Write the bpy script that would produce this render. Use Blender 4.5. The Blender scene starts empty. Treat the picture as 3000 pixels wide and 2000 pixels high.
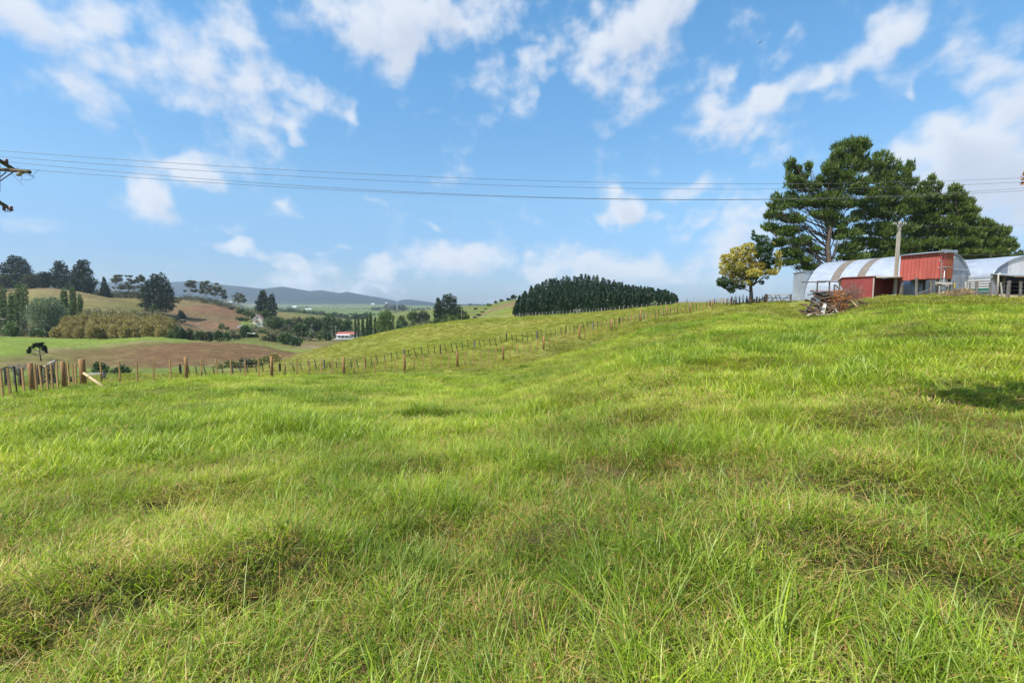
import bpy, math, random
import numpy as np
from math import radians, sin, cos, tan, atan, atan2, pi, hypot

rng = np.random.default_rng(7)
random.seed(7)
scene = bpy.context.scene
COL = scene.collection

# ------------------------------------------------------------------ camera
F = 1333.0                       # focal length in pixels of the 3000 px wide photograph
PITCH = radians(4.72)
CP, SP = cos(PITCH), sin(PITCH)
cam_data = bpy.data.cameras.new('camera')
cam_data.sensor_width = 36.0
cam_data.lens = 36.0 * F / 3000.0
cam_data.clip_start = 0.05
cam_data.clip_end = 30000
cam = bpy.data.objects.new('camera', cam_data)
cam.location = (0, 0, 0)
cam.rotation_euler = (pi / 2 - PITCH, 0, 0)
COL.objects.link(cam)
scene.camera = cam

# ------------------------------------------------------------------ light
SUN_EL = radians(54)
SUN_H = (-0.80, -0.60)           # horizontal direction towards the sun
SUN_V = (SUN_H[0] * cos(SUN_EL), SUN_H[1] * cos(SUN_EL), sin(SUN_EL))
sun_data = bpy.data.lights.new('sun', 'SUN')
sun_data.energy = 4.8
sun_data.angle = radians(0.6)
sun_data.color = (1.0, 0.95, 0.87)
sun = bpy.data.objects.new('sun', sun_data)
from mathutils import Vector
sun.rotation_euler = Vector(SUN_V).to_track_quat('Z', 'Y').to_euler()
COL.objects.link(sun)

scene.view_settings.view_transform = 'Standard'
scene.view_settings.look = 'None'
scene.view_settings.gamma = 1.0
scene.view_settings.exposure = 0.5
scene.view_settings.use_curve_mapping = False
scene.render.engine = 'CYCLES'
scene.cycles.use_denoising = True
scene.cycles.use_adaptive_sampling = True
scene.cycles.adaptive_threshold = 0.015
scene.cycles.max_bounces = 6
scene.cycles.diffuse_bounces = 3
scene.cycles.glossy_bounces = 2
scene.cycles.transmission_bounces = 3
scene.cycles.transparent_max_bounces = 6
scene.cycles.volume_bounces = 1
scene.cycles.caustics_reflective = False
scene.cycles.caustics_refractive = False

# ------------------------------------------------------------------ sky with clouds
world = bpy.data.worlds.new('World')
scene.world = world
world.use_nodes = True
wt = world.node_tree
wt.nodes.clear()
WN, WL = wt.nodes.new, wt.links.new


def dir_of(px, py):
    r, u = (px - 1500) / F, (1000 - py) / F
    return np.array([r, CP + SP * u, -SP + CP * u])


def azel(px, py):
    x, y, z = dir_of(px, py)
    return atan2(x, y), atan2(z, hypot(x, y))


# clouds seen in the photograph: centre, half axes (pixels of a 2352 px wide view), tilt in degrees, weight
CLOUDS = [
    (70, 50, 230, 110, -10, 1.0), (190, 195, 130, 60, -48, 1.0), (110, 190, 140, 90, -30, .62), (230, 60, 90, 80, 0, .7),
    (440, 150, 110, 95, 0, 1.0), (510, 70, 90, 90, 20, .9), (560, 180, 120, 72, -25, .85), (445, 225, 75, 42, 0, .75),
    (690, 215, 120, 50, -12, .85), (812, 275, 28, 42, 0, .75), (690, 305, 50, 26, -30, .72), (620, 255, 90, 45, -10, .7),
    (790, 20, 150, 60, 0, 1.0), (950, 40, 260, 75, 8, 1.1), (940, 130, 65, 62, 40, .9), (1120, 10, 120, 40, 10, .8),
    (1245, 160, 60, 50, 25, .8), (1215, 235, 32, 52, 0, .7), (1110, 165, 60, 30, 20, .5), (1240, 90, 60, 40, 0, .42),
    (1385, 95, 95, 75, 45, 1.15), (1480, 40, 150, 70, 25, 1.25), (1440, 150, 110, 60, 15, .75), (1490, 215, 90, 60, 0, .55),
    (1630, 190, 35, 65, -50, .66), (1650, 300, 100, 52, 8, .92), (1740, 300, 60, 25, 15, .75), (1620, 250, 50, 55, 0, .7),
    (1760, 222, 85, 42, 5, .95), (1870, 200, 90, 34, 12, .85), (2050, 95, 85, 62, 20, .98), (1960, 165, 90, 45, 28, .85),
    (1920, 230, 60, 30, 10, .6), (1800, 60, 60, 40, 30, .42),
    (2300, 120, 90, 90, 0, .95), (2320, 230, 95, 90, 0, 1.1), (2086, 205, 32, 26, 0, .8), (2150, 300, 90, 70, 30, 1.25),
    (2110, 350, 110, 60, 25, 1.15), (2230, 380, 160, 100, 0, 1.25), (2330, 470, 90, 80, 0, .95), (2250, 320, 120, 110, 0, .8),
    (430, 375, 110, 34, 0, 1.0), (350, 440, 44, 75, -10, 1.0), (480, 410, 60, 26, 0, .7), (340, 500, 50, 35, 0, .55),
    (1420, 470, 60, 44, -20, .95), (1500, 492, 55, 24, 0, .85), (1600, 432, 85, 30, 6, .95), (1400, 430, 40, 20, 0, .6),
    (1600, 505, 90, 38, 18, .98), (1700, 555, 120, 62, 28, 1.0), (1560, 545, 60, 28, 30, .7), (1700, 600, 110, 50, 0, .8),
    (1760, 500, 80, 60, 20, .7),
    (560, 565, 60, 15, -10, .9), (640, 592, 75, 17, -14, .9), (690, 645, 80, 42, 0, .9), (880, 622, 66, 34, 0, .95),
    (760, 575, 50, 12, 0, .55), (1060, 605, 120, 48, 0, 1.05), (1230, 618, 70, 32, 0, .9), (1400, 612, 130, 42, 0, 1.1),
    (1000, 517, 42, 15, 0, .8), (600, 655, 70, 16, 0, .5), (1290, 650, 160, 18, 0, .6), (860, 672, 90, 13, 0, .5),
    (1500, 645, 70, 20, 0, .6), (1760, 650, 80, 24, 0, .4), (660, 470, 50, 20, -20, .46), (520, 520, 60, 16, -10, .45),
    (1350, 517, 24, 9, 0, .55), (880, 470, 30, 14, -20, .45), (1080, 700, 80, 14, 0, .4),
]


def perlin(x, y, perx, seed):
    """2-D gradient noise, periodic in x (period perx cells); x, y in cells"""
    r = np.random.default_rng(seed)
    H = 256
    ang = r.random((perx, H)).astype(np.float32) * 2 * pi
    gx, gy = np.cos(ang), np.sin(ang)
    xi = np.floor(x).astype(np.int32); yi = np.floor(y).astype(np.int32)
    fx = (x - xi).astype(np.float32); fy = (y - yi).astype(np.float32)
    u = fx * fx * fx * (fx * (fx * 6 - 15) + 10); v = fy * fy * fy * (fy * (fy * 6 - 15) + 10)
    x0, x1, y0, y1 = xi % perx, (xi + 1) % perx, yi % H, (yi + 1) % H
    d = lambda a, b, p, q: gx[a, b] * p + gy[a, b] * q
    n0 = d(x0, y0, fx, fy) * (1 - u) + d(x1, y0, fx - 1, fy) * u
    n1 = d(x0, y1, fx, fy - 1) * (1 - u) + d(x1, y1, fx - 1, fy - 1) * u
    return (n0 * (1 - v) + n1 * v) * 1.5


def fbm(a, e, base, octaves, gain, seed, sy=1.0):
    """a: azimuth as a fraction of the full turn (0..1), e: elevation in the same unit"""
    out = 0; amp = 1; tot = 0; per = base
    for k in range(octaves):
        out = out + amp * perlin(a * per, e * per * sy + 17.3 * k, per, seed + k)
        tot += amp; amp *= gain; per *= 2
    return out / tot


def smoothmax(a, b, k):
    h = np.maximum(k - np.abs(a - b), 0) / k
    return np.maximum(a, b) + h * h * k / 4


def S(a, b, x):
    t = np.clip((x - a) / (b - a), 0, 1); return t * t * (3 - 2 * t)


def cloud_field(W=3072):
    """cover and self-shading of the clouds by direction (equirectangular), made with layered noise"""
    H = W // 2
    row0 = int(H * (.5 - .02)); n = H - row0
    def cover(W, n_rows, row0, Hh):
        az = (np.arange(W) + .5) / W * 2 * pi - pi
        el = ((np.arange(n_rows) + row0 + .5) / Hh - .5) * pi
        A, E = np.meshgrid(az, el)
        A = A.astype(np.float32); E = E.astype(np.float32)
        a, e = A / (2 * pi) + .5, E / (2 * pi)
        wa = fbm(a, e, 36, 3, .5, 50); we = fbm(a, e, 36, 3, .5, 60)
        wa2 = fbm(a, e, 150, 2, .5, 80); we2 = fbm(a, e, 150, 2, .5, 90)
        Ab = A + wa * .052 + wa2 * .024; Eb = E + we * .040 + we2 * .018
        acc = np.zeros_like(A)
        k = 3000 / 2352
        for (cx, cy, rx, ry, tilt, w) in CLOUDS:
            a0, e0 = azel(cx * k, cy * k)
            a1, _ = azel((cx + rx) * k, cy * k); a2, _ = azel((cx - rx) * k, cy * k)
            _, e1 = azel(cx * k, (cy - ry) * k); _, e2 = azel(cx * k, (cy + ry) * k)
            sx, sy = abs(a1 - a2) / 2 * 1.36, abs(e1 - e2) / 2 * 1.36
            m = 1.6 * max(sx, sy)
            c0, c1 = np.searchsorted(az, a0 - m), np.searchsorted(az, a0 + m)
            q0, q1 = np.searchsorted(el, e0 - m), np.searchsorted(el, e0 + m)
            if c1 <= c0 or q1 <= q0: continue
            sl = (slice(q0, q1), slice(c0, c1))
            da, de = Ab[sl] - a0, Eb[sl] - e0
            t = radians(tilt); u, v = (da * cos(t) + de * sin(t)) / sx, (-da * sin(t) + de * cos(t)) / sy
            acc[sl] = smoothmax(acc[sl], w * (1 - S(0, 1.25, np.hypot(u, v))), .16)
        away = S(.86, 1.12, np.hypot(A, np.maximum(E - .1, 0)))
        big = np.clip(fbm(a, e, 14, 4, .5, 21, 1.6) * 2.4 + .42, 0, 1)
        return np.maximum(acc, away * big), a, e
    acc, a, e = cover(W, n, row0, H)
    sq = 1 + .9 * np.exp(-e * 2 * pi / .22)                      # flatter cells towards the horizon
    fb = .55 * fbm(a + .004 * fbm(a, e, 60, 3, .5, 5), e * sq, 44, 7, .56, 200) + .45 * fbm(a, e, 90, 6, .62, 300, 1.5)
    body = acc * 1.04 + fb * 1.35 - .02
    dens = S(.12, 1.08, body)
    # self shading: cloud matter between a point and the sun above and left of it
    dx, dy = int(.030 / (2 * pi) * W), int(.042 / pi * H)
    sh = np.zeros_like(body)
    for f in (.35, .7, 1.0, 1.5):
        sh += np.roll(np.vstack([body, np.repeat(body[-1:], 200, 0)])[int(dy * f):int(dy * f) + n], int(dx * f), axis=1)
    lit = 1 - S(.30, 1.25, sh / 4)
    thick = S(.8, 1.6, body)
    lit = np.clip(lit * .75 + .25 * (1 - thick) + .10, 0, 1)
    px = np.zeros((H, W, 4), np.float32); px[..., 3] = 1
    px[row0:, :, 0] = dens * S(-.015, .01, e * 2 * pi); px[row0:, :, 1] = lit
    px[:row0, :, 1] = 1
    img = bpy.data.images.new('cloud_field', W, H, float_buffer=True, is_data=True)
    # the environment mapping runs the other way round the compass
    img.pixels.foreach_set(px.ravel())
    img.update()
    return img


def build_world():
    tc = WN('ShaderNodeTexCoord')
    nrm = WN('ShaderNodeVectorMath'); nrm.operation = 'NORMALIZE'
    WL(tc.outputs['Generated'], nrm.inputs[0])
    sky = WN('ShaderNodeTexSky'); sky.sky_type = 'NISHITA'; sky.sun_disc = False
    sky.sun_elevation = SUN_EL
    sky.sun_rotation = atan2(SUN_H[0], SUN_H[1])
    sky.altitude = 50; sky.air_density = 1.05; sky.dust_density = 0.35; sky.ozone_density = 2.2
    hs = WN('ShaderNodeHueSaturation'); hs.inputs['Saturation'].default_value = 1.12
    hs.inputs['Value'].default_value = 1.22
    WL(sky.outputs[0], hs.inputs['Color'])
    sw = WN('ShaderNodeSeparateXYZ'); WL(nrm.outputs[0], sw.inputs[0])
    az = WN('ShaderNodeMath'); az.operation = 'ARCTAN2'; WL(sw.outputs[0], az.inputs[0]); WL(sw.outputs[1], az.inputs[1])
    el = WN('ShaderNodeMath'); el.operation = 'ARCSINE'; WL(sw.outputs[2], el.inputs[0])
    u = WN('ShaderNodeMath'); u.operation = 'MULTIPLY_ADD'; u.inputs[1].default_value = 1 / (2 * pi); u.inputs[2].default_value = .5; WL(az.outputs[0], u.inputs[0])
    v = WN('ShaderNodeMath'); v.operation = 'MULTIPLY_ADD'; v.inputs[1].default_value = 1 / pi; v.inputs[2].default_value = .5; WL(el.outputs[0], v.inputs[0])
    uv = WN('ShaderNodeCombineXYZ'); WL(u.outputs[0], uv.inputs[0]); WL(v.outputs[0], uv.inputs[1])
    im = WN('ShaderNodeTexImage'); im.image = cloud_field(); im.interpolation = 'Linear'; im.extension = 'EXTEND'
    WL(uv.outputs[0], im.inputs['Vector'])
    ch = WN('ShaderNodeSeparateColor'); WL(im.outputs['Color'], ch.inputs[0])
    # clear blue of a washed sea air: tint by elevation
    er = WN('ShaderNodeMapRange'); er.inputs['From Max'].default_value = 0.7; WL(el.outputs[0], er.inputs['Value'])
    rp = WN('ShaderNodeValToRGB'); q = rp.color_ramp.elements
    q[0].position = 0; q[0].color = (.25, .315, .49, 1); q[1].position = 1; q[1].color = (.66, 1.0, 1.0, 1)
    for pos, c in ((.13, (.37, .45, .59)), (.30, (.62, .70, .71)), (.62, (.67, .90, .90))):
        z = q.new(pos); z.color = (*c, 1)
    WL(er.outputs[0], rp.inputs['Fac'])
    tn = WN('ShaderNodeVectorMath'); tn.operation = 'MULTIPLY'; WL(hs.outputs[0], tn.inputs[0]); WL(rp.outputs[0], tn.inputs[1])
    tn2 = WN('ShaderNodeVectorMath'); tn2.operation = 'SCALE'; tn2.inputs['Scale'].default_value = 2.0; WL(tn.outputs[0], tn2.inputs[0])
    lit = ch.outputs['Green']; dens = ch.outputs['Red']
    cc = WN('ShaderNodeMix'); cc.data_type = 'RGBA'
    cc.inputs['A'].default_value = (6.0, 6.7, 8.1, 1)
    cc.inputs['B'].default_value = (8.2, 8.8, 9.7, 1)
    WL(lit, cc.inputs['Factor'])
    den = WN('ShaderNodeMath'); den.operation = 'MULTIPLY'; den.inputs[1].default_value = .93
    WL(dens, den.inputs[0])
    mx = WN('ShaderNodeMix'); mx.data_type = 'RGBA'
    WL(den.outputs[0], mx.inputs['Factor']); WL(tn2.outputs[0], mx.inputs['A']); WL(cc.outputs['Result'], mx.inputs['B'])
    bg = WN('ShaderNodeBackground'); bg.inputs['Strength'].default_value = 0.07
    WL(mx.outputs['Result'], bg.inputs['Color'])
    out = WN('ShaderNodeOutputWorld'); WL(bg.outputs[0], out.inputs['Surface'])
    world.cycles.sampling_method = 'MANUAL'
    world.cycles.sample_map_resolution = 512


build_world()

# ------------------------------------------------------------------ helpers
ORG = {}


def nz(x, y, s=1.0, seed=0.0):
    """smooth pseudo noise in -1..1 (sum of sines), vectorised"""
    x = np.asarray(x, float) * s + seed * 13.7; y = np.asarray(y, float) * s - seed * 7.3
    return (np.sin(x * 1.0 + 1.7 * np.sin(y * .73 + 1.3)) + np.sin(y * 1.13 + 1.9 * np.sin(x * .61 + .4))
            + .6 * np.sin(1.9 * x - 1.3 * y + 2.0 * np.sin(.9 * x + .5 * y)) + .5 * np.sin(2.3 * y + 1.7 * x + 1.6 * np.sin(1.4 * y - .8 * x))) / 3.1


def props(o, label=None, cat=None, group=None, kind=None):
    if label: o['label'] = label
    if cat: o['category'] = cat
    if group: o['group'] = group
    if kind: o['kind'] = kind
    return o


def thing(name, label, cat, loc, group=None, rot=None):
    o = bpy.data.objects.new(name, None)
    o.empty_display_size = .2
    o.location = loc
    if rot: o.rotation_euler = rot
    COL.objects.link(o)
    ORG[o.name] = Vector(loc) if not rot else Vector((0, 0, 0))
    return props(o, label, cat, group)


def mesh_np(name, V, Fq, mat=None, smooth=False):
    V = np.asarray(V, np.float32).reshape(-1, 3); Fq = np.asarray(Fq, np.int32)
    k = Fq.shape[1]
    me = bpy.data.meshes.new(name)
    me.vertices.add(len(V)); me.vertices.foreach_set('co', V.ravel())
    me.loops.add(len(Fq) * k); me.loops.foreach_set('vertex_index', Fq.ravel())
    me.polygons.add(len(Fq)); me.polygons.foreach_set('loop_start', np.arange(0, len(Fq) * k, k, dtype=np.int32))
    me.polygons.foreach_set('use_smooth', np.full(len(Fq), smooth))
    me.update(calc_edges=True)
    if mat:
        for m in (mat if isinstance(mat, (list, tuple)) else [mat]): me.materials.append(m)
    return me


def link(name, me, parent=None, loc=(0, 0, 0)):
    o = bpy.data.objects.new(name, me); COL.objects.link(o)
    o.location = loc
    if parent: o.parent = parent; ORG[o.name] = ORG.get(parent.name, Vector((0, 0, 0)))
    return o


class MB:
    """collects shapes in world (or local) coordinates and links them as one mesh object"""
    def __init__(s): s.v = []; s.f = []

    def add(s, vs, fs):
        b = len(s.v); s.v += [tuple(map(float, v)) for v in vs]; s.f += [tuple(b + i for i in f) for f in fs]; return s

    def box(s, c, size, ax=None, rz=0.0):
        """box centred at c; ax = optional 3 axis vectors"""
        hx, hy, hz = size[0] / 2, size[1] / 2, size[2] / 2
        if ax is None: ax = (Vector((cos(rz), sin(rz), 0)), Vector((-sin(rz), cos(rz), 0)), Vector((0, 0, 1)))
        c = Vector(c)
        P = [c + ax[0] * (i * hx) + ax[1] * (j * hy) + ax[2] * (k * hz) for k in (-1, 1) for j in (-1, 1) for i in (-1, 1)]
        return s.add(P, [(0, 2, 3, 1), (4, 5, 7, 6), (0, 1, 5, 4), (2, 6, 7, 3), (1, 3, 7, 5), (0, 4, 6, 2)])

    def bar(s, a, b, w, h=None, up=(0, 0, 1)):
        a, b = Vector(a), Vector(b); h = h or w
        d = (b - a); L = d.length; d.normalize()
        u = Vector(up)
        if abs(d.dot(u)) > .95: u = Vector((0.3, 1, 0)).normalized()
        sd = d.cross(u).normalized(); u2 = sd.cross(d)
        return s.box((a + b) / 2, (L, w, h), ax=(d, sd, u2))

    def tube(s, pts, rad, n=6, cap=True):
        pts = [Vector(p) for p in pts]
        if isinstance(rad, (int, float)): rad = [rad] * len(pts)
        b = len(s.v); ref = None
        for i, p in enumerate(pts):
            d = (pts[min(i + 1, len(pts) - 1)] - pts[max(i - 1, 0)]).normalized()
            if ref is None:
                ref = d.cross(Vector((0, 0, 1)) if abs(d.z) < .9 else Vector((1, 0, 0))).normalized()
            sd = (ref - d * ref.dot(d)).normalized(); ref = sd; up = d.cross(sd)
            for k in range(n):
                t = 2 * pi * k / n
                s.v.append(tuple(p + (sd * cos(t) + up * sin(t)) * rad[i]))
        for i in range(len(pts) - 1):
            for k in range(n):
                a, c = b + i * n + k, b + i * n + (k + 1) % n
                s.f.append((a, c, c + n, a + n))
        if cap:
            s.f.append(tuple(b + k for k in range(n))[::-1]); s.f.append(tuple(b + (len(pts) - 1) * n + k for k in range(n)))
        return s

    def prism(s, prof, off):
        """prof: closed list of 3-D points; off: extrusion vector"""
        n = len(prof); A = [Vector(p) for p in prof]; B = [p + Vector(off) for p in A]
        return s.add(A + B, [tuple(range(n))[::-1], tuple(range(n, 2 * n))] + [(i, (i + 1) % n, n + (i + 1) % n, n + i) for i in range(n)])

    def sphere(s, c, r, n=8, m=6, sz=1.0):
        c = Vector(c); vs = []; fs = []
        for j in range(m + 1):
            t = pi * j / m
            for k in range(n):
                p = 2 * pi * k / n
                vs.append(c + Vector((r * sin(t) * cos(p), r * sin(t) * sin(p), r * sz * cos(t))))
        for j in range(m):
            for k in range(n):
                fs.append((j * n + k, (j + 1) * n + k, (j + 1) * n + (k + 1) % n, j * n + (k + 1) % n))
        return s.add(vs, fs)

    def build(s, name, mat, parent=None, smooth=False, bevel=0.0, label=None, kind=None):
        off = ORG.get(parent.name, Vector((0, 0, 0))) if parent else Vector((0, 0, 0))
        me = bpy.data.meshes.new(name)
        me.from_pydata([(v[0] - off.x, v[1] - off.y, v[2] - off.z) for v in s.v], [], s.f)
        for m in (mat if isinstance(mat, (list, tuple)) else [mat]): me.materials.append(m)
        if smooth: me.polygons.foreach_set('use_smooth', [True] * len(me.polygons))
        me.update()
        o = link(name, me, parent)
        if bevel:
            bm = o.modifiers.new('bevel', 'BEVEL'); bm.width = bevel; bm.segments = 1; bm.limit_method = 'ANGLE'
        if label: o['label'] = label
        if kind: o['kind'] = kind
        return o


def P(px, py, d):
    r, u = (px - 1500) / F, (1000 - py) / F
    s = d / (CP + SP * u)
    return Vector((r * s, d, (-SP + CP * u) * s))


# ------------------------------------------------------------------ materials
def srgb(r, g, b):
    f = lambda c: (c / 255 / 12.92) if c / 255 <= .04045 else ((c / 255 + .055) / 1.055) ** 2.4
    return (f(r), f(g), f(b), 1)


def base_mat(name):
    m = bpy.data.materials.new(name); m.use_nodes = True
    nt = m.node_tree; nt.nodes.clear()
    return m, nt, nt.nodes.new, nt.links.new


def surface(name, c1, c2=None, rough=.8, scale=3.0, stretch=(1, 1, 1), bump=.0, bscale=None, spec=.3, metal=0.0, c3=None, island=0.0,
            wave=None):
    """weathered two or three tone surface; wave = (axis, scale, depth) adds corrugation relief"""
    m, nt, N, L = base_mat(name)
    c2 = c2 or tuple(x * .75 for x in c1[:3]); c3 = c3 or c1
    tc = N('ShaderNodeTexCoord'); mp = N('ShaderNodeMapping'); mp.inputs['Scale'].default_value = stretch
    L(tc.outputs['Object'], mp.inputs['Vector'])
    n1 = N('ShaderNodeTexNoise'); n1.inputs['Scale'].default_value = scale; n1.inputs['Detail'].default_value = 6; n1.inputs['Roughness'].default_value = .65
    L(mp.outputs[0], n1.inputs['Vector'])
    cr = N('ShaderNodeValToRGB'); e = cr.color_ramp.elements
    e[0].position = .32; e[0].color = (*c2[:3], 1); e[1].position = .62; e[1].color = (*c1[:3], 1)
    x = e.new(.78); x.color = (*c3[:3], 1)
    L(n1.outputs['Fac'], cr.inputs['Fac'])
    col = cr.outputs['Color']
    if island:
        ge = N('ShaderNodeObjectInfo'); hs = N('ShaderNodeHueSaturation')
        mr = N('ShaderNodeMapRange'); mr.inputs['To Min'].default_value = 1 - island; mr.inputs['To Max'].default_value = 1 + island
        L(ge.outputs['Random'], mr.inputs['Value']); L(mr.outputs[0], hs.inputs['Value']); L(col, hs.inputs['Color']); col = hs.outputs[0]
    bs = N('ShaderNodeBsdfPrincipled')
    bs.inputs['Roughness'].default_value = rough; bs.inputs['Specular IOR Level'].default_value = spec; bs.inputs['Metallic'].default_value = metal
    L(col, bs.inputs['Base Color'])
    hgt = None
    if bump:
        n2 = N('ShaderNodeTexNoise'); n2.inputs['Scale'].default_value = bscale or scale * 4; n2.inputs['Detail'].default_value = 4
        L(mp.outputs[0], n2.inputs['Vector'])
        b = N('ShaderNodeBump'); b.inputs['Strength'].default_value = bump; b.inputs['Distance'].default_value = .02
        L(n2.outputs['Fac'], b.inputs['Height']); L(b.outputs[0], bs.inputs['Normal'])
        if wave:
            w = N('ShaderNodeTexWave'); w.bands_direction = wave[0]; w.inputs['Scale'].default_value = wave[1]
            L(tc.outputs['Object'], w.inputs['Vector'])
            b2 = N('ShaderNodeBump'); b2.inputs['Strength'].default_value = 1; b2.inputs['Distance'].default_value = wave[2]
            L(w.outputs['Fac'], b2.inputs['Height']); L(b2.outputs[0], b.inputs['Normal'])
    o = N('ShaderNodeOutputMaterial'); L(bs.outputs[0], o.inputs['Surface'])
    return m


def leafy(name, cols, trans=.28, rough=.6, patch=.25, patch_amt=.35, gloss=.04):
    """foliage: colour by leaf (island) and by patch; cols = list of (position, colour)"""
    m, nt, N, L = base_mat(name)
    ge = N('ShaderNodeNewGeometry'); oi = N('ShaderNodeObjectInfo')
    nn = N('ShaderNodeTexNoise'); nn.inputs['Scale'].default_value = patch; nn.inputs['Detail'].default_value = 3
    L(ge.outputs['Position'], nn.inputs['Vector'])
    a = N('ShaderNodeMath'); a.operation = 'MULTIPLY_ADD'; a.inputs[1].default_value = 1 - patch_amt
    L(ge.outputs['Random Per Island'], a.inputs[0])
    b = N('ShaderNodeMath'); b.operation = 'MULTIPLY_ADD'; b.inputs[1].default_value = patch_amt * 2.6; b.inputs[2].default_value = -patch_amt * .8
    L(nn.outputs['Fac'], b.inputs[0]); L(b.outputs[0], a.inputs[2])
    cr = N('ShaderNodeValToRGB'); e = cr.color_ramp.elements
    e[0].position = cols[0][0]; e[0].color = (*cols[0][1][:3], 1)
    e[1].position = cols[-1][0]; e[1].color = (*cols[-1][1][:3], 1)
    for p, c in cols[1:-1]:
        x = e.new(p); x.color = (*c[:3], 1)
    L(a.outputs[0], cr.inputs['Fac'])
    df = N('ShaderNodeBsdfDiffuse'); tr = N('ShaderNodeBsdfTranslucent'); gl = N('ShaderNodeBsdfGlossy'); gl.inputs['Roughness'].default_value = rough * .75
    L(cr.outputs[0], df.inputs['Color']); L(cr.outputs[0], tr.inputs['Color'])
    mx = N('ShaderNodeMixShader'); mx.inputs[0].default_value = trans
    L(df.outputs[0], mx.inputs[1]); L(tr.outputs[0], mx.inputs[2])
    m2 = N('ShaderNodeMixShader'); m2.inputs[0].default_value = gloss
    L(mx.outputs[0], m2.inputs[1]); L(gl.outputs[0], m2.inputs[2])
    o = N('ShaderNodeOutputMaterial'); L(m2.outputs[0], o.inputs['Surface'])
    return m


M = {}
M['new_wood'] = surface('new_pine_timber', (.44, .28, .12), (.33, .19, .075), c3=(.52, .36, .18), scale=2.5, stretch=(6, 6, .7), bump=.35, rough=.75, island=.14)
M['new_post'] = surface('treated_round_timber', (.33, .19, .075), (.20, .10, .04), c3=(.42, .27, .12), scale=2.0, stretch=(5, 5, .8), bump=.4, rough=.8, island=.12)
M['pale_pole'] = surface('peeled_pale_timber', (.62, .47, .27), (.48, .33, .17), scale=3, stretch=(2, 2, 2), bump=.3)
M['old_wood'] = surface('weathered_grey_timber', (.20, .185, .165), (.085, .07, .06), c3=(.36, .34, .31), scale=3, stretch=(6, 6, 1), bump=.7, rough=.95, island=.2)
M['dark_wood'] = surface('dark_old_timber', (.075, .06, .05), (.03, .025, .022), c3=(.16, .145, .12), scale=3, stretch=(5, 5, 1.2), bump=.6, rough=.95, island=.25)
M['white_wood'] = surface('bleached_timber', (.50, .46, .40), (.28, .25, .21), scale=3, stretch=(5, 5, 1), bump=.4, rough=.9, island=.15)
M['log'] = surface('old_log_bark', (.17, .105, .065), (.06, .04, .028), c3=(.27, .19, .13), scale=4, stretch=(3, 3, 3), bump=.8, rough=.95, island=.35)
M['paint_board'] = surface('flaking_white_board', (.66, .63, .58), (.42, .38, .33), scale=4, stretch=(2, 2, 2), bump=.3)
M['split_wood'] = surface('fresh_split_timber', (.62, .45, .26), (.48, .30, .15), scale=4, bump=.4)
M['wire'] = surface('dull_fence_wire', (.33, .33, .32), (.22, .22, .22), rough=.5, metal=.6)
M['cable'] = surface('dark_overhead_cable', (.15, .15, .16), (.11, .11, .12), rough=.6)
M['zinc_roof'] = surface('bright_curved_iron', (.40, .44, .50), (.30, .34, .40), c3=(.47, .50, .55), scale=.9, stretch=(1, 1, 3), bump=.15, rough=.42, metal=.25, island=.05, wave=('Y', 2.0, .012))
M['skylight'] = surface('browned_plastic_sheet', (.20, .17, .145), (.13, .11, .09), c3=(.27, .24, .21), scale=2, stretch=(1, 1, 2), bump=.2, rough=.6, wave=('Y', 2.0, .012))
M['zinc_wall'] = surface('grey_corrugated_iron', (.34, .37, .41), (.23, .25, .29), c3=(.46, .48, .51), scale=1.3, stretch=(1, 1, .5), bump=.2, rough=.5, metal=.3, island=.08, wave=('X', 2.1, .014))
M['zinc_pale'] = surface('pale_corrugated_iron', (.52, .56, .61), (.38, .42, .47), c3=(.62, .64, .66), scale=1.3, stretch=(1, 1, .4), bump=.2, rough=.5, metal=.25, island=.08, wave=('X', 2.1, .012))
M['zinc_trim'] = surface('grey_flashing', (.42, .45, .48), (.30, .32, .35), rough=.45, metal=.4)
M['white_iron'] = surface('white_painted_iron', (.70, .70, .70), (.55, .53, .50), c3=(.60, .50, .40), scale=1.4, stretch=(1, 1, .4), bump=.2, rough=.55, island=.05, wave=('X', 2.1, .012))
M['red_iron'] = surface('red_ribbed_iron', (.43, .105, .08), (.34, .075, .058), c3=(.49, .15, .115), scale=1.2, stretch=(1, 1, .4), bump=.15, rough=.6, island=.06)
M['red_old'] = surface('rusty_red_iron', (.36, .085, .05), (.24, .10, .045), c3=(.45, .12, .08), scale=4, stretch=(3, 3, .5), bump=.3, rough=.75)
M['dull_red'] = surface('dull_red_painted_board', (.27, .055, .05), (.21, .042, .04), c3=(.31, .075, .07), scale=2, bump=.2, rough=.7, island=.05)
M['dark_inside'] = surface('shade_black_lining', (.05, .042, .036), (.03, .026, .024), rough=.95)  # near-black colour paints in barn interior shade; also on bin, crate, church base
M['earth'] = surface('dry_earth', (.30, .22, .14), (.20, .15, .09), scale=3, bump=.6)
M['brown_metal'] = surface('rusted_steel', (.11, .055, .04), (.06, .035, .03), rough=.8, bump=.3)
M['porcelain'] = surface('brown_insulator', (.10, .04, .035), (.06, .025, .02), rough=.35, spec=.5)
M['mossy_wood'] = surface('mossy_crossarm', (.17, .13, .07), (.06, .05, .03), c3=(.30, .27, .16), scale=5, bump=.8, rough=.95)
M['concrete'] = surface('weathered_pale_pole', (.42, .38, .31), (.28, .25, .20), c3=(.52, .50, .45), scale=2, stretch=(6, 6, .5), bump=.3, rough=.9)
M['galv'] = surface('galvanised_pipe', (.55, .55, .55), (.45, .45, .46), rough=.4, metal=.5)
M['yellow'] = surface('yellow_paint', (.55, .40, .05), (.45, .32, .05))
M['white'] = surface('white_paint', (.74, .74, .72), (.64, .63, .60), rough=.6)
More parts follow.
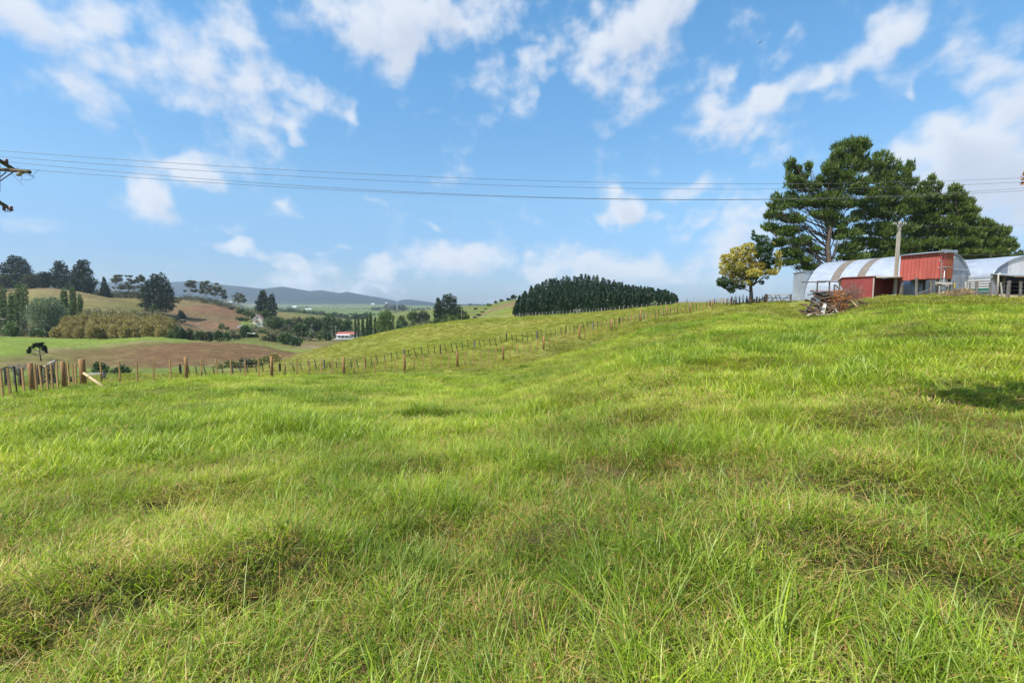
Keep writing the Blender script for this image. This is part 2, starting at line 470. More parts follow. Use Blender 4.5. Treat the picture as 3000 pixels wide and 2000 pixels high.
M['cream'] = surface('cream_weatherboard', (.78, .70, .58), (.70, .62, .51), rough=.7, bump=.1)
M['roof_red'] = surface('faded_red_roof', (.36, .12, .10), (.29, .09, .075), rough=.6)
M['glass'] = surface('dark_window_glass', (.035, .04, .045), (.025, .03, .035), rough=.12, spec=.6)
M['green_sheet'] = surface('green_sheet', (.03, .20, .15), (.02, .14, .11), rough=.5)
M['stone'] = surface('grey_stone', (.36, .35, .33), (.24, .23, .21), bump=.6)
M['bark'] = surface('pine_bark', (.16, .125, .10), (.07, .055, .045), c3=(.24, .20, .17), scale=2.5, stretch=(2, 2, .6), bump=.9, rough=.95)
M['pale_bark'] = surface('pale_gum_bark', (.42, .38, .33), (.24, .21, .18), scale=2, bump=.5, rough=.9)
M['twig'] = surface('dead_twigs', (.23, .155, .12), (.12, .08, .065), c3=(.33, .25, .20), scale=5, rough=.95)
M['twig_grey'] = surface('bare_grey_twigs', (.30, .25, .23), (.19, .16, .15), scale=5, rough=.95)
M['red_needles'] = leafy('dead_orange_needles', [(0, (.26, .09, .03)), (.5, (.42, .17, .06)), (1, (.55, .30, .13))], trans=.1)
M['hay'] = leafy('dry_straw', [(0, (.26, .17, .08)), (.5, (.42, .30, .16)), (1, (.55, .44, .27))], trans=.15)

M['pine'] = leafy('radiata_needles', [(0, (0.0398, 0.0709, 0.0137)), (0.45, (0.0796, 0.1323, 0.0205)), (0.8, (0.1327, 0.189, 0.0273)), (1, (0.1725, 0.1949, 0.0383))], trans=.25, patch=.3)
M['plantation'] = leafy('plantation_needles', [(0, (0.0186, 0.0397, 0.0218)), (0.5, (0.0311, 0.0661, 0.0328)), (1, (0.0544, 0.0991, 0.0415))], trans=.15, patch=.08)
M['macro'] = leafy('cypress_foliage', [(0, (0.0175, 0.0325, 0.0187)), (0.5, (0.03, 0.055, 0.0275)), (1, (0.0575, 0.085, 0.035))], trans=.12, patch=.12)
M['yellow_leaf'] = leafy('golden_leaves', [(0, (0.2111, 0.1717, 0.0297)), (0.4, (0.4471, 0.3721, 0.0675)), (0.75, (0.6458, 0.5724, 0.1215)), (1, (0.77, 0.7441, 0.243))], trans=.3, patch=1.1)
M['deep_leaf'] = leafy('deep_green_leaves', [(0, (0.0197, 0.0513, 0.0182)), (0.5, (0.0449, 0.1013, 0.0286)), (1, (0.1053, 0.1755, 0.0454))], trans=.25, patch=.8)
M['gum'] = leafy('gum_leaves', [(0, (0.06, 0.078, 0.0408)), (0.5, (0.114, 0.132, 0.066)), (1, (0.204, 0.198, 0.108))], trans=.2, patch=.15)
M['poplar'] = leafy('poplar_leaves', [(0, (0.0758, 0.1216, 0.0389)), (0.5, (0.1264, 0.1944, 0.0584)), (1, (0.2022, 0.2754, 0.0909))], trans=.25, patch=.15)
M['willow_grey'] = leafy('grey_willow_leaves', [(0, (0.1004, 0.1485, 0.0714)), (0.5, (0.1698, 0.2302, 0.1168)), (1, (0.2626, 0.3119, 0.1688))], trans=.25, patch=.15)
M['olive'] = leafy('olive_willow_leaves', [(0, (0.2278, 0.1799, 0.0569)), (0.5, (0.3623, 0.2955, 0.0906)), (1, (0.4239, 0.363, 0.1313))], trans=.25, patch=.12)
M['olive_top'] = leafy('tawny_willow_leaves', [(0, (0.1632, 0.1536, 0.0672)), (0.5, (0.2496, 0.2304, 0.1056)), (1, (0.3456, 0.3264, 0.1632))], trans=.25, patch=.12)
M['mid_green'] = leafy('mid_green_leaves', [(0, (0.0393, 0.0743, 0.0234)), (0.5, (0.073, 0.1283, 0.0363)), (1, (0.1404, 0.2025, 0.0584))], trans=.25, patch=.15)
M['bright_green'] = leafy('bright_green_leaves', [(0, (0.0702, 0.1215, 0.026)), (0.5, (0.1193, 0.189, 0.0454)), (1, (0.1966, 0.27, 0.0779))], trans=.25, patch=.15)
M['scrub'] = leafy('scrub_leaves', [(0, (0.0491, 0.0607, 0.0286)), (0.5, (0.0842, 0.0972, 0.0441)), (1, (0.1544, 0.1485, 0.0714))], trans=.2, patch=.12)
M['gorse'] = leafy('gorse_leaves', [(0, (0.0843, 0.1115, 0.0364)), (0.5, (0.1789, 0.2025, 0.0636)), (1, (0.4634, 0.3848, 0.0909))], trans=.2, patch=.4)
M['farwood'] = leafy('far_wood_leaves', [(0, (.018, .03, .02)), (.5, (.03, .045, .028)), (1, (.05, .065, .035))], trans=.15, patch=.02)

# ------------------------------------------------------------------ terrain
# columns of the view with (distance, photo row) pairs; the heights follow from them
TCOL = {
    -900: [('s', -.095), (12, 1205), (22, 1144), (30, 1136), (45, 1115), (70, 1080), (110, 1020), (150, 988), (200, 990), (240, 965), (380, 850), (480, 856), (800, 900)],
    0: [('s', -.105), (16, 1166), (22, 1143), (30, 1134), (45, 1115), (70, 1080), (110, 1020), (150, 985), (200, 990), (240, 965), (380, 848), (480, 856), (800, 900)],
    150: [('s', -.105), (19, 1143), (23, 1134), (30, 1126), (45, 1112), (70, 1080), (110, 1022), (150, 989), (200, 990), (240, 960), (380, 843), (480, 852), (800, 895)],
    300: [('s', -.103), (21.6, 1129), (24, 1122), (30, 1116), (45, 1103), (65, 1083), (100, 1035), (145, 990), (180, 998), (235, 975), (370, 866), (430, 872), (480, 870), (800, 897)],
    450: [('s', -.101), (22.6, 1121), (26, 1114), (33, 1109), (45, 1100), (65, 1080), (100, 1030), (138, 987), (180, 1000), (240, 985), (330, 912), (370, 905), (450, 864), (800, 895)],
    600: [('s', -.101), (24.2, 1111), (27, 1106), (34, 1104), (45, 1097), (60, 1082), (95, 1035), (132, 1001), (180, 1012), (250, 985), (300, 968), (440, 878), (600, 896), (1000, 902)],
    750: [('s', -.100), (26.4, 1102), (30, 1100), (38, 1098), (52, 1092), (80, 1058), (110, 1030), (133, 1011), (170, 1022), (250, 978), (333, 952), (450, 914), (600, 913), (1000, 905)],
    900: [('s', -.100), (28.2, 1098), (33, 1094), (50, 1084), (70, 1062), (95, 1030), (130, 1045), (200, 1016), (311, 992), (450, 962), (620, 924), (750, 920), (1000, 925), (1300, 908)],
    1050: [('s', -.100), (30.2, 1094), (40, 1082), (55, 1054), (75, 1016), (92, 994), (110, 994), (130, 1006), (200, 1010), (311, 994), (450, 965), (650, 938), (800, 934), (1000, 925)],
    1200: [('s', -.096), (32.2, 1082), (42, 1052), (60, 1014), (80, 980), (102, 960), (130, 972), (220, 985), (350, 955), (600, 925), (900, 910)],
    1350: [('s', -.088), (33.9, 1070), (43, 1033), (60, 998), (85, 963), (117, 940), (145, 942), (200, 950), (260, 926), (500, 905), (700, 897)],
    1500: [('s', -.0745), (36.8, 1048), (44.8, 1010), (60, 983), (85, 953), (127, 929), (140, 931), (170, 926), (230, 886), (262, 878), (400, 896), (700, 898)],
    1700: [('s', -.043), (39.2, 1000), (48, 975), (60, 955), (85, 930), (120, 918), (150, 917), (200, 905), (260, 889), (400, 893), (700, 895)],
    1900: [('s', -.012), (44.5, 942), (51, 938), (65, 923), (90, 908), (118, 900), (150, 899), (200, 893), (260, 889), (400, 890)],
    2050: [('s', .008), (49.6, 915), (55, 910), (70, 900), (90, 893), (115, 888), (150, 889), (260, 886), (500, 888)],
    2200: [('s', .018), (53, 895), (60, 892), (75, 891), (110, 891), (200, 893)],
    2400: [('s', .026), (30, 929), (40, 901), (45, 893), (55, 888), (75, 888), (120, 890), (260, 893)],
    2550: [('s', .044), (30, 899), (38, 882), (45, 878), (60, 876), (100, 878), (260, 890)],
    2700: [('s', .058), (30, 884), (36, 873), (46, 870), (60, 871), (100, 875), (260, 888)],
    3000: [('s', .066), (26, 886), (31, 880), (36, 876), (45, 871), (60, 870), (100, 875), (260, 888)],
    3900: [('s', .066), (26, 886), (31, 880), (36, 876), (45, 871), (60, 870), (100, 875), (260, 888)],
}


def pchip(xk, yk, x):
    """monotone cubic through knots; yk may be (n,) or (n,m) with x (m,) or scalar grid"""
    h = np.diff(xk); dl = np.diff(yk, axis=0) / (h if yk.ndim == 1 else h[:, None])
    m = np.zeros_like(yk)
    m[0], m[-1] = dl[0], dl[-1]
    a, b = dl[:-1], dl[1:]
    w1, w2 = 2 * h[1:] + h[:-1], h[1:] + 2 * h[:-1]
    if yk.ndim == 2: w1, w2 = w1[:, None], w2[:, None]
    with np.errstate(all='ignore'):
        hm = (w1 + w2) / (w1 / a + w2 / b)
    m[1:-1] = np.where(a * b > 0, hm, 0)
    i = np.clip(np.searchsorted(xk, x) - 1, 0, len(h) - 1)
    t = np.clip((x - xk[i]) / h[i], 0, 1)
    return i, t, h[i], m


def pch(xk, yk, x):
    i, t, h, m = pchip(xk, yk, x)
    return ((1 + 2 * t) * (1 - t) ** 2) * yk[i] + t * (1 - t) ** 2 * h * m[i] + t * t * (3 - 2 * t) * yk[i + 1] + t * t * (t - 1) * h * m[i + 1]


LG = np.linspace(math.log(.4), math.log(16000), 420)
TX = np.array(sorted(TCOL), float)
TT = []
for c in sorted(TCOL):
    rows = TCOL[c]; s = rows[0][1]
    ds, zs = [.3, 1, 3, 7], [-1.62, -1.62 + s * .6, -1.6 + s * 2.6, -1.6 + s * 6.8]
    for d, py in rows[1:]:
        if d < 12: continue
        ds.append(d); zs.append(P(c, py, d).z)
    last = ds[-1]
    for d, z in ((1500, -26), (2600, -24), (4000, -18), (9000, -30), (17000, -60)):
        if d > last * 1.2: ds.append(d); zs.append(z)
    TT.append(pch(np.log(np.array(ds, float)), np.array(zs, float), LG))
TT = np.array(TT)                       # columns x distances
# soft second pass across distance keeps hills rounded
ker = np.array([1, 4, 6, 4, 1.]) / 16
for _ in range(2):
    TT[:, 2:-2] = sum(ker[k] * TT[:, k:TT.shape[1] - 4 + k] for k in range(5))

MT = [(-900, 800), (0, 822), (300, 828), (420, 830), (510, 829), (564, 827), (610, 828), (653, 835), (690, 838), (730, 842), (780, 846), (832, 841), (870, 847), (908, 855), (946, 853),
      (975, 857), (997, 860), (1018, 856), (1060, 863), (1092, 869), (1122, 874), (1145, 878), (1166, 884), (1178, 878), (1204, 878), (1230, 882), (1250, 885),
      (1275, 889), (1320, 891), (1400, 893), (1600, 896), (2000, 900), (3900, 900)]
MTX = np.array([m[0] for m in MT], float); MTY = np.array([m[1] for m in MT], float)
EDGE = radians(60.5)


def coords(x, y):
    x = np.asarray(x, float); y = np.asarray(y, float)
    az = np.arctan2(x, y); r = np.hypot(x, y)
    azc = np.clip(az, -EDGE, EDGE)
    return 1500 + F * np.tan(azc), r * np.cos(azc), az, r


# trampled hollows between tussocks in the foreground: x, y, radius, depth
HOLLOWS = [(-2.62, 2.22, .36, .42), (-1.62, 2.75, .36, .34), (-2.0, 2.7, .28, .16), (2.05, 2.35, .40, .22), (.35, 2.9, .34, .15), (2.9, 3.3, .4, .18), (.1, 2.15, .22, .13), (-.6, 3.4, .35, .14),
           (1.3, 4.2, .45, .18), (-4.3, 7.6, .7, .22), (1.9, 6.0, .5, .18), (-1.1, 5.2, .5, .17), (-3.4, 4.3, .5, .2), (3.9, 5.0, .5, .2), (.8, 8.5, .7, .2), (-2.0, 10.5, .9, .2), (5.2, 9.5, .9, .22)]


def height(x, y, fine=True):
    px, d, az, r = coords(x, y)
    sh = np.shape(px); px = px.ravel(); d = d.ravel(); azr = np.abs(az).ravel()
    ld = np.log(np.maximum(d, .41))
    # distance interpolation index
    k = np.clip((ld - LG[0]) / (LG[1] - LG[0]), 0, len(LG) - 1.001); k0 = k.astype(int); kf = k - k0
    # cubic across columns (Catmull-Rom on non uniform columns)
    i = np.clip(np.searchsorted(TX, px) - 1, 0, len(TX) - 2)
    t = np.clip((px - TX[i]) / (TX[i + 1] - TX[i]), 0, 1)

    def row(j):
        j = np.clip(j, 0, len(TX) - 1); return TT[j, k0] * (1 - kf) + TT[j, k0 + 1] * kf
    r0, r1, r2, r3 = row(i - 1), row(i), row(i + 1), row(i + 2)
    x0, x1, x2, x3 = (TX[np.clip(i + q, 0, len(TX) - 1)] for q in (-1, 0, 1, 2))
    h = x2 - x1
    m1 = (r2 - r0) / np.maximum(x2 - x0, 1) * h; m2 = (r3 - r1) / np.maximum(x3 - x1, 1) * h
    z = (2 * t ** 3 - 3 * t * t + 1) * r1 + (t ** 3 - 2 * t * t + t) * m1 + (-2 * t ** 3 + 3 * t * t) * r2 + (t ** 3 - t * t) * m2
    w = np.clip((azr - EDGE) / (pi - EDGE), 0, 1); w = w * w * (3 - 2 * w)
    z = z * (1 - w) + (-1.6) * w
    # mountains
    mt = (890 - np.interp(px, MTX, MTY)) / F * 5200 + 22
    gx, gy = np.asarray(x).ravel(), np.asarray(y).ravel()
    spur = 1 + .10 * nz(gx, gy, .004) * np.clip((5200 - d) / 1500, 0, 1)
    z = z + mt * spur * np.exp(-((np.log(np.maximum(d, 1) / 5200.)) / .17) ** 2) * (d > 2500)
    far = np.clip((d - 700) / 600, 0, 1)
    z = z + far * 7 * nz(gx, gy, .0045, 3) + far * 2.5 * nz(gx, gy, .013, 5)
    # undulation
    a1 = np.clip(d / 60, .15, 1) * np.clip(1 - (d - 900) / 900, 0, 1)
    z = z + a1 * .13 * nz(gx, gy, .16, 1) + np.clip(d / 300, 0, 1) * .8 * nz(gx, gy, .035, 2) * (d < 900)
    if fine:
        near = np.clip(1 - (d - 8) / 30, 0, 1)
        z = z + near * (.050 * nz(gx, gy, 1.5, 4) - .06 * np.clip(nz(gx, gy, 1.9, 14) - .35, 0, 1)) + .035 * nz(gx, gy, 3.1, 9) * (d < 60)
        for hx, hy, hr, hd in HOLLOWS:
            q = ((gx - hx) / hr) ** 2 + ((gy - hy) / (hr * .7)) ** 2
            z = z - hd * np.exp(-q) + hd * .55 * np.exp(-(((gx - hx) / (hr * 1.5)) ** 2 + ((gy - hy - hr * 1.25) / (hr * .6)) ** 2))
        tus = np.clip((d - 18) / 20, 0, 1) * np.clip(1 - (d - 150) / 60, 0, 1)
        lump = np.maximum(nz(gx, gy, 1.15, 6) + .55 * nz(gx, gy, 2.5, 7), 0)
        z = z + tus * (.26 * lump)
    return z.reshape(sh)


def gz(x, y):
    return float(height(np.array([x]), np.array([y]), fine=True)[0])


def G(px, d, dz=0.0):
    x = (px - 1500) / F * d
    return Vector((x, d, gz(x, d) + dz))


# colour of the ground by place (albedo), in photo columns and distance
NEWF = lambda n: (23.6 * (1 + .0959 * n), (-.7224 + .1387 * n) / (1 + .0959 * n))
FN = np.linspace(-1, 15, 120); FU = np.array([NEWF(n)[1] for n in FN]); FD = np.array([NEWF(n)[0] for n in FN])


def fence_depth(px):
    """distance of the new fence line in a column"""
    return np.interp((px - 1500) / F, FU, FD, left=FD[0], right=200)


def sstep(a, b, x):
    t = np.clip((x - a) / (b - a), 0, 1); return t * t * (3 - 2 * t)


def mixc(c, c2, w):
    return c * (1 - w[:, None]) + np.array(c2)[None, :] * w[:, None]


def ground_colour(px, d, x, y):
    n = len(px)
    g = np.tile(np.array([.085, .085, .030]), (n, 1))                       # turf under the long grass
    n1, n2, n3 = nz(x, y, .35, 11), nz(x, y, 1.1, 12), nz(x, y, .07, 13)
    g = mixc(g, (.15, .105, .055), sstep(-.1, .9, n2 + .5 * n1) * .45)
    g = mixc(g, (.19, .20, .045), sstep(12, 45, d))
    fd = fence_depth(px)
    beyond = sstep(-1, 2, d - fd)
    kn = mixc(np.tile(np.array([.165, .195, .030]), (n, 1)), (.235, .215, .052), sstep(-.3, .7, n3 + .4 * n1))
    kn = mixc(kn, (.11, .19, .026), sstep(.3, .9, n2) * .5)
    kn = mixc(kn, (.255, .215, .075), sstep(1250, 800, px) * .55)
    g = g * (1 - beyond[:, None]) + kn * beyond[:, None]
    # left: green flat beyond the fence, ploughed slope, green crest
    left = sstep(30, 70, 0) if False else 1.0
    edge = np.interp(d, [30, 55, 80, 95, 130, 200], [560, 700, 800, 900, 980, 1100])     # left flank of the knoll
    lm = sstep(25, -25, px - edge - 22 * n1) * (d > fd + 3)
    lf = mixc(np.tile(np.array([.125, .165, .038]), (n, 1)), (.21, .17, .085), sstep(-.2, .8, n1 + .6 * n3))
    crest = np.interp(px, [0, 150, 300, 450, 600, 750, 900], [150, 150, 145, 138, 132, 133, 140])
    up = np.interp(px, [-200, 0, 100, 200, 330, 420, 560, 640, 700], [84, 92, 100, 112, 118, 122, 128, 138, 150]) + 5 * n1
    lo = np.interp(px, [-200, 0, 200, 330, 480, 640, 800], [62, 66, 66, 66, 66, 62, 50]) + 4 * n1
    strength = np.interp(px, [0, 150, 330, 450], [.45, .55, .9, 1])
    pl = sstep(0, 8, d - lo) * sstep(0, -8, d - up) * strength
    furrow = .5 + .5 * np.sin(d * 2.1 + .9 * nz(x, y, .12, 17))
    pc = mixc(np.tile(np.array([.158, .096, .050]), (n, 1)), (.170, .112, .055), sstep(-.4, .8, n2 + .6 * n1))
    pc = mixc(pc, (.075, .042, .022), furrow * .55)
    pc = mixc(pc, (.16, .155, .055), sstep(.1, .9, n1 + n3 + .5 * n2) * .5)
    lf = lf * (1 - pl[:, None]) + pc * pl[:, None]
    gc = sstep(0, 8, d - up) * (d < 175)
    lf = mixc(lf, (.150, .200, .036), gc * .9)
    g = g * (1 - lm[:, None]) + lf * lm[:, None]
    # far hillsides
    hill = sstep(170, 215, d)
    hc = mixc(np.tile(np.array([.150, .130, .048]), (n, 1)), (.105, .125, .036), sstep(-.1, .9, nz(x, y, .03, 21)))
    hc = mixc(hc, (.115, .150, .040), sstep(960, 1100, px) * .7)
    hc = mixc(hc, (.205, .150, .078), sstep(420, 250, px) * sstep(260, 340, d) * .6)
    red = sstep(415, 470, px + 10 * n1) * sstep(770, 700, px + (d - 330) * .5) * sstep(262, 290, d) * sstep(520, 480, d)
    rc = mixc(np.tile(np.array([.135, .100, .052]), (n, 1)), (.165, .092, .055), sstep(-.3, .6, nz(x, y, .05, 23)))
    rc = mixc(rc, (.09, .065, .035), sstep(.2, .9, nz(x, y * .4, .25, 27)) * .5)
    rc = mixc(rc, (.15, .14, .06), sstep(.2, .9, nz(x, y, .02, 24)) * .5)
    hc = hc * (1 - red[:, None]) + rc * red[:, None]
    lawn = sstep(40, 20, np.abs(px - 735)) * sstep(292, 305, d) * sstep(365, 345, d)
    hc = mixc(hc, (.15, .20, .05), lawn)
    soil = sstep(60, 20, np.abs(px - 900)) * sstep(30, 10, np.abs(d - 205))
    hc = mixc(hc, (.27, .175, .12), soil * .6)
    strip = sstep(1360, 1400, px) * sstep(205, 215, d) * sstep(235, 225, d + (1500 - px) * .12)
    hc = mixc(hc, (.18, .115, .07), strip * .8)
    g = g * (1 - hill[:, None]) + hc * hill[:, None]
    plain = sstep(700, 1100, d)
    pcol = mixc(np.tile(np.array([.110, .150, .050]), (n, 1)), (.17, .16, .07), sstep(-.2, .8, nz(x, y, .006, 31)))
    pcol = mixc(pcol, (.05, .065, .03), sstep(.35, .7, nz(x, y, .02, 33)) * .7)
    g = g * (1 - plain[:, None]) + pcol * plain[:, None]
    mtn = sstep(3600, 4300, d)
    mc = mixc(np.tile(np.array([.018, .024, .022]), (n, 1)), (.09, .09, .05), sstep(.45, .8, nz(x, y, .0035, 35)) * sstep(5100, 4300, d))
    g = g * (1 - mtn[:, None]) + mc * mtn[:, None]
    # trodden yard behind the sheds' fence
    yard = sstep(2830, 2900, px + 20 * n1) * sstep(34, 37, d) * (d < 80)
    g = mixc(g, (.33, .245, .15), yard * .9)
    grain = np.random.default_rng(4).normal(size=n)
    g = g * (1 + grain * .09 * sstep(60, 140, d) * sstep(3500, 1500, d) + .13 * nz(x, y, .09, 51) * sstep(100, 200, d) + .12 * nz(x * .5, y, .35, 52) * sstep(60, 120, d))[:, None]
    return np.clip(g, .01, 1)


def ground_material():
    m, nt, N, L = base_mat('pasture_ground')
    at = N('ShaderNodeAttribute'); at.attribute_name = 'tint'
    ge = N('ShaderNodeNewGeometry')
    n1 = N('ShaderNodeTexNoise'); n1.inputs['Scale'].default_value = 3.0; n1.inputs['Detail'].default_value = 8; n1.inputs['Roughness'].default_value = .7
    mp = N('ShaderNodeMapping'); mp.inputs['Scale'].default_value = (1, 1, .3)
    L(ge.outputs['Position'], mp.inputs['Vector']); L(mp.outputs[0], n1.inputs['Vector'])
    n3 = N('ShaderNodeTexNoise'); n3.inputs['Scale'].default_value = .35; n3.inputs['Detail'].default_value = 6; n3.inputs['Roughness'].default_value = .7
    L(mp.outputs[0], n3.inputs['Vector'])
    ad = N('ShaderNodeMath'); ad.operation = 'ADD'; L(n1.outputs['Fac'], ad.inputs[0]); L(n3.outputs['Fac'], ad.inputs[1])
    mr = N('ShaderNodeMapRange'); mr.inputs['From Min'].default_value = .65; mr.inputs['From Max'].default_value = 1.35
    mr.inputs['To Min'].default_value = .62; mr.inputs['To Max'].default_value = 1.38
    L(ad.outputs[0], mr.inputs['Value'])
    mu = N('ShaderNodeVectorMath'); mu.operation = 'SCALE'; L(at.outputs['Color'], mu.inputs[0]); L(mr.outputs[0], mu.inputs['Scale'])
    bs = N('ShaderNodeBsdfPrincipled'); bs.inputs['Roughness'].default_value = 1; bs.inputs['Specular IOR Level'].default_value = .05
    L(mu.outputs[0], bs.inputs['Base Color'])
    bp = N('ShaderNodeBump'); bp.inputs['Strength'].default_value = .8; bp.inputs['Distance'].default_value = .12
    L(ad.outputs[0], bp.inputs['Height']); L(bp.outputs[0], bs.inputs['Normal'])
    o = N('ShaderNodeOutputMaterial'); L(bs.outputs[0], o.inputs['Surface'])
    return m


M['ground'] = ground_material()


def build_terrain():
    azf = np.radians(np.linspace(-52, 52, 521))
    side = np.radians(np.linspace(52, 308, 66)[1:-1])
    az = np.concatenate([azf, side])                     # closes on itself
    R = [.35]
    while R[-1] < 14000:
        r = R[-1]
        g = 1.03 if r < 10 else 1.013 if r < 38 else 1.0062 if r < 170 else 1.011 if r < 700 else 1.03
        if r < 3: g = 1.08
        R.append(r * g)
    R = np.array(R)
    A, RR = np.meshgrid(az, R, indexing='ij')
    X, Y = RR * np.sin(A), RR * np.cos(A)
    Z = height(X, Y)
    na, nr = A.shape
    px, d, _, _ = coords(X, Y)
    C = ground_colour(px.ravel(), d.ravel(), X.ravel(), Y.ravel())
    V = np.stack([X, Y, Z], -1).reshape(-1, 3)
    ii, jj = np.meshgrid(np.arange(na), np.arange(nr - 1), indexing='ij')
    i2 = (ii + 1) % na
    Q = np.stack([ii * nr + jj, ii * nr + jj + 1, i2 * nr + jj + 1, i2 * nr + jj], -1).reshape(-1, 4)
    # which stretch of land each face belongs to
    pxf, df = px[ii, jj].ravel(), d[ii, jj].ravel()
    fd = fence_depth(pxf)
    edge = np.interp(df, [30, 55, 80, 95, 130, 200], [560, 700, 800, 900, 980, 1100])
    reg = np.zeros(len(Q), int)
    reg[(df > fd) & (df <= 190)] = 1
    reg[(df > fd) & (df <= 190) & (pxf < edge)] = 2
    lo = np.interp(pxf, [-200, 0, 200, 330, 480, 640, 800], [62, 66, 66, 66, 66, 62, 50])
    reg[(reg == 2) & (df > lo)] = 3
    reg[(df > 190) & (pxf < 1000)] = 4
    reg[(df > 190) & (pxf >= 1000)] = 5
    reg[df > 750] = 6
    reg[df > 3700] = 7
    names = ['paddock_ground', 'grassy_hill', 'valley_ground', 'ploughed_field', 'far_hillside', 'rolling_land', 'distant_plain', 'mountains']
    for k, nm in enumerate(names):
        q = Q[reg == k]
        if not len(q): continue
        used, inv = np.unique(q, return_inverse=True)
        me = mesh_np(nm, V[used], inv.reshape(-1, 4), M['ground'], smooth=True)
        ca = me.color_attributes.new('tint', 'FLOAT_COLOR', 'POINT')
        ca.data.foreach_set('color', np.concatenate([C[used], np.ones((len(used), 1))], 1).astype(np.float32).ravel())
        props(link(nm, me), kind='structure')
    # centre cap under the tripod
    th = az[::8]; vs = [(0, 0, -1.62)] + [(.36 * sin(a), .36 * cos(a), float(height(np.array([.36 * sin(a)]), np.array([.36 * cos(a)]))[0]) - .004) for a in th]


build_terrain()


# ------------------------------------------------------------------ trees
def leaves(lobes, n, size, aspect=.45, up=.3, outward=1.0, inner=.45, gap=.35, gapscale=1.0, seed=1, jitter=.6, spike=0.0, rough=.16):
    """many small leaf faces spread through a set of ellipsoid lobes (cx,cy,cz,rx,ry,rz)"""
    r = np.random.default_rng(seed)
    L = np.array(lobes, float)
    area = (L[:, 3] * L[:, 4] + L[:, 4] * L[:, 5] + L[:, 3] * L[:, 5])
    k = r.choice(len(L), int(n * 1.5), p=area / area.sum())
    d = r.normal(size=(len(k), 3)); d /= np.linalg.norm(d, axis=1)[:, None]
    rad = 1 - inner * r.random(len(k)) ** 1.5
    # lumpy outline
    lump = 1 + rough * nz(d[:, 0] * 3 + k * 7.1, d[:, 2] * 3 + d[:, 1] * 2, 1.7, seed)
    p = L[k, :3] + d * L[k, 3:6] * (rad * lump)[:, None]
    keep = nz(p[:, 0] + 1.3 * p[:, 1], p[:, 2] * 1.4 - .5 * p[:, 1], 2.4 / gapscale, seed + 3) + .5 * nz(p[:, 0], p[:, 2], 6.1 / gapscale, seed + 5) > -1 + gap * 2
    p, d, k, lump = p[keep][:n], d[keep][:n], k[keep][:n], lump[keep][:n]
    m = len(p)
    a = d * outward + np.array([0, 0, up]) + r.normal(size=(m, 3)) * jitter
    a /= np.linalg.norm(a, axis=1)[:, None]
    b = np.cross(a, r.normal(size=(m, 3))); b /= np.linalg.norm(b, axis=1)[:, None]
    s = size * (.55 + .9 * r.random(m))[:, None]; w = s * aspect
    if spike:      # upright shoots at the surface
        q = (r.random(m) < spike)[:, None] & (d[:, 2:3] > -.1)
        a2 = np.array([0, 0, 1.0]) + d * .45 + r.normal(size=(m, 3)) * .14; a2 /= np.linalg.norm(a2, axis=1)[:, None]
        a = np.where(q, a2, a); s = np.where(q, s * 1.7, s); w = np.where(q, s * aspect * .55, w)
        p = np.where(q, L[k, :3] + d * L[k, 3:6] * (lump * 1.02)[:, None], p)
        b = np.cross(a, r.normal(size=(m, 3))); b /= np.linalg.norm(b, axis=1)[:, None]
    V = np.stack([p - a * s * .4, p + b * w * .5, p + a * s * .6, p - b * w * .5], 1).reshape(-1, 3)
    return V, np.arange(m * 4).reshape(-1, 4)


def crown(parent, lobes, n, size, mat, name='crown', label=None, **kw):
    V, Q = leaves(lobes, n, size, **kw)
    off = ORG.get(parent.name, Vector((0, 0, 0)))
    V = V - np.array(off)
    o = link(name, mesh_np(name, V, Q, M[mat]), parent)
    if label: o['label'] = label
    return o


def wiggle(a, b, n, amp, seed):
    r = random.Random(seed); a, b = Vector(a), Vector(b)
    return [a.lerp(b, i / n) + (Vector((r.uniform(-1, 1), r.uniform(-1, 1), r.uniform(-.5, .5))) * amp * (b - a).length if 0 < i < n else Vector()) for i in range(n + 1)]


TREES = {}


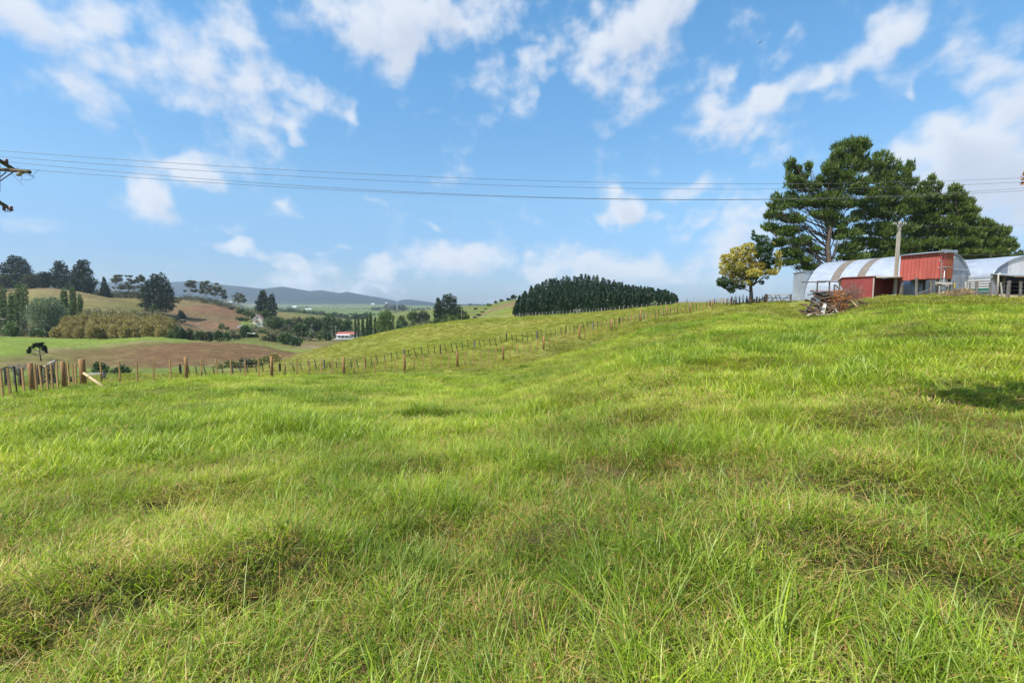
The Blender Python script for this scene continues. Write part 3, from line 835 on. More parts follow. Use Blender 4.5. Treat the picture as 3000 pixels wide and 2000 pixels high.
def px_tree(name, label, cat, base_px, d, base_py, lobes_px, mat, n, size, trunk_r=.3, trunk_top=None, group=None, limbs=True, depth=.85,
            bark='bark', seed=1, spread=.0, fork=.35, extra=None, limb=1.0, **kw):
    """tree standing on the ground at a column and distance; lobes given in photo pixels (x, y, rx, ry[, depth offset])"""
    base = G(base_px, d) if base_py is None else P(base_px, base_py, d)
    g = gz(base.x, base.y)
    base.z = g - .1
    r = random.Random(seed)
    t = thing(name, label, cat, base, group)
    L = []
    for lb in lobes_px:
        x, y, rx, ry = lb[:4]; dd = lb[4] if len(lb) > 4 else r.uniform(-1, 1) * spread
        c = P(x, y, d + dd); k = (d + dd) / F
        L.append((c.x, c.y, c.z, rx * k, max(rx, ry) * k * depth, ry * k))
    top = max(l[2] + l[5] * .5 for l in L)
    if trunk_top is not None: top = P(base_px, trunk_top, d).z
    mb = MB()
    tp = Vector((base.x + (sum(l[0] for l in L) / len(L) - base.x) * .5, base.y, top))
    path = wiggle(base, tp, 6, .018, seed)
    mb.tube(path, [trunk_r * (1.25 if i == 0 else 1 - .8 * i / 6) for i in range(7)], 8)
    if limbs:
        for i, l in enumerate(L):
            c = Vector(l[:3]); f = min(max((c.z - base.z) / max(top - base.z, .1) - fork * (.3 + .4 * r.random()), .12), .85)
            q = min(int(f * 6), 5); s = path[q].lerp(path[q + 1], f * 6 - q)
            e = c + Vector((0, 0, l[5] * .2)); mid = s.lerp(e, .55) + Vector((0, 0, -.06 * (e - s).length))
            rr = trunk_r * (.42 - .22 * f) * limb
            mb.tube([s, mid, e], [rr, rr * .6, rr * .2], 5)
            for q2 in range(4 if len(L) < 40 else 1):
                e2 = c + Vector((r.uniform(-1, 1) * l[3], r.uniform(-1, 1) * l[4], r.uniform(-.3, .8) * l[5])) * .8
                s2 = s.lerp(mid, r.uniform(.4, 1)); mb.tube([s2, s2.lerp(e2, .5) + Vector((0, 0, .1)), e2], [rr * .4, rr * .25, rr * .08], 4)
    mb.build('trunk', M[bark], t, smooth=True)
    crown(t, L, n, size, mat, seed=seed, **kw)
    if extra: extra(t, d)
    return t


def v7(*a):      # coordinates read off an enlargement of the pine group
    return [(2100 + x * .3827, 380 + y * .3827, rx * .3827, ry * .3827, *z) for (x, y, rx, ry, *z) in a]


def sprays(a, seed, n=3):
    """break a lobe into rising brush-like boughs"""
    r = random.Random(seed); out = []
    for (x, y, rx, ry, *z) in a:
        out.append((x, y, rx * .82, ry * .8, *z))
        for k in range(n):
            t = r.uniform(0, 2 * pi); q = r.uniform(.55, 1.0)
            s = r.uniform(.26, .44)
            out.append((x + cos(t) * rx * q, y - sin(t) * ry * q * .9, max(rx * s, 5), max(ry * s * 1.0, 5), r.uniform(-1.4, 1.4)))
    return out


PINE = dict(size=.50, aspect=.27, up=.75, outward=.7, inner=.5, gap=.22, gapscale=2.2, jitter=.45, depth=.7, bark='bark', fork=.55, limb=.42, spike=.22, rough=.34)


def big_pines():
    A = v7((1020, 140, 130, 75), (930, 215, 60, 60), (1120, 120, 60, 45), (850, 300, 60, 60), (990, 290, 160, 90), (1110, 210, 60, 50), (860, 380, 90, 60), (1000, 420, 170, 80),
           (560, 270, 42, 55), (590, 320, 60, 50), (700, 290, 30, 48), (650, 350, 60, 40), (600, 420, 90, 55), (700, 440, 100, 50), (560, 500, 50, 30),
           (450, 520, 50, 40), (470, 580, 90, 45), (640, 560, 130, 50), (820, 540, 140, 60), (950, 560, 120, 70), (430, 660, 80, 40), (560, 680, 110, 45),
           (400, 740, 70, 35), (520, 780, 100, 45), (640, 760, 60, 25, 1.5), (620, 860, 110, 40), (480, 860, 70, 35), (560, 940, 110, 40), (520, 1020, 70, 30),
           (640, 1000, 90, 32), (700, 1050, 70, 26), (830, 650, 110, 45), (960, 700, 110, 55), (1010, 800, 110, 50), (1000, 900, 100, 45), (1060, 980, 120, 40), (740, 920, 60, 22))
    px_tree('pine_tree', 'tallest rugged pine, its bare trunk showing above the curved barn roof', 'pine tree', 2437, 75, 876, sprays(A, 1, 4), 'pine', 51000,
            trunk_r=.62, trunk_top=560, group='big pines behind the barns', seed=11, **PINE)
    B = v7((1270, 215, 75, 60), (1210, 290, 80, 60), (1340, 270, 70, 55), (1400, 330, 90, 60), (1480, 280, 34, 50), (1250, 370, 110, 60), (1420, 410, 110, 55), (1280, 470, 150, 60),
           (1200, 560, 130, 60), (1400, 530, 150, 60), (1150, 650, 120, 50), (1330, 640, 150, 60), (1480, 600, 90, 50), (1200, 760, 150, 60), (1380, 760, 150, 60),
           (1150, 870, 120, 50), (1300, 880, 150, 50), (1260, 960, 160, 40), (1420, 880, 120, 50))
    px_tree('pine_tree', 'second tall pine of the group, round green top just right of the highest one', 'pine tree', 2590, 80, 876, sprays(B, 2, 4), 'pine', 39000,
            trunk_r=.6, trunk_top=560, group='big pines behind the barns', seed=12, **PINE)
    C = v7((1645, 385, 36, 36), (1600, 430, 60, 34), (1560, 490, 90, 50), (1660, 470, 50, 36), (1705, 440, 18, 38), (1640, 540, 110, 50), (1540, 600, 110, 55), (1690, 620, 110, 55),
           (1600, 700, 140, 55), (1500, 780, 110, 55), (1680, 780, 130, 55), (1570, 870, 150, 50), (1720, 880, 110, 45), (1480, 940, 120, 35), (1640, 960, 140, 35))
    px_tree('pine_tree', 'pine with a small knobbly top standing behind the red box shed', 'pine tree', 2705, 82, 876, sprays(C, 3, 4), 'pine', 31500,
            trunk_r=.55, trunk_top=620, group='big pines behind the barns', seed=13, **PINE)
    D = v7((1820, 455, 50, 34), (1855, 500, 60, 36), (1800, 520, 70, 40), (1930, 560, 42, 46), (1850, 590, 100, 45), (1960, 620, 50, 34), (1900, 680, 100, 45), (1800, 700, 80, 45),
           (1860, 780, 120, 50), (1960, 740, 60, 40), (1820, 860, 120, 45), (1930, 860, 90, 40), (1860, 940, 140, 36))
    px_tree('pine_tree', 'pine with stepped right edge standing above the peak of the grey gable', 'pine tree', 2800, 79, 876, sprays(D, 4, 4), 'pine', 27000,
            trunk_r=.5, trunk_top=640, group='big pines behind the barns', seed=14, **PINE)
    E = v7((2050, 705, 50, 30), (2080, 750, 80, 36), (2170, 790, 70, 36), (2020, 790, 90, 45), (2235, 780, 24, 24), (2140, 860, 110, 40), (2230, 850, 50, 34), (2010, 880, 110, 45),
           (2100, 930, 120, 36), (2220, 920, 60, 30), (2285, 895, 22, 26), (2310, 950, 30, 16), (2010, 960, 120, 34), (2200, 970, 90, 22))
    px_tree('pine_tree', 'lowest pine at the right end of the group above the white roof', 'pine tree', 2885, 84, 876, sprays(E, 5, 4), 'pine', 22500,
            trunk_r=.45, trunk_top=740, group='big pines behind the barns', seed=15, **PINE)


def r5(*a):
    return [(2060 + x / 4.704, 660 + y / 4.704, rx / 4.704, ry / 4.704, *z) for (x, y, rx, ry, *z) in a]


def golden_tree():
    d = 52
    yl = r5((620, 300, 90, 50), (470, 360, 90, 60), (330, 450, 100, 50), (680, 400, 100, 70), (520, 470, 110, 60), (300, 560, 80, 60), (460, 560, 110, 60), (640, 540, 100, 60),
            (340, 640, 110, 60), (560, 640, 120, 60), (760, 560, 100, 60), (500, 720, 130, 50), (700, 660, 110, 60), (850, 620, 100, 55), (600, 790, 70, 40),
            (950, 640, 80, 45), (1030, 400, 45, 45), (1040, 500, 45, 60), (1030, 580, 40, 50), (955, 260, 28, 30), (430, 790, 70, 35), (650, 270, 50, 30))
    gr = r5((690, 110, 22, 40), (720, 170, 50, 40), (820, 200, 90, 60), (850, 300, 110, 70), (830, 400, 110, 80), (900, 500, 100, 60), (860, 550, 70, 50), (800, 330, 90, 60, 1),
            (280, 760, 90, 50), (250, 800, 60, 45), (360, 840, 90, 55), (390, 900, 50, 35), (500, 850, 80, 35), (700, 700, 60, 60, -1), (800, 790, 40, 26), (880, 720, 30, 20))
    base = P(2200, 893, d); base.z = gz(base.x, base.y) - .1
    t = thing('broadleaf_tree', 'yellow-leaved tree with dark green patches beside the timber gate', 'tree', base)
    mb = MB()
    q = lambda x, y, dd=0: P(2060 + x / 4.704, 660 + y / 4.704, d + dd)
    fork = q(655, 850); fork.y = base.y
    mb.tube([base, base.lerp(fork, .5) + Vector((.05, 0, 0)), fork], [.30, .2, .17], 9)
    for (pts, r0) in (([(655, 850), (620, 760), (520, 600), (420, 420)], .13), ([(655, 850), (720, 780), (800, 640), (860, 420), (800, 220)], .13), ([(650, 830), (650, 700), (640, 500), (600, 330)], .11),
                      ([(640, 910), (540, 860), (400, 800), (290, 770)], .05), ([(690, 830), (820, 720), (900, 640), (1030, 500)], .07), ([(620, 780), (480, 700), (330, 600)], .07),
                      ([(800, 640), (880, 560), (1030, 420)], .05), ([(560, 660), (440, 560), (320, 470)], .05), ([(655, 850), (700, 740), (720, 560), (700, 400)], .08)):
        dd = random.uniform(-1.2, 1.2)
        P3 = [q(x, y, dd * i / len(pts)) for i, (x, y) in enumerate(pts)]
        mb.tube(P3, [r0 * (1 - .7 * i / (len(P3) - 1)) for i in range(len(P3))], 6)
        r = random.Random(int(r0 * 1000))
        for i in range(1, len(P3)):
            for _ in range(4):
                e = P3[i] + Vector((r.uniform(-.8, .8), r.uniform(-.8, .8), r.uniform(-.1, .7)))
                mb.tube([P3[i - 1].lerp(P3[i], r.random()), e], [r0 * .25, .012], 4, cap=False)
    mb.build('trunk', M['bark'], t, smooth=True)
    cv = lambda a: [(*P(x, y, d + (z[0] if z else random.uniform(-1.2, 1.0))), rx * d / F, rx * d / F * .9, ry * d / F) for (x, y, rx, ry, *z) in a]
    crown(t, cv(yl), 12500, .20, 'yellow_leaf', name='crown', label='golden yellow foliage', seed=5, gap=.36, gapscale=.55, up=.25, aspect=.55, inner=.35)
    crown(t, cv(gr), 7000, .20, 'deep_leaf', name='crown', label='dark green foliage at the top right and lower left', seed=6, gap=.30, gapscale=.6, up=.25, aspect=.5, inner=.4)


def shade_tree():
    """tree just outside the right edge: its branch tip shows at the edge of the picture and its shade falls in the grass"""
    base = Vector((9.5, 2.0, 0)); base.z = gz(9.5, 2.0) - .1
    t = thing('broadleaf_tree', 'tree beyond the right edge with one reddish branch tip in the sky', 'tree', base)
    tip = P(3003, 524, 6.3)
    mb = MB()
    top = base + Vector((-.4, .3, 6))
    mb.tube([base, base + Vector((-.2, .1, 3)), top], [.24, .17, .08], 8)
    lob = [(tip.x + .05, tip.y, tip.z, .07, .12, .12), (tip.x + .30, tip.y, tip.z + .1, .22, .25, .18), (8.6, 5.2, 2.2, .8, .8, .5), (9.2, 3.4, 3.2, 1.3, 1.1, .8),
           (8.0, 2.6, 4.3, 1.3, 1.2, .8), (6.3, 2.3, 4.4, 1.1, .9, .5), (5.2, 3.2, 4.5, .9, .8, .4), (3.6, 3.6, 4.1, 1.1, .9, .5), (4.4, 3.3, 4.2, .9, .8, .4), (2.8, 3.4, 4.3, .5, .4, .2), (3.9, 2.7, 4.3, .9, .5, .3), (9.6, 1.6, 4.9, 1.6, 1.6, 1.1), (8.4, 1.0, 5.4, 1.4, 1.3, .9), (7.4, 3.9, 4.6, 1.0, .9, .5), (10.6, 3.0, 3.6, 1.3, 1.3, .9)]
    for l in lob:
        e = Vector(l[:3]); s = base.lerp(top, min(max((e.z - base.z) / 9, .3), .9))
        mb.tube([s, s.lerp(e, .6) + Vector((0, 0, .2)), e], [.06, .035, .01], 5)
    mb.build('trunk', M['bark'], t, smooth=True)
    crown(t, lob, 7500, .20, 'deep_leaf', seed=8, gap=.32, gapscale=.6, aspect=.5, inner=.7)
    crown(t, [(tip.x + .04, tip.y, tip.z, .06, .08, .11)], 60, .05, 'red_needles', name='branch_tip', label='reddish leaves at the branch tip', seed=9, gap=.1)


# forms of distant trees: lobes in units of (half width, height)
def form(kind, seed):
    r = random.Random(seed); L = []
    if kind == 'macro':      # dense dark cypress or pine with broken outline
        for i in range(13):
            z = .12 + .80 * (i / 12); w = (1 - max(0, (z - .40)) ** 1.4 * 1.55) * (1.12 if z > .15 else 1.0)
            for k in (-1, 1):
                L.append((k * w * r.uniform(.2, .62), z + r.uniform(-.03, .03), w * r.uniform(.34, .52), .085 * r.uniform(.8, 1.5)))
        L.append((r.uniform(-.15, .15), .92, .22, .08))
    elif kind == 'cone':
        for i in range(9):
            z = .14 + .8 * i / 8; w = .78 * (1 - .88 * (i / 8) ** 1.1)
            L.append((r.uniform(-.12, .12), z, w, .085))
    elif kind == 'gum':      # open crown of separate umbrellas high on bare trunks
        for i in range(13):
            z = r.uniform(.40, .96); x = r.uniform(-.8, .8) * (1.25 - z * .55)
            L.append((x, z, r.uniform(.24, .42), .055))
        L += [(0, .95, .35, .05), (-.3, .8, .3, .05), (.35, .72, .3, .05), (-.55, .42, .22, .05), (.5, .38, .2, .045)]
    elif kind == 'poplar':
        for i in range(10):
            z = .05 + .91 * i / 9; w = .85 * math.sin(min(1, (i + 1.6) / 5.5) * pi / 2) * (1 - .6 * max(0, (i - 4) / 5) ** 1.6)
            L.append((r.uniform(-.12, .12), z, w, .09))
    elif kind == 'round':
        for i in range(14):
            t = r.uniform(0, 2 * pi); q = r.uniform(.25, .72)
            L.append((cos(t) * q, .47 + sin(t) * q * .46, r.uniform(.26, .42), r.uniform(.12, .20)))
        L.append((0, .46, .7, .42))
    elif kind == 'umbrella':
        for i in range(26):
            t = r.uniform(-1, 1); L.append((t * .86, .86 - .34 * t * t + r.uniform(-.16, .05), r.uniform(.10, .20), r.uniform(.03, .06)))
    else:                    # bush: a dome down to the ground
        for i in range(11):
            t = r.uniform(0, pi); q = r.uniform(.3, .75)
            L.append((cos(t) * q, .30 + sin(t) * q * .62, r.uniform(.28, .42), r.uniform(.18, .28)))
        L.append((0, .35, .75, .42))
    return L


NAME = {'macro': 'cypress_tree', 'cone': 'conifer_tree', 'gum': 'gum_tree', 'poplar': 'poplar_tree', 'round': 'broadleaf_tree', 'umbrella': 'umbrella_tree', 'bush': 'bush'}
CAT = {'macro': 'cypress tree', 'cone': 'conifer', 'gum': 'gum tree', 'poplar': 'poplar', 'round': 'tree', 'umbrella': 'tree', 'bush': 'bush'}


def far_tree(kind, px, top, base, w, d, mat, label, n=1500, group=None, size=None, name=None, cat=None, seed=None):
    seed = seed or int(px * 7 + d)
    k = d / F
    row = 890 - gz((px - 1500) / F * d, d) / k          # where this spot of ground really shows
    base = min(max(row, base - 12), base + 25) if d > 100 else row
    h = base - top
    Lb = [(px + x * w / 2, base - z * h, rx * w / 2, rz * h) for (x, z, rx, rz) in form(kind, seed)]
    kw = dict(gap=.06, rough=.30, up=.25, inner=.4, aspect=.55, jitter=.7)
    if kind == 'gum': kw.update(gap=.22, inner=.7)
    if kind == 'cone': kw.update(up=.5, aspect=.3)
    if kind == 'macro': kw.update(up=.45, aspect=.5, gap=.06)
    if kind == 'poplar': kw.update(up=1.1, gap=.1, aspect=.45)
    size = size or max((3.2 if mat.startswith('olive') else 3.8) * k, .32)
    hm = h * k
    n = int(min(max((5.0 if kind != 'gum' else 2.6) * w * h * .75 * k * k / (size * size * kw['aspect'] * .5), 160), 15000))
    g = gz((px - 1500) / F * d, d); want = P(px, base, d).z
    # stand on the ground: shift the lobes with the difference between read and built ground
    tr = hm * (.018 if kind != 'gum' else .014) + .05
    return px_tree(name or NAME[kind], label, cat or CAT[kind], px, d, None, Lb, mat, n, size, trunk_r=tr, group=group, limbs=kind in ('gum', 'umbrella', 'macro', 'round'),
                   bark='pale_bark' if kind == 'gum' else 'bark', seed=seed, spread=.08 * w * k if kind in ('gum',) else 0, gapscale=max(hm / 9, .4), **kw)


def valley_trees():
    HG = 'dark trees along the left hilltop'
    far_tree('macro', 46, 748, 848, 98, 380, 'macro', 'broad dark cypress with a pointed top at the far left of the hilltop', 2600, HG)
    far_tree('round', 6, 796, 856, 50, 350, 'scrub', 'dull green tree low at the left edge of the hilltop', 900, HG)
    far_tree('round', 88, 800, 850, 62, 362, 'scrub', 'muted green tree in front of the leftmost dark cypress', 900, HG)
    far_tree('bush', 128, 792, 846, 60, 378, 'macro', 'low dark tree filling the dip between the hilltop cypresses', 900, HG)
    far_tree('macro', 177, 766, 852, 66, 380, 'macro', 'flat-topped dark cypress left of the taller one on the hilltop', 2000, HG)
    far_tree('macro', 240, 761, 872, 76, 372, 'macro', 'tallest dark cypress at the right end of the hilltop trees', 2400, HG)
    GG = 'gum trees on the left skyline'
    far_tree('cone', 306, 812, 872, 40, 420, 'macro', 'green pine between the tall cypress and the pale gum trees', 900, GG)
    for px, top, base, w, lb in ((344, 804, 878, 44, 'spreading gum tree, first right of the green skyline pine'), (382, 806, 880, 40, 'gum tree with two flat crowns in the middle of the left skyline'),
                                 (412, 805, 884, 34, 'gum tree close against the big dark cypress on the slope')):
        far_tree('gum', px, top, base, w, 430, 'gum', lb, 1100, GG)
    far_tree('macro', 462, 803, 924, 108, 325, 'macro', 'huge dark cypress standing alone on the slope above the olive willows', 3400)
    far_tree('bush', 531, 907, 946, 30, 308, 'macro', 'small dark shrub at the right foot of the huge cypress', 500)
    far_tree('bush', 450, 888, 922, 26, 318, 'mid_green', 'small green tree at the foot of the huge cypress', 400)
    RG = 'gum trees on the red ridge'
    for px, top, base, w, lb in ((556, 821, 870, 50, 'wide gum tree at the left end of the red ridge'), (592, 824, 873, 18, 'thin gum tree second on the red ridge'),
                                 (608, 822, 877, 36, 'tall gum tree third along the red ridge'), (634, 829, 884, 44, 'gum tree with a domed crown on the red ridge'),
                                 (656, 848, 888, 24, 'low gum tree right of the domed one on the red ridge'), (700, 858, 904, 52, 'separate spreading gum tree at the right end of the ridge')):
        far_tree('gum', px, top, base, w, 440, 'gum', lb, 1100, RG)
    far_tree('macro', 769, 852, 917, 44, 430, 'macro', 'left and taller of the two dark cypresses behind the church', 1600, 'cypress pair behind the church')
    far_tree('macro', 795, 862, 922, 36, 425, 'macro', 'right and lower of the two dark cypresses behind the church', 1400, 'cypress pair behind the church')
    PG = 'poplars at the left'
    for px, top, base, w, lb in ((8, 846, 950, 24, 'poplar cut by the left edge of the picture'), (34, 862, 945, 28, 'shorter broad poplar beside the left edge'),
                                 (54, 838, 970, 18, 'left one of the two slim dark poplars'), (71, 838, 970, 18, 'right one of the two slim dark poplars'),
                                 (188, 848, 926, 26, 'grey-green poplar just right of the big grey willow'), (213, 845, 926, 24, 'tallest poplar of the three behind the olive willows'),
                                 (234, 866, 928, 18, 'lowest dark poplar of the three behind the olive willows')):
        far_tree('poplar', px, top, base, w, 225, 'poplar', lb, 1100, PG)
    far_tree('round', 137, 852, 990, 112, 205, 'willow_grey', 'big grey-green willow left of the olive thicket', 4200)
    far_tree('bush', 30, 936, 985, 48, 200, 'bright_green', 'pale green spreading shrub under the slim poplars', 700)
    far_tree('bush', 110, 955, 992, 44, 198, 'mid_green', 'dark green shrub at the foot of the big grey willow', 600)
    WG = 'olive willows in the thicket'
    r = random.Random(3)
    rows = [(170, 'olive', 10, 168, 468, 940, 997), (181, 'olive', 11, 185, 478, 922, 990), (192, 'olive', 12, 200, 488, 908, 985), (203, 'olive_top', 9, 255, 475, 894, 975)]
    for d, mat, m, a, b, top, base in rows:
        for i in range(m):
            px = a + (b - a) * (i + r.uniform(-.2, .2)) / (m - 1)
            dome = 12 * abs((px - 345) / 140) ** 2
            w = r.uniform(38, 50)
            lb = 'olive brown willow in the thicket below the orange hillside' if mat == 'olive' else 'tawny willow rising at the back of the olive thicket'
            far_tree('round', px, top + dome * .8 + r.uniform(-4, 4), base, w, d + r.uniform(-2, 2), mat, lb, 900, WG, name='willow_tree', cat='willow', seed=int(px * 3 + d))
    far_tree('bush', 160, 970, 998, 26, 170, 'olive', 'small yellowish willow bush at the left end of the olive thicket', 350, WG)
    for px, top, base, w, d, mat, lb in ((500, 922, 985, 50, 215, 'mid_green', 'fresh green tree at the right end of the olive thicket'), (492, 952, 992, 36, 175, 'bright_green', 'bright green bush at the right foot of the olive thicket'),
                                         (530, 950, 990, 34, 190, 'deep_leaf', 'dark green bush between the thicket and the hedge'), (556, 958, 992, 30, 195, 'scrub', 'grey-green bush beside the power pole on the left'),
                                         (585, 962, 992, 34, 205, 'mid_green', 'green bush in the hedge below the red slope'), (612, 964, 995, 34, 205, 'scrub', 'brownish bush in the middle of the hedge below the red slope'),
                                         (640, 966, 998, 32, 210, 'deep_leaf', 'dark bush in the hedge right of the brownish one'), (664, 972, 1000, 30, 210, 'mid_green', 'rounded green bush left of the weeping tree'),
                                         (693, 976, 1003, 30, 215, 'scrub', 'low grey bush beside the weeping tree'),
                                         (610, 893, 924, 48, 400, 'mid_green', 'rounded dark green shrub on the red slope'), (568, 882, 906, 50, 412, 'scrub', 'wide grey-brown scrub high on the red slope'),
                                         (592, 884, 908, 40, 405, 'scrub', 'scrub above the rounded shrub on the red slope'), (640, 888, 910, 34, 412, 'macro', 'dark scrub under the ridge gum trees'),
                                         (677, 900, 915, 22, 400, 'macro', 'small dark bush below the low ridge gum'), (705, 902, 927, 28, 385, 'deep_leaf', 'dark bush left above the church lawn'),
                                         (722, 908, 930, 26, 380, 'mid_green', 'green bush above the yellow hedge by the church'),
                                         (700, 926, 939, 30, 350, 'gorse', 'yellowish bush beside the church drive'), (722, 927, 939, 22, 348, 'gorse', 'small yellow-green bush nearest the church wall'),
                                         (707, 927, 940, 16, 345, 'macro', 'tiny dark bush in front of the yellow hedge'),
                                         (650, 946, 963, 18, 300, 'bright_green', 'light green bush alone on the slope left of the church'), (666, 957, 970, 18, 290, 'deep_leaf', 'dark round bush below the light green one'),
                                         (742, 915, 940, 20, 352, 'mid_green', 'green conifer shrub tight against the church'), (780, 904, 928, 32, 372, 'mid_green', 'pale green tree in front of the cypress pair'),
                                         (803, 921, 975, 68, 318, 'mid_green', 'large broad green tree just right of the church'), (836, 930, 960, 50, 350, 'deep_leaf', 'dark tree behind the large tree right of the church'),
                                         (868, 922, 950, 50, 380, 'scrub', 'row of dark scrub trees left of the pale meadow'),
                                         (748, 974, 1010, 28, 228, 'mid_green', 'green shrub right beside the weeping tree'), (790, 974, 1020, 66, 212, 'scrub', 'grey-green clump of trees behind the ploughed slope'),
                                         (838, 968, 1024, 60, 206, 'mid_green', 'dense green tree at the right side of the valley clump'), (868, 985, 1027, 44, 202, 'deep_leaf', 'dark green tree at the right end of the valley clump'),
                                         (770, 965, 990, 40, 260, 'mid_green', 'green tree behind the grey-green clump'),
                                         (878, 938, 985, 50, 290, 'mid_green', 'rounded dark green tree left of the pale bush'), (910, 916, 966, 58, 345, 'deep_leaf', 'high crowned green tree left in the grove beyond the house'),
                                         (938, 924, 970, 40, 350, 'mid_green', 'middle tree of the grove beyond the house'), (966, 914, 972, 56, 345, 'deep_leaf', 'tallest tree of the grove beyond the house'),
                                         (994, 926, 972, 38, 345, 'mid_green', 'tree with a straight left side in the grove behind the house'), (1018, 928, 972, 38, 345, 'deep_leaf', 'right tree of the grove behind the house'),
                                         (909, 962, 983, 24, 300, 'willow_grey', 'pale grey-green bush under the grove'), (938, 964, 985, 22, 305, 'bright_green', 'small light bush under the grove'),
                                         (960, 968, 990, 26, 308, 'deep_leaf', 'dark bush left beside the house'), (985, 958, 980, 40, 330, 'mid_green', 'green trees close behind the red roof'),
                                         (1046, 964, 984, 26, 322, 'willow_grey', 'grey bush beside the right end of the house'), (1072, 953, 984, 46, 300, 'willow_grey', 'rounded grey-green tree right of the house'),
                                         (1130, 902, 978, 70, 265, 'bright_green', 'large round green tree in the middle of the valley'),
                                         (1178, 918, 956, 38, 330, 'mid_green', 'soft green tree right of the large round one'), (1212, 906, 955, 46, 345, 'mid_green', 'hazy tree left of the grey-brown one'),
                                         (1240, 905, 958, 44, 340, 'scrub', 'grey-brown tree left of the dark central cypress'), (1168, 944, 958, 20, 250, 'deep_leaf', 'small round bush under the soft green tree'),
                                         (1222, 946, 964, 26, 170, 'olive', 'yellowish bush at the crest of the green hill'),
                                         (1260, 938, 960, 40, 175, 'scrub', 'low scrub on the crest left of the dark cypress'), (1284, 928, 952, 46, 182, 'mid_green', 'light bush below the left side of the dark cypress'),
                                         (1304, 912, 948, 38, 190, 'mid_green', 'green tree in front of the dark central cypress'), (1326, 918, 945, 36, 178, 'bright_green', 'pale flat-topped tree in front of the dark central cypress'),
                                         (1356, 915, 942, 46, 186, 'mid_green', 'green tree right of the pale flat-topped one'),
                                         (1434, 888, 909, 20, 250, 'bright_green', 'small round tree on the bare hillside left of the plantation'), (1394, 901, 912, 12, 300, 'deep_leaf', 'tiny dark bush on the far hillside'),
                                         (1392, 925, 936, 18, 200, 'mid_green', 'lowest bush of the diagonal hedge on the hillside'), (1404, 919, 931, 18, 212, 'scrub', 'second bush up the diagonal hedge'),
                                         (1416, 912, 925, 17, 222, 'mid_green', 'third bush up the diagonal hedge'), (1426, 905, 917, 15, 235, 'scrub', 'topmost bush of the diagonal hedge'),
                                         (1506, 862, 884, 22, 262, 'macro', 'dark tree at the left shoulder of the pine plantation'), (1490, 872, 882, 16, 262, 'macro', 'small dark tree on the hill crest left of the plantation'),
                                         (1470, 876, 886, 16, 262, 'scrub', 'scrub bush on the crest of the bare hillside'), (1452, 881, 890, 14, 262, 'scrub', 'lower scrub bush on the crest of the bare hillside')):
        far_tree('bush' if base - top < 34 and w < 44 else 'round', px, top, base, w, d, mat, lb, 420 if w < 30 else 900, cat='bush' if base - top < 34 and w < 44 else 'tree')
    far_tree('poplar', 719, 954, 1008, 46, 226, 'deep_leaf', 'dark weeping tree in the valley below the church', 1500, name='weeping_tree', cat='tree')
    for px, top, base, w, lb in ((1041, 930, 964, 9, 'slim dark poplar left of the gap behind the house'), (1050, 929, 964, 9, 'slim dark poplar beside its twin behind the house'), (1063, 928, 960, 11, 'broader poplar near the pale meadow'),
                                 (1076, 926, 962, 10, 'poplar left of the tall valley poplars'), (1086, 918, 965, 14, 'tallest poplar of the valley row'), (1099, 932, 978, 13, 'dark poplar at the left foot of the round tree'),
                                 (1109, 935, 978, 10, 'thin dark poplar before the round tree'), (1122, 938, 976, 12, 'dark poplar in front of the round tree')):
        far_tree('poplar', px, top, base, w, 282, 'deep_leaf', lb, 420, 'valley poplars')
    far_tree('macro', 1312, 863, 925, 90, 262, 'macro', 'broad dark cypress on the skyline in the centre of the picture', 3000)
    far_tree('macro', 1283, 872, 918, 24, 266, 'macro', 'narrow cypress joined to the left side of the central one', 500)
    # near the fence
    far_tree('umbrella', 110, 996, 1054, 60, 84, 'macro', 'small flat-crowned dark tree alone on the brown slope', 1500, size=.22)
    far_tree('bush', 293, 1056, 1097, 48, 52, 'mid_green', 'dark green bush behind the fence left of its neighbour', 900, size=.26)
    far_tree('bush', 354, 1066, 1099, 64, 50, 'mid_green', 'low wide green bush right of the taller one behind the fence', 900, size=.24)
    for px, top, base, w, d, mat, lb in ((650, 1062, 1098, 46, 60, 'gorse', 'gorse bush at the left end of the gully scrub'), (682, 1052, 1098, 56, 61, 'gorse', 'gorse bush with grey stems in the gully'),
                                         (716, 1047, 1095, 56, 63, 'scrub', 'grey scrub bush in the middle of the gully'), (748, 1046, 1090, 54, 66, 'gorse', 'yellowish gorse bush in the gully'),
                                         (778, 1040, 1078, 44, 70, 'gorse', 'gorse bush at the foot of the green hill'), (806, 1028, 1064, 48, 76, 'olive', 'yellow-green bush at the right end of the gully')):
        far_tree('bush', px, top, base, w, d, mat, lb, 1100, 'bushes in the gully', size=.28)
    # bare grey shrub at the left
    b = G(41, 56); t = thing('bare_shrub', 'leafless pinkish-grey shrub low at the left behind the fence', 'shrub', b)
    mb = MB(); r = random.Random(5)
    for i in range(70):
        a = r.uniform(0, 2 * pi); e = b + Vector((cos(a) * r.uniform(.2, 1.25), sin(a) * r.uniform(.2, 1.2), r.uniform(.9, 1.9)))
        mid = b.lerp(e, .45) + Vector((r.uniform(-.15, .15), 0, .1)); mb.tube([b, mid, e], [.025, .018, .006], 4, cap=False)
        for k in range(3):
            s = mid.lerp(e, r.random()); mb.tube([s, s + Vector((r.uniform(-.35, .35), r.uniform(-.3, .3), r.uniform(.0, .35)))], [.011, .005], 3, cap=False)
    mb.build('branches', M['twig_grey'], t)
    # dead white tree and grey bush before the plantation
    b = G(1693, 119); t = thing('dead_tree', 'small bleached dead tree in front of the dark plantation', 'dead tree', b)
    mb = MB(); mb.tube([b, b + Vector((0, 0, 1.2))], [.09, .06], 5)
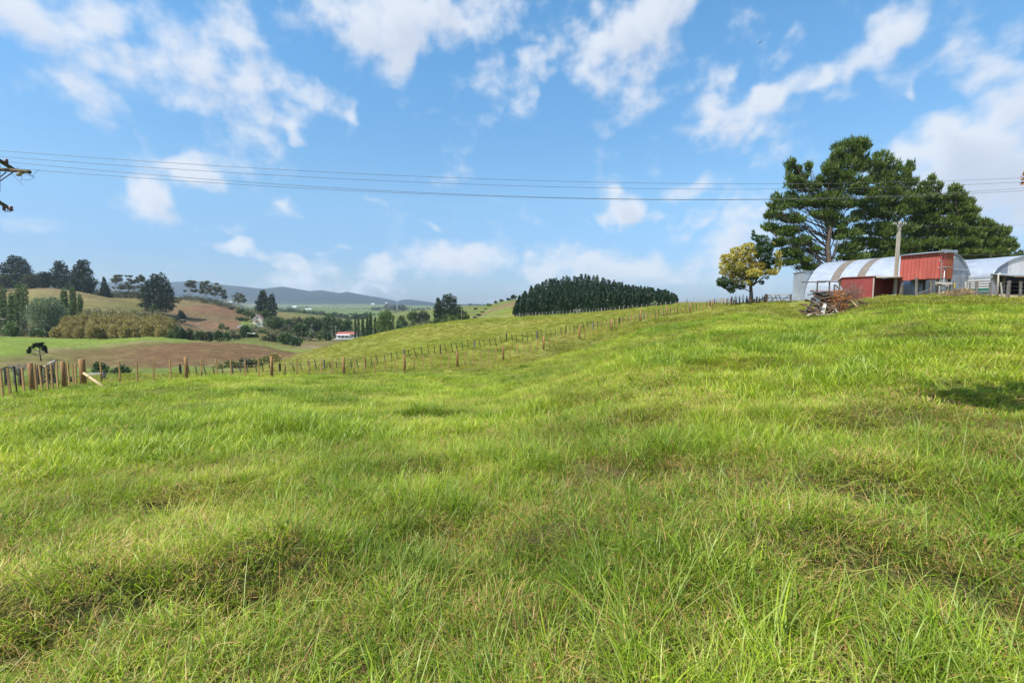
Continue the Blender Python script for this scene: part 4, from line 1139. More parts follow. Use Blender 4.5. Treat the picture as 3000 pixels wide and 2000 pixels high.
    for i in range(26):
        a = r.uniform(0, 2 * pi); s = b + Vector((0, 0, r.uniform(.6, 1.3))); e = s + Vector((cos(a) * r.uniform(.5, 1.5), sin(a), r.uniform(-.1, .8)))
        mb.tube([s, e], [.04, .015], 4, cap=False)
    mb.build('branches', M['white_wood'], t)
    far_tree('bush', 1918, 880, 899, 20, 124, 'willow_grey', 'grey bush at the right foot of the plantation', 500)


def plantation():
    r = random.Random(21); g = np.random.default_rng(21)
    OX = [1500, 1520, 1560, 1600, 1640, 1680, 1740, 1790, 1850, 1900, 1950, 1985, 1995]; OY = [905, 868, 836, 822, 814, 806, 806, 820, 836, 842, 850, 868, 892]
    Vs, Qs, off = [], [], 0
    stems = MB()
    for row, d in enumerate(np.arange(146, 214, 6.5)):
        for px in np.arange(1512, 1984, 3.4 * F / d * .62):
            x = px + r.uniform(-6, 6); dd = d + r.uniform(-2, 2)
            top = np.interp(x, OX, OY); f = row / 10
            tz = P(x, top, dd).z; b = G(x, dd)
            b.z = max(b.z, b.z)
            h = (tz - b.z) * (.62 + .40 * f) * r.uniform(.90, 1.02) if row > 0 else (tz - b.z) * r.uniform(.5, .62)
            if row >= 8: h = (tz - b.z) * r.uniform(.93, 1.05)
            if h < 3: continue
            n = 330; t = g.random(n) ** .8; w = (1 - t) ** .75 * min(h * .27, 3.2) + .10
            a = g.random(n) * 2 * pi; rr = w * (.35 + .65 * g.random(n))
            p = np.stack([b.x + np.cos(a) * rr, b.y + np.sin(a) * rr, b.z + .3 + t * (h - .3)], 1)
            ax = np.stack([np.cos(a), np.sin(a), .55 + g.random(n) * .6], 1) + g.normal(size=(n, 3)) * .25; ax /= np.linalg.norm(ax, axis=1)[:, None]
            bb = np.cross(ax, g.normal(size=(n, 3))); bb /= np.linalg.norm(bb, axis=1)[:, None]
            s = (1.15 * (.5 + .8 * g.random(n)) * (1 - .4 * t))[:, None]
            V = np.stack([p - ax * s * .5, p + bb * s * .22, p + ax * s * .6, p - bb * s * .22], 1).reshape(-1, 3)
            Vs.append(V); Qs.append(np.arange(n * 4).reshape(-1, 4) + off); off += n * 4
            if row < 2: stems.tube([b, b + Vector((0, 0, h * .9))], [.13, .04], 5)
    o = link('pine_forest', mesh_np('pine_forest', np.concatenate(Vs), np.concatenate(Qs), M['plantation']))
    props(o, 'dark dense pine plantation covering the hill behind the fence', 'forest', kind='stuff')
    s = stems.build('trunks', M['bark'], o, kind='stuff')
    # far lines of trees
    Vs, Qs, off = [], [], 0

    def line(px0, px1, base, h0, h1, d, m, spread=0):
        nonlocal off
        for i in range(m):
            px = px0 + (px1 - px0) * (i + r.uniform(-.3, .3)) / max(m - 1, 1)
            dd = d + r.uniform(-1, 1) * spread; k = dd / F; x = (px - 1500) * k; z = gz(x, dd)
            h = r.uniform(h0, h1) * k; w = h * r.uniform(.45, .9)
            V, Q = leaves([(x, dd, z + h * .5, w * .7, w * .7, h * .5)], 90, max(h * .22, .5), seed=i + int(px0), gap=.1, gapscale=h, up=.5)
            Vs.append(V); Qs.append(Q + off); off += len(V)
    line(820, 1000, 0, 10, 15, 820, 46, 12); line(1000, 1080, 0, 9, 22, 760, 22, 15); line(1070, 1260, 0, 6, 14, 900, 26, 20)
    line(1130, 1188, 0, 11, 17, 1500, 16, 25); line(1090, 1118, 0, 8, 10, 1500, 8, 10); line(640, 900, 0, 5, 9, 1700, 40, 60); line(1220, 1260, 0, 8, 12, 1300, 9, 20)
    line(1375, 1380, 0, 7, 8, 700, 2); line(1262, 1500, 0, 5, 9, 1300, 24, 60); line(880, 1120, 0, 4, 6, 2400, 34, 60); line(1385, 1440, 0, 3, 5, 650, 10, 5); line(700, 1100, 0, 3, 5, 3000, 50, 200)
    o = link('distant_woods', mesh_np('distant_woods', np.concatenate(Vs), np.concatenate(Qs), M['farwood']))
    props(o, 'far-off lines and clumps of dark trees on the plain', 'woods', kind='stuff')
    Vs, Qs, off = [], [], 0
    for i in range(70):
        px = r.uniform(-30, 275); d = r.uniform(374, 392); k = d / F; x = (px - 1500) * k; z = gz(x, d); h = r.uniform(14, 42) * k * (1 if px < 200 else .7)
        V, Q = leaves([(x, d, z + h * .5, h * .62, h * .6, h * .55)], 170, 3.8 * k, seed=i + 7000, gap=.06, gapscale=h, up=.4)
        Vs.append(V); Qs.append(Q + off); off += len(V)
    o = link('hilltop_undergrowth', mesh_np('hilltop_undergrowth', np.concatenate(Vs), np.concatenate(Qs), M['macro']))
    props(o, 'dark tangle of lower growth joining the cypresses on the left hilltop', 'scrub', kind='stuff')
    # hedge undergrowth of the valley floor
    Vs, Qs, off = [], [], 0
    for i in range(150):
        px = r.uniform(480, 900); d = 232 + (px - 480) * .02 + r.uniform(-14, 26)
        if px > 700: d = r.uniform(250, 300)
        k = d / F; x = (px - 1500) * k; z = gz(x, d); h = r.uniform(8, 17) * k
        V, Q = leaves([(x, d, z + h * .4, h * .9, h * .8, h * .55)], 90, .55, seed=i, gap=.1, gapscale=h)
        Vs.append(V); Qs.append(Q + off); off += len(V)
    for i in range(90):
        px = r.uniform(540, 750); d = 400 + (750 - px) * .07 + r.uniform(-8, 22)
        k = d / F; x = (px - 1500) * k; z = gz(x, d); h = r.uniform(9, 19) * k
        V, Q = leaves([(x, d, z + h * .35, h * 1.2, h * .8, h * .5)], 80, .8, seed=i + 500, gap=.1, gapscale=h)
        Vs.append(V); Qs.append(Q + off); off += len(V)
    for i in range(90):
        px = r.uniform(870, 1260); d = 330 + r.uniform(-10, 30)
        k = d / F; x = (px - 1500) * k; z = gz(x, d); h = r.uniform(8, 16) * k
        V, Q = leaves([(x, d, z + h * .4, h * .9, h * .8, h * .55)], 80, .7, seed=i + 900, gap=.1, gapscale=h)
        Vs.append(V); Qs.append(Q + off); off += len(V)
    def band(a, b, d0, d1, h0, h1, m, sd):
        nonlocal off
        for i in range(m):
            px = r.uniform(a, b); d = r.uniform(d0, d1); k = d / F; x = (px - 1500) * k; z = gz(x, d); h = r.uniform(h0, h1) * k
            V, Q = leaves([(x, d, z + h * .45, h * .8, h * .7, h * .6)], 130, 3.6 * k, seed=i + sd, gap=.08, gapscale=h)
            Vs.append(V); Qs.append(Q + off); off += len(V)
    band(285, 440, 422, 436, 10, 24, 46, 2000); band(0, 165, 206, 226, 14, 34, 60, 3000); band(470, 540, 196, 220, 18, 36, 26, 4000); band(810, 1030, 322, 345, 14, 28, 46, 5000)
    o = link('undergrowth', mesh_np('undergrowth', np.concatenate(Vs), np.concatenate(Qs), M['scrub']))
    props(o, 'tangled scrub and hedge growth on the valley floor', 'scrub', kind='stuff')


big_pines()
golden_tree()
shade_tree()
valley_trees()
plantation()


# ------------------------------------------------------------------ fences
def stake_mesh(name, h, w, kind, mat, seed, below=.25):
    """post or batten in local coordinates, foot below the ground; returns mesh"""
    mb = MB(); r = random.Random(seed)
    if kind == 'round':
        mb.tube([(0, 0, -below), (r.uniform(-.004, .004), 0, h * .5), (0, 0, h)], [w / 2 * 1.03, w / 2, w / 2 * .96], 10)
    elif kind == 'split':    # rough split post, tapering and uneven
        n = 6; b = len(mb.v)
        off = [r.uniform(.75, 1.2) for _ in range(n)]
        for i, z in enumerate((-below, h * .35, h * .75, h * (.95))):
            for k in range(n):
                t = 2 * pi * k / n; q = w / 2 * off[k] * r.uniform(.88, 1.1)
                mb.v.append((cos(t) * q, sin(t) * q * .8, z + (r.uniform(-.03, .05) if i == 3 else 0)))
        for i in range(3):
            for k in range(n):
                a, c = b + i * n + k, b + i * n + (k + 1) % n; mb.f.append((a, c, c + n, a + n))
        mb.f.append(tuple(b + 3 * n + k for k in range(n))); mb.f.append(tuple(b + k for k in range(n))[::-1])
    else:
        mb.box((0, 0, (h - below) / 2), (w, w * .8, h + below))
    me = bpy.data.meshes.new(name); me.from_pydata(mb.v, [], mb.f); me.materials.append(mat)
    if kind == 'round': me.polygons.foreach_set('use_smooth', [len(p.vertices) == 4 for p in me.polygons])
    me.update(); return me


def put(parent, name, me, p, tilt=0.0, az=0.0, rz=0.0, label=None):
    o = bpy.data.objects.new(name, me); COL.objects.link(o); o.parent = parent
    o.location = Vector(p) - ORG[parent.name]
    ax = Vector((cos(az), sin(az), 0))
    from mathutils import Quaternion
    o.rotation_mode = 'QUATERNION'
    o.rotation_quaternion = Quaternion(ax, tilt) @ Quaternion((0, 0, 1), rz)
    if label: o['label'] = label
    return o


def wires(parent, pts, hs, r, mat, name='wire'):
    for h in hs:
        mb = MB(); mb.tube([Vector(p) + Vector((0, 0, h)) for p in pts], r, 4, cap=False)
        mb.build(name, mat, parent)


def new_fence():
    n0 = NEWF(0); b = Vector((n0[1] * n0[0], n0[0], 0)); b.z = gz(b.x, b.y)
    t = thing('post_and_batten_fence', 'new fence of orange-brown round posts and thin pale battens running up the paddock', 'fence', b)
    posts = [stake_mesh('post', 1.17, .165, 'round', M['new_post'], i) for i in range(3)]
    bat = [stake_mesh('batten', 1.08, .058, 'sq', M['new_wood'], 10 + i) for i in range(2)]
    big = stake_mesh('strainer_post', 1.28, .25, 'round', M['new_post'], 5)
    r = random.Random(2); line = []
    for n in range(-1, 15):
        d, u = NEWF(n); p = Vector((u * d, d, 0)); p.z = gz(p.x, p.y); line.append(p + Vector((0, 0, 0)))
        if n == -1:
            put(t, 'strainer_post', big, p, label='thick round strainer post at the corner')
        else:
            put(t, 'post', posts[n % 3], p, r.uniform(-.02, .02), r.uniform(0, 3), r.uniform(0, 6))
        if n < 14:
            for k in range(1, 6 if n < 9 else 5):
                m = n + k / (6 if n < 9 else 5); d, u = NEWF(m); q = Vector((u * d, d, 0)); q.z = gz(q.x, q.y)
                put(t, 'batten', bat[k % 2], q + Vector((0, 0, r.uniform(-.06, .03))), r.uniform(-.025, .025), r.uniform(0, 3), r.uniform(-.3, .3))
    wires(t, line, (.15, .32, .5, .68, .86, 1.03), .0035, M['wire'])
    # short return from the corner towards the left edge
    A = line[0]; dx, dy = 2.4, -5.3
    t2 = thing('post_and_batten_fence', 'close-set new battens and round posts at the left edge before the old gate', 'fence', A)
    pts = [A]
    for x, k in ((209, 'b'), (202, 'b'), (190, 'b'), (181, 'b'), (173, 'p'), (154, 'b'), (138, 'b'), (124, 'b'), (107, 'b'), (90, 'b'), (78, 'p'), (53, 'b'), (31, 'd'), (12, 'b'), (-12, 'b'), (-40, 'b')):
        u = (x - 1500) / F; f = (u * A.y - A.x) / (dx - u * dy)
        q = Vector((A.x + dx * f, A.y + dy * f, 0)); q.z = gz(q.x, q.y); pts.append(q)
        if k == 'p': put(t2, 'post', posts[x % 3], q, r.uniform(-.02, .02), 0, r.uniform(0, 6))
        elif k == 'd': put(t2, 'post', stake_mesh('post', 1.15, .07, 'split', M['dark_wood'], 4), q, .02, 0, label='thin dark old post among the new battens')
        else: put(t2, 'batten', bat[x % 2], q + Vector((0, 0, r.uniform(-.04, .04))), r.uniform(-.03, .03), r.uniform(0, 3), r.uniform(-.3, .3))
    pts.sort(key=lambda p: -p.y)
    wires(t2, pts, (.2, .45, .7, .95), .0035, M['wire'])
    # stay leaning on the strainer
    s = A + Vector((.10, -.05, .62)); e = P(301, 1138, A.y - 1.1); e.z = gz(e.x, e.y) + .03
    mb = MB(); mb.tube([s - Vector((0, 0, 0)), s.lerp(e, .5), e], [.055, .06, .062], 8)
    o = mb.build('stay_pole', M['pale_pole'], None, smooth=True); props(o, 'pale peeled pole leaning down from the corner strainer post into the grass', 'pole')


OLDN = [(1289, 1047), (1390, 1024), (1488, 1006), (1576, 999), (1657.7, 985), (1736.6, 970), (1818.5, 952), (1885, 942), (1953, 932), (2014.6, 923), (2073.8, 910), (2137.5, 897)]


def old_line(n):
    u = (-.158 + .0729 * n) / (1 + .03155 * n); d = 42.5 * (1 + .03155 * n); return d, u


def old_fence():
    d, u = old_line(0); b = Vector((u * d, d, 0)); b.z = gz(b.x, b.y)
    t = thing('old_wire_fence', 'old fence of dark leaning battens and rough grey posts beyond the new fence', 'fence', b)
    posts = [stake_mesh('post', 1.0, .17, 'split', M['old_wood'] if i % 2 else M['dark_wood'], 30 + i) for i in range(4)]
    bat = [stake_mesh('batten', .92, .055, 'sq', M['dark_wood'], 40 + i) for i in range(2)]
    r = random.Random(8); line = []
    for n in range(-6, 14):
        d, u = old_line(n)
        p = Vector((u * d, d, 0)); p.z = gz(p.x, p.y); line.append(p)
        put(t, 'post', posts[n % 4], p - Vector((0, 0, .05)), r.uniform(-.06, .06), r.uniform(0, 3), r.uniform(0, 6))
    line2 = []
    for i in range(len(line) - 1):
        for k in range(1, 6):
            q = line[i].lerp(line[i + 1], k / 6 + r.uniform(-.02, .02)); q.z = gz(q.x, q.y)
            put(t, 'batten', bat[k % 2], q + Vector((0, 0, r.uniform(-.12, .02))), r.uniform(.06, .26) if i < 11 else r.uniform(-.1, .1), pi / 2 + .3 + pi, r.uniform(-.3, .3))
    wires(t, line, (.3, .6, .85), .003, M['wire'])


def far_fence():
    K = [(1385, 150), (1430, 143), (1480, 138), (1540, 133), (1600, 129), (1670, 125), (1727, 120), (1789, 114), (1852, 110), (1935, 106), (1992, 102), (2050, 96), (2100, 88), (2135, 76)]
    pts = [G(x, d) for x, d in K]
    t = thing('far_wire_fence', 'far fence of pale grey posts and battens along the crest before the plantation', 'fence', pts[0])
    post = [stake_mesh('post', 1.15, .15, 'split', M['white_wood'], 60 + i) for i in range(3)]
    bat = [stake_mesh('batten', 1.05, .075, 'sq', M['white_wood'], 70)]
    dk = stake_mesh('post', 1.2, .15, 'split', M['dark_wood'], 66)
    r = random.Random(9); L = []; acc = 0; cnt = 0
    for a, b in zip(pts[:-1], pts[1:]):
        seg = (b - a).length; m = max(2, int(seg / 1.05))
        for i in range(m):
            q = a.lerp(b, i / m); q.z = gz(q.x, q.y)
            if cnt % 5 == 0:
                put(t, 'post', dk if q.x > 38 and cnt % 2 else post[cnt % 3], q, r.uniform(-.05, .05), 0, r.random() * 6); L.append(q)
            else: put(t, 'batten', bat[0], q + Vector((0, 0, r.uniform(-.1, .05))), r.uniform(-.07, .07), pi / 2, r.uniform(-.3, .3))
            cnt += 1
    wires(t, L, (.25, .5, .75, 1.0), .005, M['wire'])


def corner_relics():
    """weathered remains of the old yard at the left"""
    q = lambda x, y, d: P(x * .3188, 700 + y * .3188, d)
    def stick(name, label, cat, a, b, w, mat, h=None, split=True):
        t = thing(name, label, cat, a); mb = MB()
        if split: mb.tube([a, a.lerp(b, .5) + Vector((random.uniform(-.02, .02), 0, 0)), b], [w / 2 * 1.1, w / 2, w / 2 * .8], 7)
        else: mb.bar(a, b, w, h)
        mb.build('post' if split else 'rail', mat, t); return t
    def up(x, y0, y1, d):
        a = q(x, y1, d); a.z = gz(a.x, a.y) - .1; b = q(x, y0, d); return a, b
    for (x0, x1, y0, y1, d, w, m, lb) in ((60, 45, 1350, 1175, 24.5, .13, 'old_wood', 'leaning silver-grey post at the far left of the old yard'), (138, 130, 1370, 1175, 24.5, .11, 'old_wood', 'thin grey post left of the dark square post'),
                                          (190, 190, 1365, 1185, 24, .22, 'dark_wood', 'dark wire-wrapped post left of the thick new post'), (322, 322, 1370, 1180, 24.5, .10, 'dark_wood', 'narrow dark post left of the gate'),
                                          (365, 362, 1375, 1160, 24, .26, 'dark_wood', 'thick black post wrapped in rusty wire beside the broken gate'), (498, 470, 1380, 1150, 24.6, .20, 'old_wood', 'splintered grey post at the right of the broken gate'),
                                          (580, 572, 1345, 1225, 25, .12, 'dark_wood', 'short dark stump left of the corner post'), (650, 648, 1345, 1265, 25.5, .16, 'dark_wood', 'low dark stump just left of the corner post'),
                                          (300, 296, 1350, 1190, 25, .06, 'dark_wood', 'thin dark stake behind the new battens')):
        a, b = up(x0, y0, y1, d)
        a = q(x0, y0, d); a.z = gz(a.x, a.y) - .12; b = q(x1, y1, d)
        stick('old_post', lb, 'post', a, b, w, M[m])
    # rails on the left
    for (a, b, lb) in (((-20, 1205), (70, 1175), 'grey rail leaning at the left edge'), ((80, 1180), (200, 1188), 'horizontal grey rail between the thin grey post and the dark square post'), ((-20, 1180), (60, 1215), 'second grey rail crossing low at the left edge')):
        stick('old_rail', lb, 'rail', q(*a, 24.7), q(*b, 24.6), .10, M['old_wood'], .05, split=False)
    # broken gate hanging askew
    A = q(405, 1185, 24.2); B = q(500, 1130, 25.6)
    t = thing('broken_gate', 'broken grey timber gate hanging askew behind the new battens', 'gate', A)
    for k in range(6):
        f = k / 5
        p = A.lerp(q(405, 1400, 24.2), f * .95); s = B.lerp(q(480, 1370, 25.4), f)
        mb = MB(); mb.bar(p, s, .035, .13); mb.build('rail', M['old_wood'], t)
    for (p, s) in (((405, 1170), (402, 1400)), ((500, 1125), (495, 1390)), ((420, 1390), (500, 1140)), ((445, 1150), (450, 1380))):
        mb = MB(); mb.bar(q(*p, 24.15), q(*s, 24.9), .04, .12); mb.build('brace', M['old_wood'], t)
    mb = MB(); mb.bar(q(400, 1185, 24.1), q(505, 1125, 24.8), .09, .16); mb.build('top_rail', M['white_wood'], t)
    # rails and stumps right of the strainer
    stick('old_rail', 'pale horizontal rail left of the jagged stump behind the fence', 'rail', q(820, 1240, 30), q(950, 1232, 30), .10, M['white_wood'], .10, split=False)
    g = q(940, 1310, 30); g.z = gz(g.x, g.y) - .1
    t = thing('tree_stump', 'jagged grey stump with splintered top behind the fence', 'stump', g); mb = MB()
    mb.tube([g, q(950, 1260, 30)], [.16, .13], 7)
    for dx, dy in ((-18, 1215), (5, 1205), (25, 1220), (45, 1225)):
        mb.tube([q(950, 1265, 30), q(950 + dx, dy, 30)], [.06, .02], 5)
    mb.build('wood', M['old_wood'], t)
    stick('old_rail', 'dark fallen rail lying behind the stay pole', 'rail', q(745, 1295, 26), q(850, 1325, 26), .13, M['dark_wood'], .10, split=False)
    stick('fallen_branch', 'grey branch lying in the grass right of the jagged stump', 'branch', q(1045, 1294, 32), q(1105, 1294, 32), .12, M['old_wood'])
    stick('fallen_branch', 'grey rail lying low left of the corner post', 'branch', q(600, 1262, 25.5), q(690, 1290, 25.5), .10, M['old_wood'])
    for (x, y0, y1, w, lb) in ((1312, 1312, 1287, .32, 'short dark stump in the grass between the battens'), (1402, 1302, 1288, .12, 'tiny dark peg right of the short stump'), (1232, 1305, 1290, .10, 'tiny dark peg left of the short stump'),
                               (1550, 1298, 1283, .12, 'tiny dark peg before the thick fence post')):
        d = 33; a = q(x, y0, d); b = q(x, y1, d); a.z = min(a.z, gz(a.x, a.y))
        stick('stump', lb, 'stump', a - Vector((0, 0, .1)), b, w, M['dark_wood'])
    a = q(1778, 1268, 34); mb = MB(); mb.sphere(a, .22, 7, 5, .6)
    o = mb.build('boulder', M['stone'], None, smooth=True); props(o, 'pale grey rock in the grass behind the fence', 'rock')


new_fence(); old_fence(); far_fence(); corner_relics()


# ------------------------------------------------------------------ farm buildings
class Fr:
    """frame on the ground: a along the front, b away from the viewer, z up"""
    def __init__(s, x, y, deg, z=None):
        t = radians(deg); s.o = Vector((x, y, gz(x, y) if z is None else z)); s.A = Vector((cos(t), sin(t), 0)); s.B = Vector((-sin(t), cos(t), 0))

    def __call__(s, a, b, z=0.0): return s.o + s.A * a + s.B * b + Vector((0, 0, z))
    @property
    def ax(s): return (s.A, s.B, Vector((0, 0, 1)))


def oriented(mb, fr, name, mat, parent, **kw):
    """link a mesh so that its local axes follow the frame (corrugation textures use them)"""
    from mathutils import Matrix
    R = Matrix((fr.A, fr.B, Vector((0, 0, 1)))).transposed()      # local -> world
    Ri = R.transposed(); o0 = ORG.get(parent.name, Vector())
    me = bpy.data.meshes.new(name)
    me.from_pydata([tuple(Ri @ (Vector(v) - fr.o)) for v in mb.v], [], mb.f)
    me.materials.append(mat)
    if kw.get('smooth'): me.polygons.foreach_set('use_smooth', [True] * len(me.polygons))
    me.update()
    ob = bpy.data.objects.new(name, me); COL.objects.link(ob); ob.parent = parent
    ob.location = fr.o - o0
    ob.rotation_euler = R.to_euler()
    if kw.get('label'): ob['label'] = kw['label']
    ORG[ob.name] = o0
    return ob


def arc_sheet(fr, a0, W, H, t0, t1, b0, b1, lift, thick=.02, n=10, base=0.0):
    """curved roofing sheet: elliptic arc from angle t0 to t1 (0 = left foot, pi = right foot)"""
    mb = MB(); vs = []; 
    for i in range(n + 1):
        t = t0 + (t1 - t0) * i / n
        for b in (b0, b1):
            for k in (0, thick):
                vs.append(fr(a0 - cos(t) * (W + lift + k - thick), b, base + sin(t) * (H + lift + k - thick)))
    fs = []
    for i in range(n):
        p, q = i * 4, i * 4 + 4
        fs += [(p + 1, p + 3, q + 3, q + 1), (p, q, q + 2, p + 2), (p, p + 1, q + 1, q), (p + 2, q + 2, q + 3, p + 3)]
    fs += [(0, 2, 3, 1), (4 * n, 4 * n + 1, 4 * n + 3, 4 * n + 2)]
    return mb.add(vs, fs)


def gable_sheet(fr, a0, W, H, x0, x1, b, z0=0.0, th=.03, base=0.0, cut=0.0):
    """vertical sheet of an end wall between x0 and x1, its top cut to the arc"""
    f = lambda x: base + H * math.sqrt(max(0, 1 - ((x - a0) / W) ** 2)) - cut
    n = 4; top = [(x0 + (x1 - x0) * i / n, f(x0 + (x1 - x0) * i / n)) for i in range(n + 1)]
    prof = [fr(x0, b, z0), fr(x1, b, z0)] + [fr(x, b, max(z, z0 + .01)) for x, z in reversed(top)]
    return MB().prism(prof, fr.B * th)


def barn_round():
    fr = Fr(43.7, 46.0, 20); fr.o.z = P(2765, 866, 46).z - .35
    t = thing('round_barn', 'long half-round barn of bright curved iron with two brown bands and a grey end wall', 'barn', fr.o)
    W, H = 4.2, 4.65; r = random.Random(4); n = 13; L = 11.9
    for i in range(n):
        b0, b1 = L * i / n, L * (i + 1) / n + .05
        m = M['skylight'] if i in (6, 9) else M['zinc_roof']
        lf = .012 * (i % 2)
        sp = .50
        oriented(arc_sheet(fr, 0, W, H, sp, 1.62, b0, b1, lf + .015), fr, 'roof_sheet', m, t, label='browned band of roofing' if i in (6, 9) else None)
        oriented(arc_sheet(fr, 0, W, H, 0.0, sp + .05, b0, b1, lf, n=5), fr, 'roof_sheet', M['zinc_roof'], t)
        oriented(arc_sheet(fr, 0, W, H, 1.60, pi, b0, b1, lf, n=8), fr, 'roof_sheet', M['zinc_roof'], t)
    # edge rib
    mb = MB(); pts = [fr(-cos(x) * (W + .03), -.06, sin(x) * (H + .03)) for x in np.linspace(0, pi, 25)]
    mb.tube(pts, .05, 6); mb.build('edge_trim', M['zinc_trim'], t, smooth=True)
    xs = np.linspace(-W + .02, W - .02, 11)
    for i in range(10):
        oriented(gable_sheet(fr, 0, W - .02, H - .02, xs[i], xs[i + 1] + .01, .02 + .006 * (i % 2)), fr, 'wall_sheet', M['zinc_wall'], t)
        oriented(gable_sheet(fr, 0, W - .02, H - .02, xs[i], xs[i + 1] + .01, L + .006 * (i % 2)), fr, 'wall_sheet', M['zinc_wall'], t)
    # sliding door with its head flashing and vertical seam
    for k in range(3):
        mb = MB().box(fr(.35 + .98 * k, -.05, 1.45), (.96, .04, 2.9), ax=fr.ax); oriented(mb, fr, 'door_panel', M['zinc_wall'], t)
    mb = MB().box(fr(1.33, -.10, 2.98), (3.3, .12, .12), ax=fr.ax); mb.build('door_rail', M['zinc_trim'], t)
    mb = MB().box(fr(.0, -.07, 3.7), (.05, .04, 1.4), ax=fr.ax); mb.build('seam_strip', M['zinc_trim'], t)
    mb = MB().box(fr(3.55, -.08, .75), (.42, .06, .62), ax=fr.ax); mb.build('notice_board', M['white'], t)
    mb = MB().sphere(fr(.25, -.2, 4.05), .14, 8, 6, 1.4).bar(fr(.25, -.2, 4.05), fr(.25, 0, 4.15), .04); mb.build('insulator', M['white_wood'], t)
    # grey lean-to at the far end
    c2 = fr(-4.15, 12.05); f2 = Fr(c2.x, c2.y, 20); f2.o.z = P(2350, 886, 56).z - .25
    t = thing('iron_lean_to', 'flat-roofed grey iron annex at the far left end of the round barn', 'shed', f2.o)
    for k in range(3):
        mb = MB().box(f2(.5 + 1.0 * k, .0 + .01 * (k % 2), 2.0), (.99, .04, 4.0), ax=f2.ax); oriented(mb, f2, 'wall_sheet', M['zinc_pale'], t)
    for k in range(2):
        mb = MB().box(f2(-.02, .38 + .72 * k, 1.95), (.04, .71, 3.9), ax=f2.ax); oriented(mb, f2, 'wall_sheet', M['zinc_wall'], t)
    mb = MB().add([f2(-.15, -.1, 4.0), f2(3.2, -.1, 4.05), f2(3.2, 1.6, 3.95), f2(-.15, 1.6, 3.85), f2(-.15, -.1, 4.08), f2(3.2, -.1, 4.13), f2(3.2, 1.6, 4.03), f2(-.15, 1.6, 3.93)],
                  [(0, 3, 2, 1), (4, 5, 6, 7), (0, 1, 5, 4), (1, 2, 6, 5), (2, 3, 7, 6), (3, 0, 4, 7)]); mb.build('roof', M['zinc_trim'], t)


def barn_white():
    fr = Fr(54.2, 46.5, 10); fr.o.z = P(2900, 868, 43).z - .2
    t = thing('white_barn', 'wide barn with a white curved roof and a dark open front at the right edge', 'barn', fr.o)
    W, H, bs = 7.0, 2.55, 1.95; n = 9; L = 13.0
    for i in range(n):
        oriented(arc_sheet(fr, 0, W, H, .0, 1.57, L * i / n, L * (i + 1) / n + .04, .012 * (i % 2), n=12, base=bs), fr, 'roof_sheet', M['zinc_roof'], t)
        oriented(arc_sheet(fr, 0, W, H, 1.57, pi, L * i / n, L * (i + 1) / n + .04, .012 * (i % 2), n=8, base=bs), fr, 'roof_sheet', M['zinc_roof'], t)
    mb = MB(); mb.tube([fr(-cos(x) * (W + .03), -.06, bs + sin(x) * (H + .03)) for x in np.linspace(0, pi, 25)], .06, 6); mb.build('edge_trim', M['zinc_trim'], t, smooth=True)
    xs = np.linspace(-W + .02, W - .02, 15)
    for i in range(14):
        m = M['zinc_wall'] if i < 2 else M['white_iron']
        oriented(gable_sheet(fr, 0, W - .02, H - .02, xs[i], xs[i + 1] + .01, .02 + .006 * (i % 2), z0=2.2, base=bs), fr, 'wall_sheet', m, t)
    # side wall of horizontal slats: white, grey and green
    for k in range(15):
        m = M['green_sheet'] if k in (3, 4, 6, 7) else (M['white'] if k % 2 == 0 else M['zinc_wall'])
        mb = MB().box(fr(-W - .02, 2.4 if k not in (3, 4, 6, 7) else 1.3, .12 + k * .125), (.04, 4.7 if k not in (3, 4, 6, 7) else 2.4, .085), ax=fr.ax)
        mb.build('slat', m, t)
    mb = MB().box(fr(-W + .02, 6.5, 1.07), (.04, 13, 2.1), ax=fr.ax); mb.build('side_wall', M['zinc_wall'], t)
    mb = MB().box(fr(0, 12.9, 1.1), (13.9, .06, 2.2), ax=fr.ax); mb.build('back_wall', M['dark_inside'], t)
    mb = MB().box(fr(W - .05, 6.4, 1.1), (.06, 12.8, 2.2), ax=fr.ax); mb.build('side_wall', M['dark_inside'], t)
    # corner posts and front return
    for k in range(3):
        mb = MB().box(fr(-W + .2 + .33 * k, -.02, 1.1), (.3, .04, 2.2), ax=fr.ax); oriented(mb, fr, 'wall_sheet', M['zinc_wall'], t)
    for a in (-5.85, -2.2, 1.6, 5.4):
        mb = MB().box(fr(a, -.3, 1.1), (.16, .16, 2.2), ax=fr.ax); mb.build('post', M['old_wood'], t)
    # verandah roof
    mb = MB().add([fr(-W - .1, -1.7, 2.12), fr(W, -1.7, 2.12), fr(W, .05, 2.42), fr(-W - .1, .05, 2.42), fr(-W - .1, -1.7, 2.20), fr(W, -1.7, 2.20), fr(W, .05, 2.50), fr(-W - .1, .05, 2.50)],
                  [(0, 3, 2, 1), (4, 5, 6, 7), (0, 1, 5, 4), (1, 2, 6, 5), (2, 3, 7, 6), (3, 0, 4, 7)]); mb.build('verandah_roof', M['zinc_trim'], t)
    mb = MB().box(fr(0, -1.66, 2.12), (13.6, .05, .16), ax=fr.ax); mb.build('fascia', M['new_wood'], t)
    for a in (-6.4, -3.4, 0, 3.4): 
        mb = MB().bar(fr(a, -1.6, 2.1), fr(a, 0, 2.35), .08, .12); mb.build('rafter', M['old_wood'], t)


